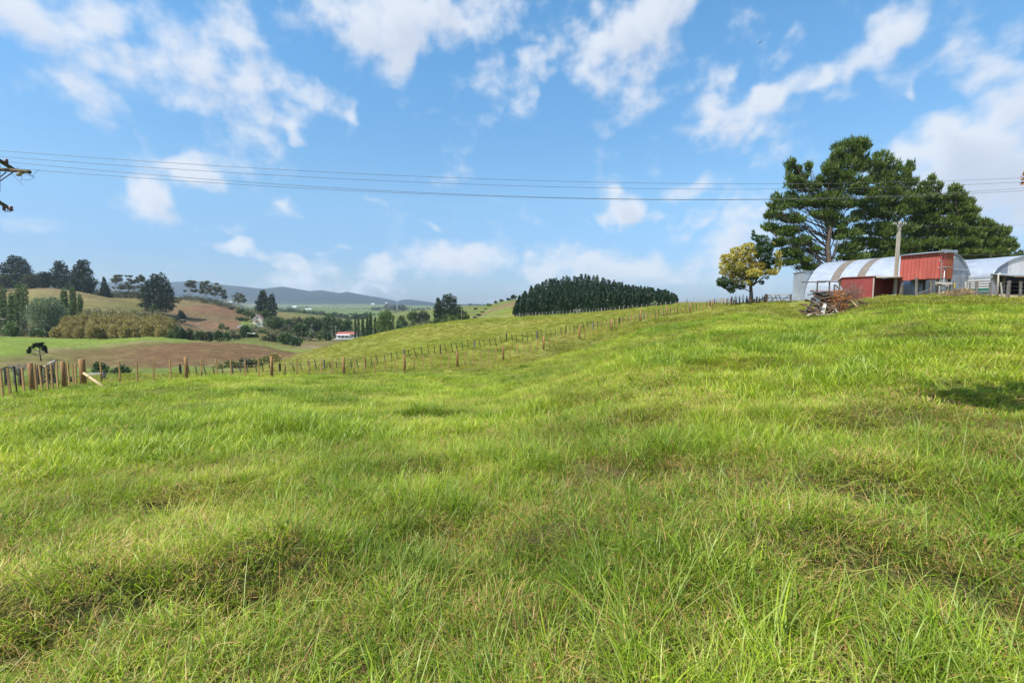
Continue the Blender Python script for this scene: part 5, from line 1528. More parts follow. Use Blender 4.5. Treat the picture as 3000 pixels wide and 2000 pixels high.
def red_sheds():
    # red box on stilts
    fr = Fr(39.3, 42.2, 20); fr.o.z = P(2742, 866, 42.2).z - .2
    g = .2
    z0, z1 = P(2742, 816, 42.2).z - fr.o.z, P(2742, 740, 42.2).z - fr.o.z
    t = thing('red_stilt_hut', 'bright red ribbed iron hut raised on timber stilts before the grey barn end', 'hut', fr.o)
    L, Wd = 3.2, 1.9
    for i in range(10):     # long side: separate ribbed sheets
        b0 = L * i / 10; low = -.08 if i >= 7 else 0
        mb = MB().box(fr(-.02 - .008 * (i % 2), b0 + L / 20, (z0 + z1) / 2 + low / 2 + .02 * (i % 3)), (.03, L / 10 - .004, z1 - z0 - low), ax=fr.ax)
        mb.box(fr(-.055, b0 + .02, (z0 + z1) / 2 + low / 2), (.05, .035, z1 - z0 - low - .01), ax=fr.ax)
        mb.build('wall_sheet', M['red_iron'], t)
    for i in range(5):
        mb = MB().box(fr(Wd * (i + .5) / 5, -.02 - .008 * (i % 2), (z0 + z1) / 2), (Wd / 5 - .004, .03, z1 - z0), ax=fr.ax)
        mb.box(fr(Wd * i / 5 + .02, -.05, (z0 + z1) / 2), (.035, .05, z1 - z0 - .01), ax=fr.ax)
        mb.build('wall_sheet', M['red_old'] if i >= 2 else M['red_iron'], t, label='rusty red sheet' if i >= 2 else None)
    mb = MB().box(fr(Wd - .02, L / 2, (z0 + z1) / 2), (.03, L - .05, z1 - z0), ax=fr.ax); mb.build('wall', M['dull_red'], t)
    mb = MB().box(fr(Wd / 2, L - .02, (z0 + z1) / 2), (Wd - .06, .03, z1 - z0), ax=fr.ax); mb.build('wall', M['dull_red'], t)
    mb = MB().box(fr(Wd / 2, L / 2, z0 + .05), (Wd - .1, L - .1, .08), ax=fr.ax); mb.build('floor', M['dark_wood'], t)
    q = lambda a, b, z: fr(a, b, z)
    zr = z1 + .03
    mb = MB().add([q(-.32, -.12, zr), q(Wd + .2, -.12, zr + .26), q(Wd + .2, L + .1, zr + .26), q(-.32, L + .1, zr - .02), q(-.32, -.12, zr + .04), q(Wd + .2, -.12, zr + .30), q(Wd + .2, L + .1, zr + .30), q(-.32, L + .1, zr + .03)],
                  [(0, 3, 2, 1), (4, 5, 6, 7), (0, 1, 5, 4), (1, 2, 6, 5), (2, 3, 7, 6), (3, 0, 4, 7)]); mb.build('roof', M['zinc_roof'], t)
    mb = MB().box(q(Wd / 2, -.16, z1 + .16), (Wd + .5, .04, .24), ax=fr.ax); mb.build('flashing', M['zinc_trim'], t)
    for (a, b, w, m) in ((.1, L - .15, .26, 'old_wood'), (.15, L * .55, .22, 'dark_wood'), (.9, L * .5, .2, 'dark_wood'), (.1, .15, .2, 'dark_wood'), (Wd - .15, .1, .24, 'dark_wood'), (Wd - .15, L - .2, .22, 'old_wood')):  # dark timber colour also stands in for the shade under the hut
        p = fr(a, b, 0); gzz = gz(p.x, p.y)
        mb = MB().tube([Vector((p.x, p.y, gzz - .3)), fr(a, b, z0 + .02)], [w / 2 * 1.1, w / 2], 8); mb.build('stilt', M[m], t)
    # ladder with hooped handrail and small platform
    f2 = Fr(*(P(2752, 866, 41.2).xy), 20)
    t = thing('steel_ladder', 'steel ladder with a hooped grab rail and small landing plate beside the red hut', 'ladder', f2.o)
    for a, top in ((0, 3.05), (.48, 2.55)):
        mb = MB().tube([f2(a, 0, -.1), f2(a, 0, top)] + ([f2(-.08, 0, top + .14), f2(-.42, 0, top + .16)] if a == 0 else []), .035, 6); mb.build('side_rail', M['galv'], t, smooth=True)
    for z in np.arange(.35, 2.6, .34):
        mb = MB().tube([f2(0, 0, z), f2(.48, 0, z)], .02, 5); mb.build('rung', M['galv'], t)
    mb = MB().box(f2(1.0, .1, 2.62), (1.5, .6, .05), ax=f2.ax); mb.build('landing', M['zinc_trim'], t)
    mb = MB().tube([f2(.48, 0, 2.3), f2(.85, 0, 2.58)], .022, 5); mb.build('bracket', M['galv'], t)

    # dull red hopper shaped shelter
    fr = Fr(34.7, 44.0, 20); fr.o.z = P(2551, 869, 44).z - .25
    t = thing('red_shelter', 'dull red shelter with canted left end and dark open recess behind the pile', 'shed', fr.o)
    H = P(2551, 811, 44).z - fr.o.z
    prof = [(0, 0), (2.35, 0), (2.6, .75), (3.35, H - .35), (2.9, H + .02), (0, H)]
    Wd = 3.9
    for a, th in ((0, .05), (Wd - .05, .05)):
        cuts = [(0, 1.3), (1.305, 2.6)] if a == 0 else [(0, 2.6)]
        mb = MB().prism([fr(a, b, z) for b, z in [(0, 0), (1.3, 0), (1.3, H), (0, H)]], fr.A * th); mb.build('end_panel', M['dull_red'], t)
        mb = MB().prism([fr(a + .004, b, z) for b, z in [(1.305, 0), (2.35, 0), (2.6, .75), (3.35, H - .35), (2.9, H + .02), (1.305, H)]], fr.A * th); mb.build('end_panel', M['dull_red'], t)
    seg = [((2.35, 0), (2.6, .75)), ((2.6, .75), (3.35, H - .35))]
    for (p0, p1) in seg:
        mb = MB().add([fr(.05, *p0), fr(Wd - .05, *p0), fr(Wd - .05, *p1), fr(.05, *p1)], [(0, 1, 2, 3)]); mb.build('back_panel', M['dull_red'], t)
    mb = MB().prism([fr(-.12, -.25, H + .03), fr(-.12, 2.95, H + .06), fr(-.12, 3.45, H - .36), fr(-.12, 3.45, H - .30), fr(-.12, 2.95, H + .12), fr(-.12, -.25, H + .09)], fr.A * (Wd + .24)); mb.build('roof', M['roof_red'], t)
    mb = MB().box(fr(Wd / 2, 1.3, H / 2), (Wd - .12, .05, H - .02), ax=fr.ax); mb.build('inner_wall', M['dull_red'], t)
    mb = MB().tube([fr(-.05, -.30, H - .05), fr(Wd + .2, -.30, H + .03)], .09, 8); mb.build('gutter', M['white_wood'], t, smooth=True)
    mb = MB().box(fr(.02, -.02, H / 2), (.09, .07, H), ax=fr.ax); mb.build('corner_batten', M['white_wood'], t)
    a, b = P(2545, 873, 42.5), P(2625, 866, 42.0); a.z = gz(a.x, a.y) + .10; b.z = gz(b.x, b.y) + .16
    mb = MB().bar(a, b, .12, .12); o = mb.build('fallen_beam', M['white_wood'], None); props(o, 'long pale beam lying in the grass before the red shelter', 'beam')

    # open timber frame left of the shelter
    f = Fr(*(P(2392, 880, 45.5).xy), 8); f.o.z = gz(f.o.x, f.o.y)
    t = thing('open_lean_to', 'open weathered timber lean-to of four posts left of the red shelter', 'lean-to', f.o)
    top = P(2392, 823, 45.5).z - f.o.z
    for a, h in ((0, top), (1.35, top), (1.9, top - .35), (2.5, top)):
        mb = MB().box(f(a, 0, h / 2 - .1), (.10, .10, h + .2), ax=f.ax); mb.build('post', M['old_wood'], t)
    mb = MB().box(f(1.3, -.08, top - .05), (2.8, .06, .12), ax=f.ax); mb.build('beam', M['old_wood'], t)
    mb = MB().bar(f(1.9, -.06, top - .35), f(2.45, -.06, top - .8), .05, .10); mb.build('brace', M['old_wood'], t)
    mb = MB().box(f(1.3, 2.0, top - .02), (2.8, .06, .10), ax=f.ax); mb.build('beam', M['old_wood'], t)
    # low red lidded bin behind the pile
    f = Fr(*(P(2408, 880, 41).xy), 12); f.o.z = gz(f.o.x, f.o.y); top = P(2408, 851, 41).z - f.o.z
    t = thing('red_lidded_bin', 'low grey bin with a flat faded red lid behind the brush pile', 'bin', f.o)
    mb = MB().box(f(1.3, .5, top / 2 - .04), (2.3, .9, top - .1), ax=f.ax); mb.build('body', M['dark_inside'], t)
    mb = MB().add([f(-.15, -.15, top - .04), f(2.75, -.15, top - .12), f(2.75, 1.2, top), f(-.15, 1.2, top + .05), f(-.15, -.15, top + .0), f(2.75, -.15, top - .08), f(2.75, 1.2, top + .04), f(-.15, 1.2, top + .09)],
                  [(0, 3, 2, 1), (4, 5, 6, 7), (0, 1, 5, 4), (1, 2, 6, 5), (2, 3, 7, 6), (3, 0, 4, 7)]); mb.build('lid', M['roof_red'], t)
    f = Fr(*(P(2388, 884, 40.5).xy), 12); f.o.z = gz(f.o.x, f.o.y)
    t = thing('louvred_crate', 'small louvred grey crate at the left of the brush pile', 'crate', f.o)
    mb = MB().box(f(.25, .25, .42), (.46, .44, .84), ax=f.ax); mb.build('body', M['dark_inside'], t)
    for k in range(6):
        mb = MB().box(f(.25, -.02, .1 + k * .14), (.52, .03, .075), ax=f.ax); mb.build('slat', M['zinc_pale'], t)


def yard():
    """stock yard posts, rails, wires between the hut and the right edge"""
    r5b = lambda x: 2500 + x * .21259; y5 = lambda y: 660 + y * .21259
    S_ = [((870, 945), (872, 722), .19, 'old_wood', 38.5, 'tall grey post with a dark knot on top between the stilts'), ((1072, 945), (1075, 752), .20, 'old_wood', 38.5, 'stout grey post right of the stilts'),
          ((697, 970), (690, 838), .07, 'dark_wood', 40, 'thin dark stake beside the first stilt'), ((1048, 900), (1048, 785), .06, 'dark_wood', 39.5, 'thin black stake left of the stout grey post'),
          ((1380, 955), (1382, 778), .22, 'old_wood', 37.5, 'stout grey post at the corner of the loading rails'), ((1305, 940), (1312, 810), .13, 'old_wood', 38.5, 'short post under the loading rails'),
          ((1180, 940), (1190, 812), .10, 'white_wood', 39, 'slim pale post left behind the ladder'),
          ((1550, 950), (1548, 775), .13, 'white_wood', 38, 'pale grey post before the barn door jamb'), ((1610, 950), (1608, 790), .09, 'old_wood', 38, 'thin post under the white notice board'),
          ((1702, 962), (1700, 768), .19, 'old_wood', 37, 'square grey post at the corner of the white barn'), ((1885, 972), (1885, 785), .16, 'old_wood', 37, 'grey post against the dark opening of the white barn'),
          ((1965, 972), (1992, 780), .15, 'old_wood', 36, 'leaning grey post beside the lamp pole'), ((2055, 980), (2032, 785), .11, 'white_wood', 35, 'slanting pale brace right of the lamp pole'),
          ((2118, 1012), (2152, 762), .22, 'old_wood', 32.5, 'thick leaning grey post in the fence at the right'), ((2300, 1020), (2308, 770), .18, 'old_wood', 32.5, 'upright grey post nearest the right edge')]
    tops = []
    for (a, b, w, m, d, lb) in S_:
        p = P(r5b(a[0]), y5(a[1]), d); q = P(r5b(b[0]), y5(b[1]), d)
        p.z = min(p.z, gz(p.x, p.y)) - .2
        t = thing('yard_post', lb, 'post', p)
        mb = MB().tube([p, p.lerp(q, .5) + Vector((.01, 0, 0)), q], [w / 2 * 1.1, w / 2, w / 2 * .92], 8); mb.build('post', M[m], t)
    for (a, b, d0, d1, w, h, m, lb) in (((1130, 792), (1400, 800), 38.4, 37.4, .08, .16, 'white_wood', 'upper loading rail right of the ladder'), ((1090, 822), (1210, 818), 38.4, 38.3, .16, .14, 'old_wood', 'thick short beam behind the ladder'),
                                       ((880, 950), (1045, 890), 38.2, 38.6, .08, .16, 'old_wood', 'plank propped aslant between the stilts'), ((1200, 835), (1320, 822), 38.2, 38.0, .06, .10, 'white_wood', 'lower loading rail right of the ladder')):
        mb = MB().bar(P(r5b(a[0]), y5(a[1]), d0), P(r5b(b[0]), y5(b[1]), d1), w, h)
        o = mb.build('rail', M[m], None); props(o, lb, 'rail')
    p, q = P(r5b(1395), y5(870), 37.3), P(r5b(1400), y5(785), 37.3)
    o = MB().tube([p, q], .03, 6).build('yellow_pipe', M['yellow'], None); props(o, 'short yellow pipe fixed to the loading rail post', 'pipe')
    # wires
    t = thing('wire_strands', 'fence wires stretched between the leaning posts at the right edge', 'wire fence', P(2900, 850, 36))
    for y in (785, 842, 895, 945):
        mb = MB().tube([P(r5b(1890), y5(y + 8), 37), P(r5b(1975), y5(y + 4), 36), P(r5b(2140), y5(y - 4), 32.5), P(r5b(2305), y5(y + 2), 32.5), P(r5b(2420), y5(y + 4), 32.5)], .011, 5, cap=False)
        mb.build('wire', M['wire'], t)
    # lamp on a pole
    p = P(r5b(1995), y5(972), 35.6); p.z = gz(p.x, p.y) - .2; q = P(r5b(1999), y5(675), 35.6)
    t = thing('lamp_pole', 'pale pole with a round white lamp in front of the open barn', 'lamp pole', p)
    MB().tube([p, q], [.06, .045], 8).build('pole', M['concrete'], t, smooth=True)
    MB().sphere(q + Vector((.10, 0, .02)), .10, 12, 8, .75).build('lamp_shade', M['white'], t, smooth=True)
    # hay and broken branches on the crest
    c = P(r5b(1455), y5(950), 37.6); c.z = gz(c.x, c.y)
    V, Q = leaves([(c.x, c.y, c.z + .12, 1.15, .7, .32), (c.x + .5, c.y, c.z + .22, .55, .5, .28), (c.x - .9, c.y, c.z + .05, .7, .5, .2)], 1500, .30, aspect=.12, up=.0, gap=.1, seed=3)
    o = link('hay_heap', mesh_np('hay_heap', V, Q, M['hay'])); props(o, 'heap of dry straw lying on the crest before the barn door', 'hay')
    r = random.Random(6)
    t = thing('brushwood', 'low tangle of dead branches strewn on the crest below the notice board', 'branches', P(r5b(1600), y5(985), 36))
    for i in range(46):
        px = r.uniform(1380, 1870); py = 985 + (1600 - px) * .12 + r.uniform(-22, 18)
        a = P(r5b(px), y5(py), 36 + r.uniform(-.8, .8)); a.z = gz(a.x, a.y) + r.uniform(.03, .22)
        e = a + Vector((r.uniform(-1, 1) * 1.1, r.uniform(-.5, .5), r.uniform(-.06, .25)))
        MB().tube([a, a.lerp(e, .5) + Vector((0, 0, r.uniform(-.05, .08))), e], [r.uniform(.02, .045), .02, .008], 5).build('branch', M['twig' if i % 3 else 'log'], t)


def brush_pile():
    d = 30.0
    q = lambda x, y, dd=0: P(2060 + x / 4.704, 660 + y / 4.704, d + dd)
    r = random.Random(12)
    GR = 'old logs and branches thrown on the pile'
    def log(a, b, w, mat, label, name='log', cat='log', group=None, flat=False):
        t = None
        mb = MB()
        if flat: mb.bar(a, b, w, w * .22, up=(0, -1, .4))
        else:
            m = a.lerp(b, .5) + Vector((r.uniform(-.04, .04), r.uniform(-.04, .04), r.uniform(-.05, .03)))
            mb.tube([a, a.lerp(m, .6), m, b], [w / 2, w / 2 * .95, w / 2 * .9, w / 2 * .7], 7)
        o = mb.build(name, M[mat], None); return props(o, label, cat, group)
    # heap of logs, layered like thrown timber: mostly lying across, rising to the middle
    for i in range(92):
        f = r.random(); x = 1440 + 660 * f
        topy = 1235 - 300 * math.sin(min(max((x - 1400) / 780, 0), 1) * pi) ** .8
        y = topy + (1225 - topy) * r.random() ** .8
        dd = -.75 + 1.1 * (1225 - y) / 300 + r.uniform(-.3, .3)
        ln = r.uniform(90, 300); ang = r.gauss(-.15 if x < 1800 else .45, .35)
        a = q(x - ln / 2 * cos(ang), y - ln / 2 * sin(ang) * -1, dd); b = q(x + ln / 2 * cos(ang), y + ln / 2 * sin(ang) * -1, dd + r.uniform(-.5, .5))
        for p in (a, b): p.z = max(p.z, gz(p.x, p.y) + .05)
        log(a, b, r.uniform(.06, .16), 'log' if i % 5 else 'old_wood', 'weathered brown log lying in the heap of timber on the grass', group=GR)
    log(q(1640, 1235, -.9), q(1680, 1085, -.5), .20, 'paint_board', 'white flaking board standing upright at the front of the pile', name='plank', cat='plank', flat=True)
    log(q(1815, 1155, -.8), q(1885, 1240, -.95), .13, 'paint_board', 'short white board leaning to the right at the foot of the pile', name='plank', cat='plank', flat=True)
    log(q(1735, 1245, -.95), q(1830, 1140, -.8), .08, 'white_wood', 'thin pale stick crossing between the two white boards', name='stick', cat='stick')
    log(q(1420, 1255, -.9), q(1500, 1215, -.8), .11, 'paint_board', 'white stick bent up at the left foot of the pile', name='stick', cat='stick')
    log(q(1500, 1222, -.9), q(1640, 1245, -.9), .12, 'paint_board', 'curved white branch lying along the bottom of the pile', name='branch', cat='branch')
    log(q(1650, 1235, -1.0), q(1900, 1215, -.95), .09, 'white_wood', 'pale branch lying along the bottom right of the pile', name='branch', cat='branch')
    log(q(1920, 935, -.3), q(2020, 1020, -.4), .26, 'split_wood', 'broad fresh split slab high on the pile', name='plank', cat='plank', flat=True)
    log(q(2010, 1020, -.5), q(2140, 1135, -.6), .17, 'split_wood', 'pale peeling log running down the right side of the pile')
    log(q(1390, 1215, -.6), q(1490, 1070, -.3), .12, 'dark_wood', 'dark pole slanting down the left end of the pile', name='pole', cat='pole')
    log(q(1400, 1150, -.5), q(1520, 1158, -.5), .05, 'old_wood', 'thin grey stick poking out to the left of the pile', name='stick', cat='stick')
    log(q(1480, 905, .2), q(1760, 965, .1), .10, 'old_wood', 'long grey branch sticking out at the upper left of the pile', name='branch', cat='branch')
    log(q(1440, 960, .3), q(1600, 915, .3), .08, 'old_wood', 'grey branch with its tip touching the long one at the upper left', name='branch', cat='branch')
    log(q(1520, 930, .3), q(1560, 1060, .2), .08, 'old_wood', 'upright grey branch under the long one at the left', name='branch', cat='branch')
    log(q(2130, 1040, -.3), q(2270, 1090, -.5), .09, 'log', 'dark branch reaching out at the right foot of the pile', name='branch', cat='branch')
    log(q(2160, 1075, -.4), q(2300, 1060, -.4), .08, 'log', 'brown branch pointing right beyond the pile', name='branch', cat='branch')
    log(q(2090, 1165, -.5), q(2190, 1040, -.3), .08, 'log', 'forked dark branch standing at the right end of the pile', name='branch', cat='branch')
    log(q(2195, 1030, -.3), q(2255, 1110, -.4), .05, 'log', 'thin dark twig hanging at the right end of the pile', name='branch', cat='branch')
    # brush: twigs and dead needles
    mb = MB()
    for i in range(420):
        x = r.gauss(2040, 95); y = r.gauss(960, 70)
        if not (1700 < x < 2230 and 790 < y < 1110): continue
        a = q(x, y, r.uniform(-.6, .6)); e = a + Vector((r.uniform(-.35, .35), r.uniform(-.3, .3), r.uniform(-.12, .42)))
        mb.tube([a, a.lerp(e, .5) + Vector((r.uniform(-.05, .05), 0, 0)), e], [.012, .009, .004], 3, cap=False)
    o = mb.build('dead_brush', M['twig'], None); props(o, 'tangle of dry reddish twigs on the upper right of the pile', 'brush', kind='stuff')
    V, Q = leaves([(*q(1880, 950, .0), .42, .5, .30), (*q(1830, 1010, -.2), .40, .5, .25), (*q(1900, 1120, -.6), .45, .3, .3), (*q(1960, 1000, -.3), .35, .4, .25), (*q(1870, 1180, -.7), .3, .2, .12)], 2600, .19, aspect=.13, up=-.1, gap=.25, seed=4, gapscale=.3)
    o = link('dead_needles', mesh_np('dead_needles', V, Q, M['red_needles'])); props(o, 'dead orange pine needles in the middle of the pile', 'dead foliage', kind='stuff')


def gates():
    f = Fr(*(P(2243, 889, 57.5).xy), 3); f.o.z = gz(f.o.x, f.o.y) - .02
    t = thing('timber_gate', 'brown timber farm gate with crossed braces between the yellow tree and the annex', 'gate', f.o)
    H = P(2243, 863, 57.5).z - f.o.z; W = 75 / F * 57.5
    for a, w in ((0, .26), (W, .16)):
        MB().box(f(a, 0, H / 2), (w, .18, H + .15), ax=f.ax).build('post', M['dark_wood' if a == 0 else 'old_wood'], t)
    for k, z in enumerate((.12, .38, .62, .98)):
        MB().box(f(W / 2, -.03, z * H), (W - .1, .05, .10), ax=f.ax).build('rail', M['white_wood' if k % 2 else 'old_wood'], t)
    for (a0, z0, a1, z1) in ((.2, .1, W * .48, .95), (W * .34, .95, W * .48, .1), (W * .52, .1, W * .93, .95), (W * .52, .95, W * .62, .1), (W * .12, .95, W * .30, .5)):
        MB().bar(f(a0, -.08, z0 * H), f(a1, -.08, z1 * H), .04, .10).build('brace', M['old_wood'], t)
    f = Fr(*(P(2207, 893, 56).xy), 3); f.o.z = gz(*f.o.xy) - .05
    t = thing('old_rail_fence', 'short tumbledown dark rail section between the yellow tree and the gate', 'fence', f.o)
    for a, h in ((.1, .7), (.42, .95), (.75, .8), (1.35, .9)): MB().box(f(a, 0, h / 2), (.12, .12, h), ax=f.ax).build('post', M['dark_wood'], t)
    for z in (.25, .55): MB().box(f(.75, -.08, z), (1.5, .05, .12), ax=f.ax).build('rail', M['dark_wood'], t)
    MB().bar(f(.3, -.12, .1), f(1.3, -.12, .95), .06, .14).build('brace', M['dark_wood'], t)
    for x, top, w, lb in ((2155, 879, .28, 'thick grey post left of the yellow tree'), (2188, 875, .30, 'square brown post tight against the yellow tree trunk'), (2177, 874, .08, 'thin dark stake left of the square post'), (2167, 875, .07, 'thin dark stake second from the yellow tree'),
                          (2148, 877, .07, 'thin stake right of the end of the new fence')):
        b = G(x, 54, -.1); e = P(x, top, 54)
        t = thing('yard_post', lb, 'post', b); MB().tube([b, e], w / 2, 7).build('post', M['old_wood' if w > .2 else 'dark_wood'], t)


def poles_and_wires():
    # pole behind the red shelter
    b = P(2622, 866, 45.5); b.z = gz(b.x, b.y) - .3; top = P(2640, 649, 45.5); top.x = P(2637, 649, 45.5).x; b.x = top.x - .02
    t = thing('power_pole', 'pale weathered pole with a short crossarm rising beside the red hut', 'power pole', b)
    MB().box(b.lerp(top, .5), (.22, .2, (top - b).length)).build('pole', M['concrete'], t, bevel=.02)
    MB().box(b.lerp(top, .42) + Vector((-.16, -.02, 0)), (.10, .14, (top - b).length * .86)).build('pole_stub', M['concrete'], t)
    c = P(2636, 657, 45.3); MB().box(c, (1.25, .09, .10)).build('crossarm', M['old_wood'], t)
    for k in (-.58, -.38, .38, .58): MB().tube([c + Vector((k, 0, .05)), c + Vector((k, 0, .16))], .035, 6).build('insulator', M['white'], t)
    for k in (-1, 1): MB().bar(c + Vector((k * .42, -.03, 0)), c + Vector((0, -.03, -.38)), .03).build('brace', M['galv'], t)

    # the near pole at the left edge with mossy crossarms
    d = 24.0
    q = lambda x, y, dd=0: P(x * .1913, 400 + y * .1913, d + dd)
    c = q(-560, 500); b = Vector((c.x - .0, c.y, gz(c.x, c.y) - .3))
    t = thing('power_pole', 'old power pole just off the left edge with mossy crossarms and brown insulators', 'power pole', b)
    MB().tube([b, q(-560, 180)], [.17, .12], 10).build('pole', M['mossy_wood'], t, smooth=True)
    MB().bar(q(-640, -20, -2.1), q(235, 520, .7), .12, .15).build('crossarm', M['mossy_wood'], t)
    MB().tube([q(-640, 462, .3), q(0, 505), q(440, 540, -.2)], .085, 8).build('crossarm', M['mossy_wood'], t)
    MB().sphere(q(445, 543, -.2), .10, 8, 6).build('arm_end', M['mossy_wood'], t)
    MB().bar(q(-620, 640, -1.8), q(170, 1115, .5), .12, .14).build('crossarm', M['mossy_wood'], t)
    for a, e in (((5, 620), (95, 545)), ((-10, 690), (200, 545))): MB().bar(q(*a), q(*e), .035).build('brace', M['brown_metal'], t)
    MB().tube([q(2, 440), q(1, 840), q(-300, 1200)], .012, 5).build('cable_run', M['cable'], t)
    for (x, y, s) in ((95, 385, .13), (165, 1108, .14), (62, 1108, .11)):
        p = q(x, y); MB().tube([p - Vector((0, 0, s * .8)), p - Vector((0, 0, s * .2)), p + Vector((0, 0, s * .1)), p + Vector((0, 0, s * .9))], [s * .45, s * .75, s * .5, s * .7], 9).build('insulator', M['porcelain'], t, smooth=True)
    for (x, y) in ((285, 585), (318, 557)): MB().sphere(q(x, y, -.1), .12, 8, 6, .7).build('insulator', M['white_wood'], t, smooth=True)
    for cx in (90, 145):
        MB().tube([q(cx + 28 * cos(a), 1125 - 28 * sin(a), -.05) for a in np.linspace(-pi, 0.2, 10)], .016, 5).build('wire_hook', M['cable'], t)
    for pts in (((330, 580), (338, 640), (315, 690)), ((180, 570), (250, 640), (350, 745)), ((350, 565), (440, 590), (535, 625)), ((440, 575), (500, 605), (585, 512), (605, 512)), ((335, 650), (400, 672), (470, 660), (520, 625)), ((270, 500), (270, 465))):
        MB().tube([q(x, y, -.15) for x, y in pts], .010, 4, cap=False).build('loose_wire', M['cable'], t)

    # overhead lines: three seen points each (column, row) and a shallow curve between
    line = lambda px, off: (lambda u: (lambda s: (-28 + 78 * s, 25 + 13 * s + off))(min(max(((25 + off) * u + 28) / (78 - 13 * u), -.05), 1.05)))((px - 1500) / F)
    for i, (obs, off, r, lb) in enumerate((([(0, 438), (1500, 527), (3000, 519)], .9, .011, 'topmost of the overhead wires crossing the sky'), ([(0, 455), (1500, 544), (3000, 531)], .3, .011, 'second overhead wire from the top'),
                                           ([(20, 470), (1500, 575), (3000, 548)], -.3, .011, 'third overhead wire, ending at the brown insulator on the left'), ([(60, 492), (1500, 577), (3000, 556)], -.9, .011, 'lowest overhead wire, starting at the mossy crossarm end'))):
        T, Z = [], []
        for px, py in obs:
            x, y = line(px, off); T.append((x + 28) / 78); Z.append(P(px, py, y).z)
        cf = np.polyfit(T, Z, 2)
        pts = [Vector((-28 + 78 * s, 25 + 13 * s + off, float(np.polyval(cf, s)))) for s in np.linspace(T[0] if i > 1 else T[0] - .02, 1.0, 60)]
        MBo = MB().tube(pts, r, 5, cap=False).build('overhead_wire', M['cable'], None)
        props(MBo, lb, 'wire', 'overhead wires across the sky')
    a, e = P(2640, 656, 45.3), P(3100, 646, 52)
    o = MB().tube([a.lerp(e, s) - Vector((0, 0, 4 * .5 * s * (1 - s))) for s in np.linspace(0, 1, 20)], .007, 4, cap=False).build('overhead_wire', M['cable'], None)
    props(o, 'thin wire leading right from the crossarm of the pole by the red hut', 'wire')
    a, e = P(2790, 745, 45.5), P(3100, 730, 44)
    o = MB().tube([a.lerp(e, s) - Vector((0, 0, 4 * .25 * s * (1 - s))) for s in np.linspace(0, 1, 20)], .010, 4, cap=False).build('overhead_wire', M['cable'], None)
    props(o, 'wire leading right from the insulator on the grey gable', 'wire')

    # distant poles
    for (px, top, base, d, arm, lb) in ((8, 932, 976, 205, 1.8, 'power pole with a white crossarm at the left edge'), (453, 903, 921, 320, 0, 'bare pole in front of the huge cypress'), (536, 934, 962, 240, 1.9, 'white power pole in the hedge below the red slope'),
                                        (972, 949, 1012, 190, 0, 'tall thin grey pole rising behind the green hill left of the house'), (983, 955, 978, 300, 1.8, 'power pole with crossarm close left of the house'),
                                        (913, 951, 968, 320, 1.7, 'faint power pole in the trees left of the house'), (1352, 889, 930, 180, .5, 'power pole before the right side of the dark central cypress')):
        b = G(px, d, -.3); e = P(px, top, d); w = max(.12, .9 * d / F * .9)
        t = thing('power_pole', lb, 'power pole', b)
        MB().tube([b, e], [w / 2 * 1.1, w / 2 * .8], 6).build('pole', M['concrete'], t)
        if arm: MB().box(e - Vector((0, 0, .4)), (arm * 1.6, .14, .18)).build('crossarm', M['white_wood'], t)
    # far lattice mast
    b = G(1164, 1400); t = thing('lattice_mast', 'faint lattice mast beside the far dark clump of trees', 'mast', b); e = P(1164, 880, 1400)
    mb = MB()
    for k in (-1, 1):
        for j in (-1, 1): mb.bar(b + Vector((k * 2.6, j * 2.6, 0)), e + Vector((k * .4, j * .4, 0)), .35)
    for f in (.2, .4, .6, .8):
        for k in (-1, 1): mb.bar(b.lerp(e, f) + Vector((-k * 2.6 * (1 - f), -1, 0)), b.lerp(e, min(f + .2, 1)) + Vector((k * 2.6 * (.8 - f), -1, 0)), .25)
    mb.bar(e + Vector((-4, 0, -2)), e + Vector((4, 0, -2)), .3); mb.build('frame', M['zinc_trim'], t)


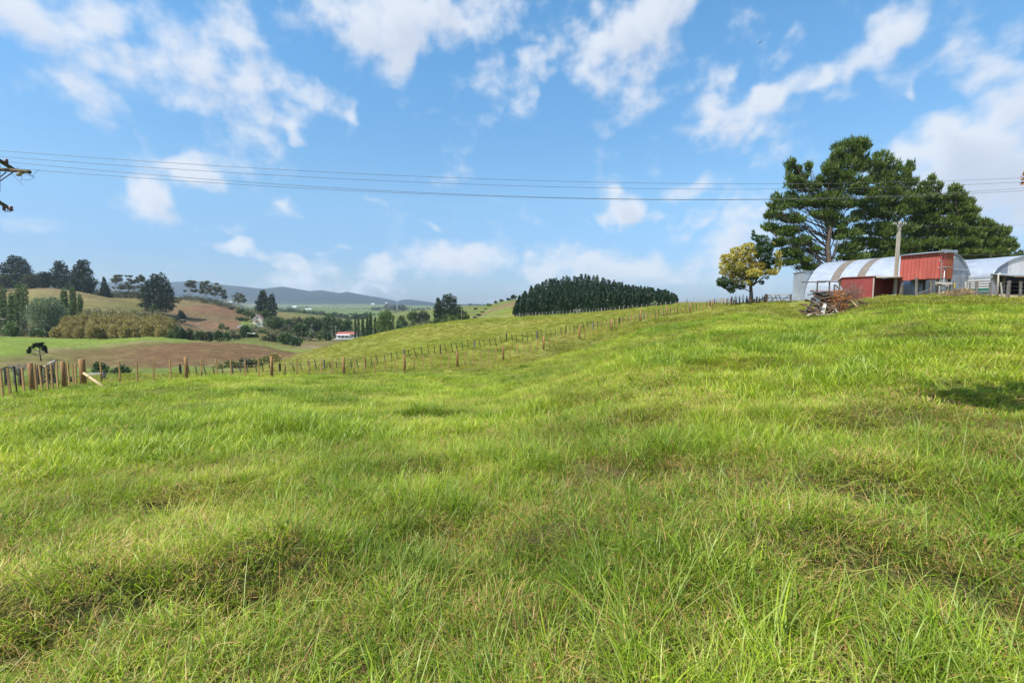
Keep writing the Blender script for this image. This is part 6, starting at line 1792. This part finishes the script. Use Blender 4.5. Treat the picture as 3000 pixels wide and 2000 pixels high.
def valley_buildings():
    # church
    d = 333; fr = Fr(*(P(741, 952, d).xy), 18); fr.o.z = P(741, 951, d).z - .3
    k = d / F
    t = thing('church', 'small cream weatherboard church with a red gabled roof and pointed porch', 'church', fr.o)
    W, Hh, L = 25 * k, 17.5 * k, 8.0; Ht = 30 * k
    MB().prism([fr(0, 0, 0), fr(W, 0, 0), fr(W, 0, Hh), fr(W / 2, 0, Ht), fr(0, 0, Hh)], fr.B * L).build('wall', M['cream'], t)
    for s in (-1, 1):
        e = fr(W / 2 + s * (W / 2 + .45), -.3, Hh - .55); p = fr(W / 2, -.3, Ht + .12)
        MB().prism([p, e, e + Vector((0, 0, .22)), p + Vector((0, 0, .25))], fr.B * (L + .6)).build('roof', M['roof_red'], t)
        bb = MB().bar(fr(W / 2, -.36, Ht), fr(W / 2 + s * (W / 2 + .4), -.36, Hh - .5), .12, .30); bb.build('barge_board', M['white'], t)
    pw = W * .33; a0 = W / 2 - pw / 2
    po = MB().prism([fr(a0, -1.3, 0), fr(a0 + pw, -1.3, 0), fr(a0 + pw, -1.3, 2.2), fr(W / 2, -1.3, 3.6), fr(a0, -1.3, 2.2)], fr.B * 1.3).build('porch', M['cream'], t)
    for s in (-1, 1): MB().bar(fr(W / 2, -1.4, 3.75), fr(W / 2 + s * (pw / 2 + .35), -1.4, 2.1), 1.6, .14, up=(0, 0, 1)).build('porch_roof', M['roof_red'], t)
    MB().prism([fr(W / 2 - .45, -1.34, 0), fr(W / 2 + .45, -1.34, 0), fr(W / 2 + .45, -1.34, 1.5), fr(W / 2, -1.34, 2.2), fr(W / 2 - .45, -1.34, 1.5)], fr.B * .03).build('door', M['white'], t)
    MB().prism([fr(W / 2, -.05, Hh + .2), fr(W / 2 + .55, -.05, Hh + .8), fr(W / 2, -.05, Hh + 1.5), fr(W / 2 - .55, -.05, Hh + .8)], fr.B * .04).build('window', M['glass'], t)
    for s in (.8, 3.0, 5.2): MB().box(fr(W + .03, s + 1, 2.1), (.05, .7, 1.6), ax=fr.ax).build('window', M['glass'], t)
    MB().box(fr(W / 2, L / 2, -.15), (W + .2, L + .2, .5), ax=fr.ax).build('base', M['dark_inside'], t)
    # drive beside the church
    V = []; n = 16
    for i in range(n):
        f = i / (n - 1); d0 = 296 + 34 * f; x0 = (672 + 66 * f ** .8 - 1500) / F * d0
        for s in (-1.7, 1.7): V.append((x0, d0 + s, gz(x0, d0 + s) + .06))
    o = link('gravel_drive', mesh_np('gravel_drive', V, [(2 * i, 2 * i + 1, 2 * i + 3, 2 * i + 2) for i in range(n - 1)], M['stone'])); props(o, kind='structure')
    # cars by the church
    for (x, y, d, lb) in ((707, 960, 300, 'pale car parked on the drive left of the church'), (763, 956, 315, 'white car just right of the church'), (583, 975, 235, 'white car glimpsed through the hedge below the red slope')):
        f = Fr(*(P(x, y, d).xy), 12); 
        t = thing('parked_car', lb, 'car', f.o)
        prof = [(-2.1, .35), (2.1, .35), (2.1, .8), (1.3, .95), (.8, 1.42), (-1.0, 1.45), (-1.6, .98), (-2.1, .85)]
        MB().prism([f(a, -.85, z) for a, z in prof], f.B * 1.7).build('body', M['white'], t, bevel=.05)
        MB().prism([f(a, -.87, z) for a, z in [(-1.35, 1.0), (1.1, .98), (.7, 1.36), (-.95, 1.38)]], f.B * 1.74).build('window', M['glass'], t)
        for a in (-1.35, 1.35):
            for b in (-.8, .62): MB().tube([f(a, b, .33), f(a, b + .2, .33)], .33, 12).build('wheel', M['cable'], t)
    # street lamp
    e = P(743, 977, 215); b = P(732, 1010, 215); b.z = gz(b.x, b.y)
    b.x = P(722, 977, 215).x
    t = thing('street_lamp', 'street lamp with a flat white head on a curved arm before the valley trees', 'street lamp', b)
    MB().tube([b, Vector((b.x, b.y, e.z - .5)), Vector((b.x + .4, b.y, e.z + .25)), e], [.08, .06, .04, .035], 6).build('pole', M['galv'], t)
    MB().sphere(e + Vector((.3, 0, 0)), .75, 10, 6, .28).build('lamp_head', M['white'], t, smooth=True)
    # house
    d = 311; fr = Fr(*(P(984, 992, d).xy), 6); fr.o.z = P(984, 991, d).z
    k = d / F; W = 60 * k
    t = thing('farmhouse', 'low white farmhouse with a long red roof and a shaded verandah', 'house', fr.o)
    MB().box(fr(W / 2, 3.5, 1.35), (W, 7, 2.7), ax=fr.ax).build('wall', M['white'], t)
    MB().prism([fr(-.5, -.6, 2.65), fr(-.5, 7.6, 2.65), fr(.6, 3.5, 4.1)], fr.A * .01).build('roof_end', M['roof_red'], t)
    V = [fr(-.5, -.6, 2.65), fr(W + .5, -.6, 2.65), fr(W + .5, 7.6, 2.65), fr(-.5, 7.6, 2.65), fr(1.0, 3.5, 4.15), fr(W - 1.0, 3.5, 4.15)]
    MB().add(V, [(0, 1, 5, 4), (1, 2, 5), (2, 3, 4, 5), (3, 0, 4), (0, 3, 2, 1)]).build('roof', M['roof_red'], t)
    MB().add([fr(1, -2.2, 2.15), fr(W * .68, -2.2, 2.15), fr(W * .68, -.55, 2.6), fr(1, -.55, 2.6), fr(1, -2.2, 2.27), fr(W * .68, -2.2, 2.27), fr(W * .68, -.55, 2.72), fr(1, -.55, 2.72)],
             [(0, 3, 2, 1), (4, 5, 6, 7), (0, 1, 5, 4), (1, 2, 6, 5), (2, 3, 7, 6), (3, 0, 4, 7)]).build('verandah_roof', M['white'], t)
    for a in (1.2, 3.6, 6.2, 8.6): MB().box(fr(a, -2.1, 1.05), (.14, .14, 2.2), ax=fr.ax).build('post', M['white'], t)
    for a, w in ((2.2, 1.4), (4.9, 1.6), (7.4, 1.2), (11.0, .9), (12.4, .8)): MB().box(fr(a, -.03, 1.5), (w, .08, 1.2), ax=fr.ax).build('window', M['glass'], t)
    MB().box(fr(W * .4, -2.6, -.3), (W * .9, 1.0, .6), ax=fr.ax).build('deck', M['white'], t)
    MB().tube([fr(8, 3, 3.9), fr(8, 3, 5.2)], .12, 6).build('flue', M['galv'], t)
    # distant sheds
    for (x, y, w, h, d, lb) in ((864, 901, 12, 5, 1250, 'small white shed far out on the plain'), (904, 907, 18, 4, 1150, 'long low pale shed out on the plain'), (1093, 892, 9, 4, 1500, 'tiny white house on the far hill'),
                                (1132, 889, 5, 3, 1500, 'tiny pale barn beside the far dark clump'), (670, 887, 24, 4, 1700, 'long pale glasshouse roof behind the ridge gum trees')):
        k = d / F; c = P(x, y, d); f = Fr(c.x, c.y, 5); f.o.z = max(f.o.z, c.z) - .5
        t = thing('distant_shed', lb, 'shed', f.o)
        MB().box(f(0, 0, h * k * .3), (w * k, 10, h * k * .6), ax=f.ax).build('wall', M['zinc_pale'], t)
        MB().prism([f(-w * k / 2, -5.4, h * k * .6), f(-w * k / 2, 5.4, h * k * .6), f(-w * k / 2, 0, h * k)], f.A * w * k).build('roof', M['white'], t)


def bird():
    c = P(2228, 124, 60); t = thing('bird', 'tiny dark bird gliding high in the sky right of centre', 'bird', c)
    MB().tube([c + Vector((-.16, 0, 0)), c, c + Vector((.16, 0, .02))], [.015, .045, .01], 6).build('body', M['cable'], t, smooth=True)
    MB().add([c, c + Vector((.03, .22, .06)), c + Vector((-.03, .45, .01)), c + Vector((-.06, .2, .05)), c + Vector((0, 0, .012))], [(0, 1, 2, 3), (4, 3, 2, 1)]).build('wing', M['cable'], t)
    MB().add([c, c + Vector((.10, -.2, .06)), c + Vector((.22, -.4, .03)), c + Vector((.02, -.2, .05)), c + Vector((0, 0, .012))], [(0, 3, 2, 1), (4, 1, 2, 3)]).build('wing', M['cable'], t)


barn_round(); barn_white(); red_sheds(); yard(); brush_pile(); gates(); poles_and_wires(); valley_buildings(); bird()


# ------------------------------------------------------------------ grass
def grass_material(name, ramp, patch=.5, trans=.35):
    """blade colour by blade, by clump and by place in the paddock"""
    m, nt, N, L = base_mat(name)
    ge = N('ShaderNodeNewGeometry'); oi = N('ShaderNodeObjectInfo')
    def noise(s, d=3, w=0):
        n = N('ShaderNodeTexNoise'); n.inputs['Scale'].default_value = s; n.inputs['Detail'].default_value = d
        L(oi.outputs['Location'], n.inputs['Vector']); return n.outputs['Fac']
    def mth(op, a, b=None, c=None):
        n = N('ShaderNodeMath'); n.operation = op
        for i, v in enumerate((a, b, c)):
            if v is None: continue
            if isinstance(v, (int, float)): n.inputs[i].default_value = v
            else: L(v, n.inputs[i])
        return n.outputs[0]
    f = mth('MULTIPLY_ADD', ge.outputs['Random Per Island'], .46, 0.02)
    f = mth('MULTIPLY_ADD', oi.outputs['Random'], .14, f)
    f = mth('MULTIPLY_ADD', mth('SUBTRACT', noise(.42), .5), .95, f)
    f = mth('MULTIPLY_ADD', mth('SUBTRACT', noise(.11, 2), .5), .5, f)
    f = mth('MULTIPLY_ADD', mth('SUBTRACT', noise(2.6, 2), .5), .55, f)
    cr = N('ShaderNodeValToRGB'); e = cr.color_ramp.elements
    e[0].position = ramp[0][0]; e[0].color = (*ramp[0][1], 1); e[1].position = ramp[-1][0]; e[1].color = (*ramp[-1][1], 1)
    for p, c in ramp[1:-1]:
        x = e.new(p); x.color = (*c, 1)
    L(f, cr.inputs['Fac'])
    df = N('ShaderNodeBsdfDiffuse'); tr = N('ShaderNodeBsdfTranslucent'); gl = N('ShaderNodeBsdfGlossy'); gl.inputs['Roughness'].default_value = .42
    L(cr.outputs[0], df.inputs['Color'])
    br = N('ShaderNodeVectorMath'); br.operation = 'MULTIPLY'; br.inputs[1].default_value = (1.15, 1.15, .6); L(cr.outputs[0], br.inputs[0]); L(br.outputs[0], tr.inputs['Color'])
    mx = N('ShaderNodeMixShader'); mx.inputs[0].default_value = trans; L(df.outputs[0], mx.inputs[1]); L(tr.outputs[0], mx.inputs[2])
    m2 = N('ShaderNodeMixShader'); m2.inputs[0].default_value = .022; L(mx.outputs[0], m2.inputs[1]); L(gl.outputs[0], m2.inputs[2])
    o = N('ShaderNodeOutputMaterial'); L(m2.outputs[0], o.inputs['Surface'])
    return m


GREEN = [(0, (.075, .135, .014)), (.18, (.125, .200, .016)), (.36, (.195, .285, .020)), (.52, (.270, .345, .030)), (.66, (.345, .380, .055)), (.80, (.42, .39, .11)), (.95, (.50, .42, .20))]
STRAW = [(0, (.24, .150, .065)), (.35, (.37, .255, .12)), (.6, (.48, .37, .19)), (1, (.60, .52, .32))]
PALE = [(0, (.14, .22, .07)), (.4, (.25, .34, .12)), (.7, (.37, .43, .19)), (1, (.50, .50, .28))]
boost = lambda R, k: [(p, (min(c[0] * k * 1.04, .62), min(c[1] * k, .62), min(c[2] * k * .8, .5))) for p, c in R]
GREEN = boost([(p, (c[0] * 1.03, c[1] * 1.02, c[2] * 1.12)) for p, c in GREEN], 1.5); PALE = boost([(p, (c[0] * 1.12, c[1], c[2] * .8)) for p, c in PALE], 1.3); STRAW = boost(STRAW, 1.25)
M['grass'] = grass_material('lush_grass', GREEN)
M['far_grass'] = grass_material('darkened_far_grass', [(p, (c[0] * .78, c[1] * .68, c[2] * .8)) for p, c in GREEN])  # near greens warmed, and darkened to replace the self-shadow far clumps lack
M['far_straw'] = grass_material('darkened_far_straw', [(p, (c[0] * .75, c[1] * .72, c[2] * .7)) for p, c in STRAW], trans=.15)  # straw darkened likewise, self-shadow put into the colour
M['straw'] = grass_material('dead_grass', STRAW, trans=.15)
M['pale_grass'] = grass_material('pale_grass', PALE)


def clump_mesh(seed, n, radius, hmin, hmax, w, tilt, droop, segs=4, straw=.1, pale=.1, flat=.0, lean=0.0, mats=('grass', 'straw', 'pale_grass')):
    g = np.random.default_rng(seed)
    rr = radius * np.sqrt(g.random(n)); ra = g.random(n) * 2 * pi
    bx, by = rr * np.cos(ra), rr * np.sin(ra)
    az = ra + g.normal(size=n) * 1.1
    az = np.where(g.random(n) < .35, g.random(n) * 2 * pi, az)
    az = az * (1 - lean) + lean * .6
    H = hmin + (hmax - hmin) * g.random(n) ** 1.3
    th0 = np.clip(np.abs(g.normal(size=n)) * tilt, 0, 1.3)
    dr = np.clip(droop * (.4 + .9 * g.random(n)), 0, 2.2)
    mat = np.zeros(n, int); q = g.random(n); mat[q < straw] = 1; mat[(q >= straw) & (q < straw + pale)] = 2
    fl = (mat == 1) & (g.random(n) < .65 + flat); th0[fl] = 1.25 + .25 * g.random(fl.sum()); dr[fl] = .35; H[fl] *= .8
    ww = w * (.6 + .8 * g.random(n)); ww[mat == 1] *= .8
    kink = g.random(n) < .12
    px, py, pz = bx.copy(), by.copy(), np.zeros(n) - .02
    tw = az + pi / 2 + g.normal(size=n) * .5
    sx, sy = np.cos(tw), np.sin(tw)
    P_ = []
    prof = [.75, 1.0, .9, .62, .0] if segs == 4 else ([.85, .9, .0] if segs == 2 else [.8, 1.0, .75, .0])
    for i in range(segs + 1):
        wi = ww * prof[i] * .5
        if i < segs: P_.append((np.stack([px - sx * wi, py - sy * wi, pz], 1), np.stack([px + sx * wi, py + sy * wi, pz], 1)))
        else: P_.append((np.stack([px, py, pz], 1),))
        f = (i + 1) / segs
        th = th0 + dr * f ** 1.6 + np.where(kink & (i >= segs // 2), .9, 0)
        st = H / segs
        px = px + np.sin(th) * np.cos(az) * st; py = py + np.sin(th) * np.sin(az) * st; pz = pz + np.cos(th) * st
        pz = np.maximum(pz, .006 + .02 * g.random(n))
    k = 2 * segs + 1
    V = np.zeros((n, k, 3)); j = 0
    for p in P_:
        for a in p: V[:, j] = a; j += 1
    base = (np.arange(n) * k)[:, None]
    me = bpy.data.meshes.new('grass_clump')
    faces = []; mi = []
    for i in range(segs - 1):
        faces.append(base + np.array([[2 * i, 2 * i + 1, 2 * i + 3, 2 * i + 2]]))
    Q = np.concatenate(faces); T = base + np.array([[2 * segs - 2, 2 * segs - 1, 2 * segs]])
    me.vertices.add(n * k); me.vertices.foreach_set('co', V.astype(np.float32).ravel())
    nl = len(Q) * 4 + len(T) * 3
    me.loops.add(nl); me.loops.foreach_set('vertex_index', np.concatenate([Q.ravel(), T.ravel()]).astype(np.int32))
    me.polygons.add(len(Q) + len(T))
    me.polygons.foreach_set('loop_start', np.concatenate([np.arange(len(Q)) * 4, len(Q) * 4 + np.arange(len(T)) * 3]).astype(np.int32))
    me.polygons.foreach_set('material_index', np.concatenate([np.tile(mat, segs - 1), mat]).astype(np.int32))
    me.update(calc_edges=True)
    for m in mats: me.materials.append(M[m])
    return me


def scatter(name, label, meshes, pts, rot, scl, idx, hgt):
    """one object of grass: clumps set on points (geometry nodes)"""
    src = bpy.data.collections.new(name + '_clumps')
    for i, me in enumerate(meshes):
        src.objects.link(bpy.data.objects.new('clump_%02d' % i, me))
    me = bpy.data.meshes.new(name)
    me.vertices.add(len(pts)); me.vertices.foreach_set('co', np.asarray(pts, np.float32).ravel())
    for nm, tp, arr in (('rot', 'FLOAT_VECTOR', rot), ('scl', 'FLOAT_VECTOR', scl)):
        a = me.attributes.new(nm, tp, 'POINT'); a.data.foreach_set('vector', np.asarray(arr, np.float32).ravel())
    a = me.attributes.new('idx', 'INT', 'POINT'); a.data.foreach_set('value', np.asarray(idx, np.int32))
    o = link(name, me); props(o, label, 'grass', kind='stuff')
    g = bpy.data.node_groups.new(name, 'GeometryNodeTree')
    g.interface.new_socket('Geometry', in_out='INPUT', socket_type='NodeSocketGeometry')
    g.interface.new_socket('Geometry', in_out='OUTPUT', socket_type='NodeSocketGeometry')
    N, L = g.nodes.new, g.links.new
    gi, go = N('NodeGroupInput'), N('NodeGroupOutput')
    ci = N('GeometryNodeCollectionInfo'); ci.inputs['Collection'].default_value = src
    ci.inputs['Separate Children'].default_value = True; ci.inputs['Reset Children'].default_value = True
    ip = N('GeometryNodeInstanceOnPoints'); ip.inputs['Pick Instance'].default_value = True
    def attr(nm, tp):
        n = N('GeometryNodeInputNamedAttribute'); n.data_type = tp; n.inputs['Name'].default_value = nm; return n.outputs['Attribute']
    L(gi.outputs[0], ip.inputs['Points']); L(ci.outputs[0], ip.inputs['Instance'])
    L(attr('rot', 'FLOAT_VECTOR'), ip.inputs['Rotation']); L(attr('scl', 'FLOAT_VECTOR'), ip.inputs['Scale']); L(attr('idx', 'INT'), ip.inputs['Instance Index'])
    L(ip.outputs[0], go.inputs[0])
    md = o.modifiers.new('clumps', 'NODES'); md.node_group = g
    return o


def ring(r0, r1, dens, g, half=56):
    a = radians(half); area = a * (r1 * r1 - r0 * r0); n = int(area * dens)
    r = np.sqrt(r0 * r0 + (r1 * r1 - r0 * r0) * g.random(n)); t = (g.random(n) * 2 - 1) * a
    return r * np.sin(t), r * np.cos(t)


def grass():
    g = np.random.default_rng(99)
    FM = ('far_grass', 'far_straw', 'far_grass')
    near = [clump_mesh(s, 110, .18, .06, .21, .0038, .95, 1.2, 4, straw=.30, pale=.15) for s in range(5)]          # lush
    near += [clump_mesh(20 + s, 80, .13, .12, .30, .0046, .42, 1.3, 4, straw=.07, pale=.20) for s in range(3)]      # tall tuft
    near += [clump_mesh(30 + s, 110, .21, .07, .28, .0036, 1.1, .7, 4, straw=.60, pale=.12) for s in range(3)]       # strawy, lying
    near += [clump_mesh(40 + s, 34, .10, .18, .40, .0054, .60, 1.8, 4, straw=.03, pale=.50) for s in range(2)]       # arching blades
    near += [clump_mesh(45 + s, 16, .16, .22, .55, .0034, 1.15, .5, 4, straw=.35, pale=.5) for s in range(3)]        # long stems lying across
    mid = [clump_mesh(50 + s, 110, .28, .06, .22, .0070, .8, 1.0, 3, straw=.25, pale=.12) for s in range(4)]
    mid += [clump_mesh(60 + s, 80, .18, .14, .36, .0085, .35, 1.1, 3, straw=.05, pale=.12) for s in range(2)]
    mid += [clump_mesh(70 + s, 90, .28, .06, .22, .0070, 1.15, .6, 3, straw=.55, pale=.12) for s in range(2)]
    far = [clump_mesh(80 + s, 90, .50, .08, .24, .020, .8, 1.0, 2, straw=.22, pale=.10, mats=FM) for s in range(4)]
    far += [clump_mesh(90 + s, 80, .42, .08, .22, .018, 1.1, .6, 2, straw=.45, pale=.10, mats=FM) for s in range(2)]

    def patchy(x, y):
        return nz(x, y, 1.3, 41) * .6 + nz(x, y, .45, 42) * .7

    def lay(name, label, meshes, kinds, x, y, smin, smax):
        n = len(x); z = height(x, y)
        px, d, _, _ = coords(x, y)
        p = patchy(x, y) + g.normal(size=n) * .45
        idx = np.zeros(n, int)
        for i in range(n):
            v = p[i]
            k = kinds[3] if (v > 1.25 and 3 in kinds) else kinds[1] if v > .42 else kinds[2] if v < -.88 else kinds[0]
            idx[i] = k[int(g.integers(len(k)))]
        hm = 1 + .32 * np.clip(nz(x, y, 1.3, 41), -1, 1) + .18 * nz(x, y, .45, 42)
        hm *= np.interp(np.hypot(x, y), [0, 3, 9, 25, 60], [1.0, 1.0, .85, .8, .8])
        s = (smin + (smax - smin) * g.random(n))
        # lean with the slope a little, spin freely
        e = .4
        gx = (height(x + e, y) - height(x - e, y)) / (2 * e); gy = (height(x, y + e) - height(x, y - e)) / (2 * e)
        rot = np.stack([np.arctan(gy) * .8 + g.normal(size=n) * .10, -np.arctan(gx) * .8 + g.normal(size=n) * .10, g.random(n) * 2 * pi], 1)
        scl = np.stack([s, s, s * hm], 1)
        return scatter(name, label, meshes, np.stack([x, y, z - .01], 1), rot, scl, idx, None)
    K1 = {0: (0, 1, 2, 3, 4, 0, 1, 2, 13, 14), 1: range(5, 8), 2: (8, 9, 10, 15), 3: range(11, 13)}
    x, y = ring(.9, 3.2, 74, g, 60); x2, y2 = ring(3.2, 7.5, 52, g); x = np.r_[x, x2]; y = np.r_[y, y2]
    lay('near_grass', 'long tangled grass with straw and dark tufts in the foreground', near, K1, x, y, .8, 1.25)
    thatch = [clump_mesh(120 + s, 130, .22, .05, .15, .0038, 1.25, .3, 3, straw=.55, pale=.12) for s in range(3)]
    x, y = ring(.9, 7.5, 34, g, 60); x2, y2 = ring(7.5, 18, 16, g); x = np.r_[x, x2]; y = np.r_[y, y2]
    KT = {0: range(0, 3), 1: range(0, 3), 2: range(0, 3)}
    lay('dead_thatch', 'matted brown thatch of dead grass under the green blades', thatch, KT, x, y, .9, 1.3)
    K2 = {0: range(0, 4), 1: range(4, 6), 2: range(6, 8)}
    x, y = ring(7.5, 15, 42, g); x2, y2 = ring(15, 30, 19, g); x = np.r_[x, x2]; y = np.r_[y, y2]
    k = (y < 60); lay('paddock_grass', 'tufty yellow-green grass across the middle of the paddock', mid, K2, x[k], y[k], .8, 1.3)
    K3 = {0: range(0, 4), 1: range(0, 4), 2: range(4, 6)}
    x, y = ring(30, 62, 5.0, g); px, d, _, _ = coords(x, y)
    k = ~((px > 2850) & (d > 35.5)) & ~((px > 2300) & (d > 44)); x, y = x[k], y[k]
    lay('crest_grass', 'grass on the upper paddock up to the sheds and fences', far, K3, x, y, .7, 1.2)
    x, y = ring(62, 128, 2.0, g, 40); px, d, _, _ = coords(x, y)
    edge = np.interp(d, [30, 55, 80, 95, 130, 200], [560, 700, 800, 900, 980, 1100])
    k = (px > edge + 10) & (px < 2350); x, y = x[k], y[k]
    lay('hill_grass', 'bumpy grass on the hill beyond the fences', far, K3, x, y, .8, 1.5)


grass()


# ------------------------------------------------------------------ air
def haze():
    top = 260.0; o = link('haze', None) if False else None
    mb = MB().box((0, 3300, (top - 70) / 2), (16000, 7600, top + 70))
    m, nt, N, L = base_mat('blue_haze')
    v = N('ShaderNodeVolumePrincipled'); v.inputs['Color'].default_value = (.64, .78, 1.0, 1); v.inputs['Density'].default_value = .00009
    v.inputs['Anisotropy'].default_value = .2
    out = N('ShaderNodeOutputMaterial'); L(v.outputs[0], out.inputs['Volume'])
    b = mb.build('haze', m, None); props(b, 'pale blue air over the valley', 'haze', kind='stuff')


haze()
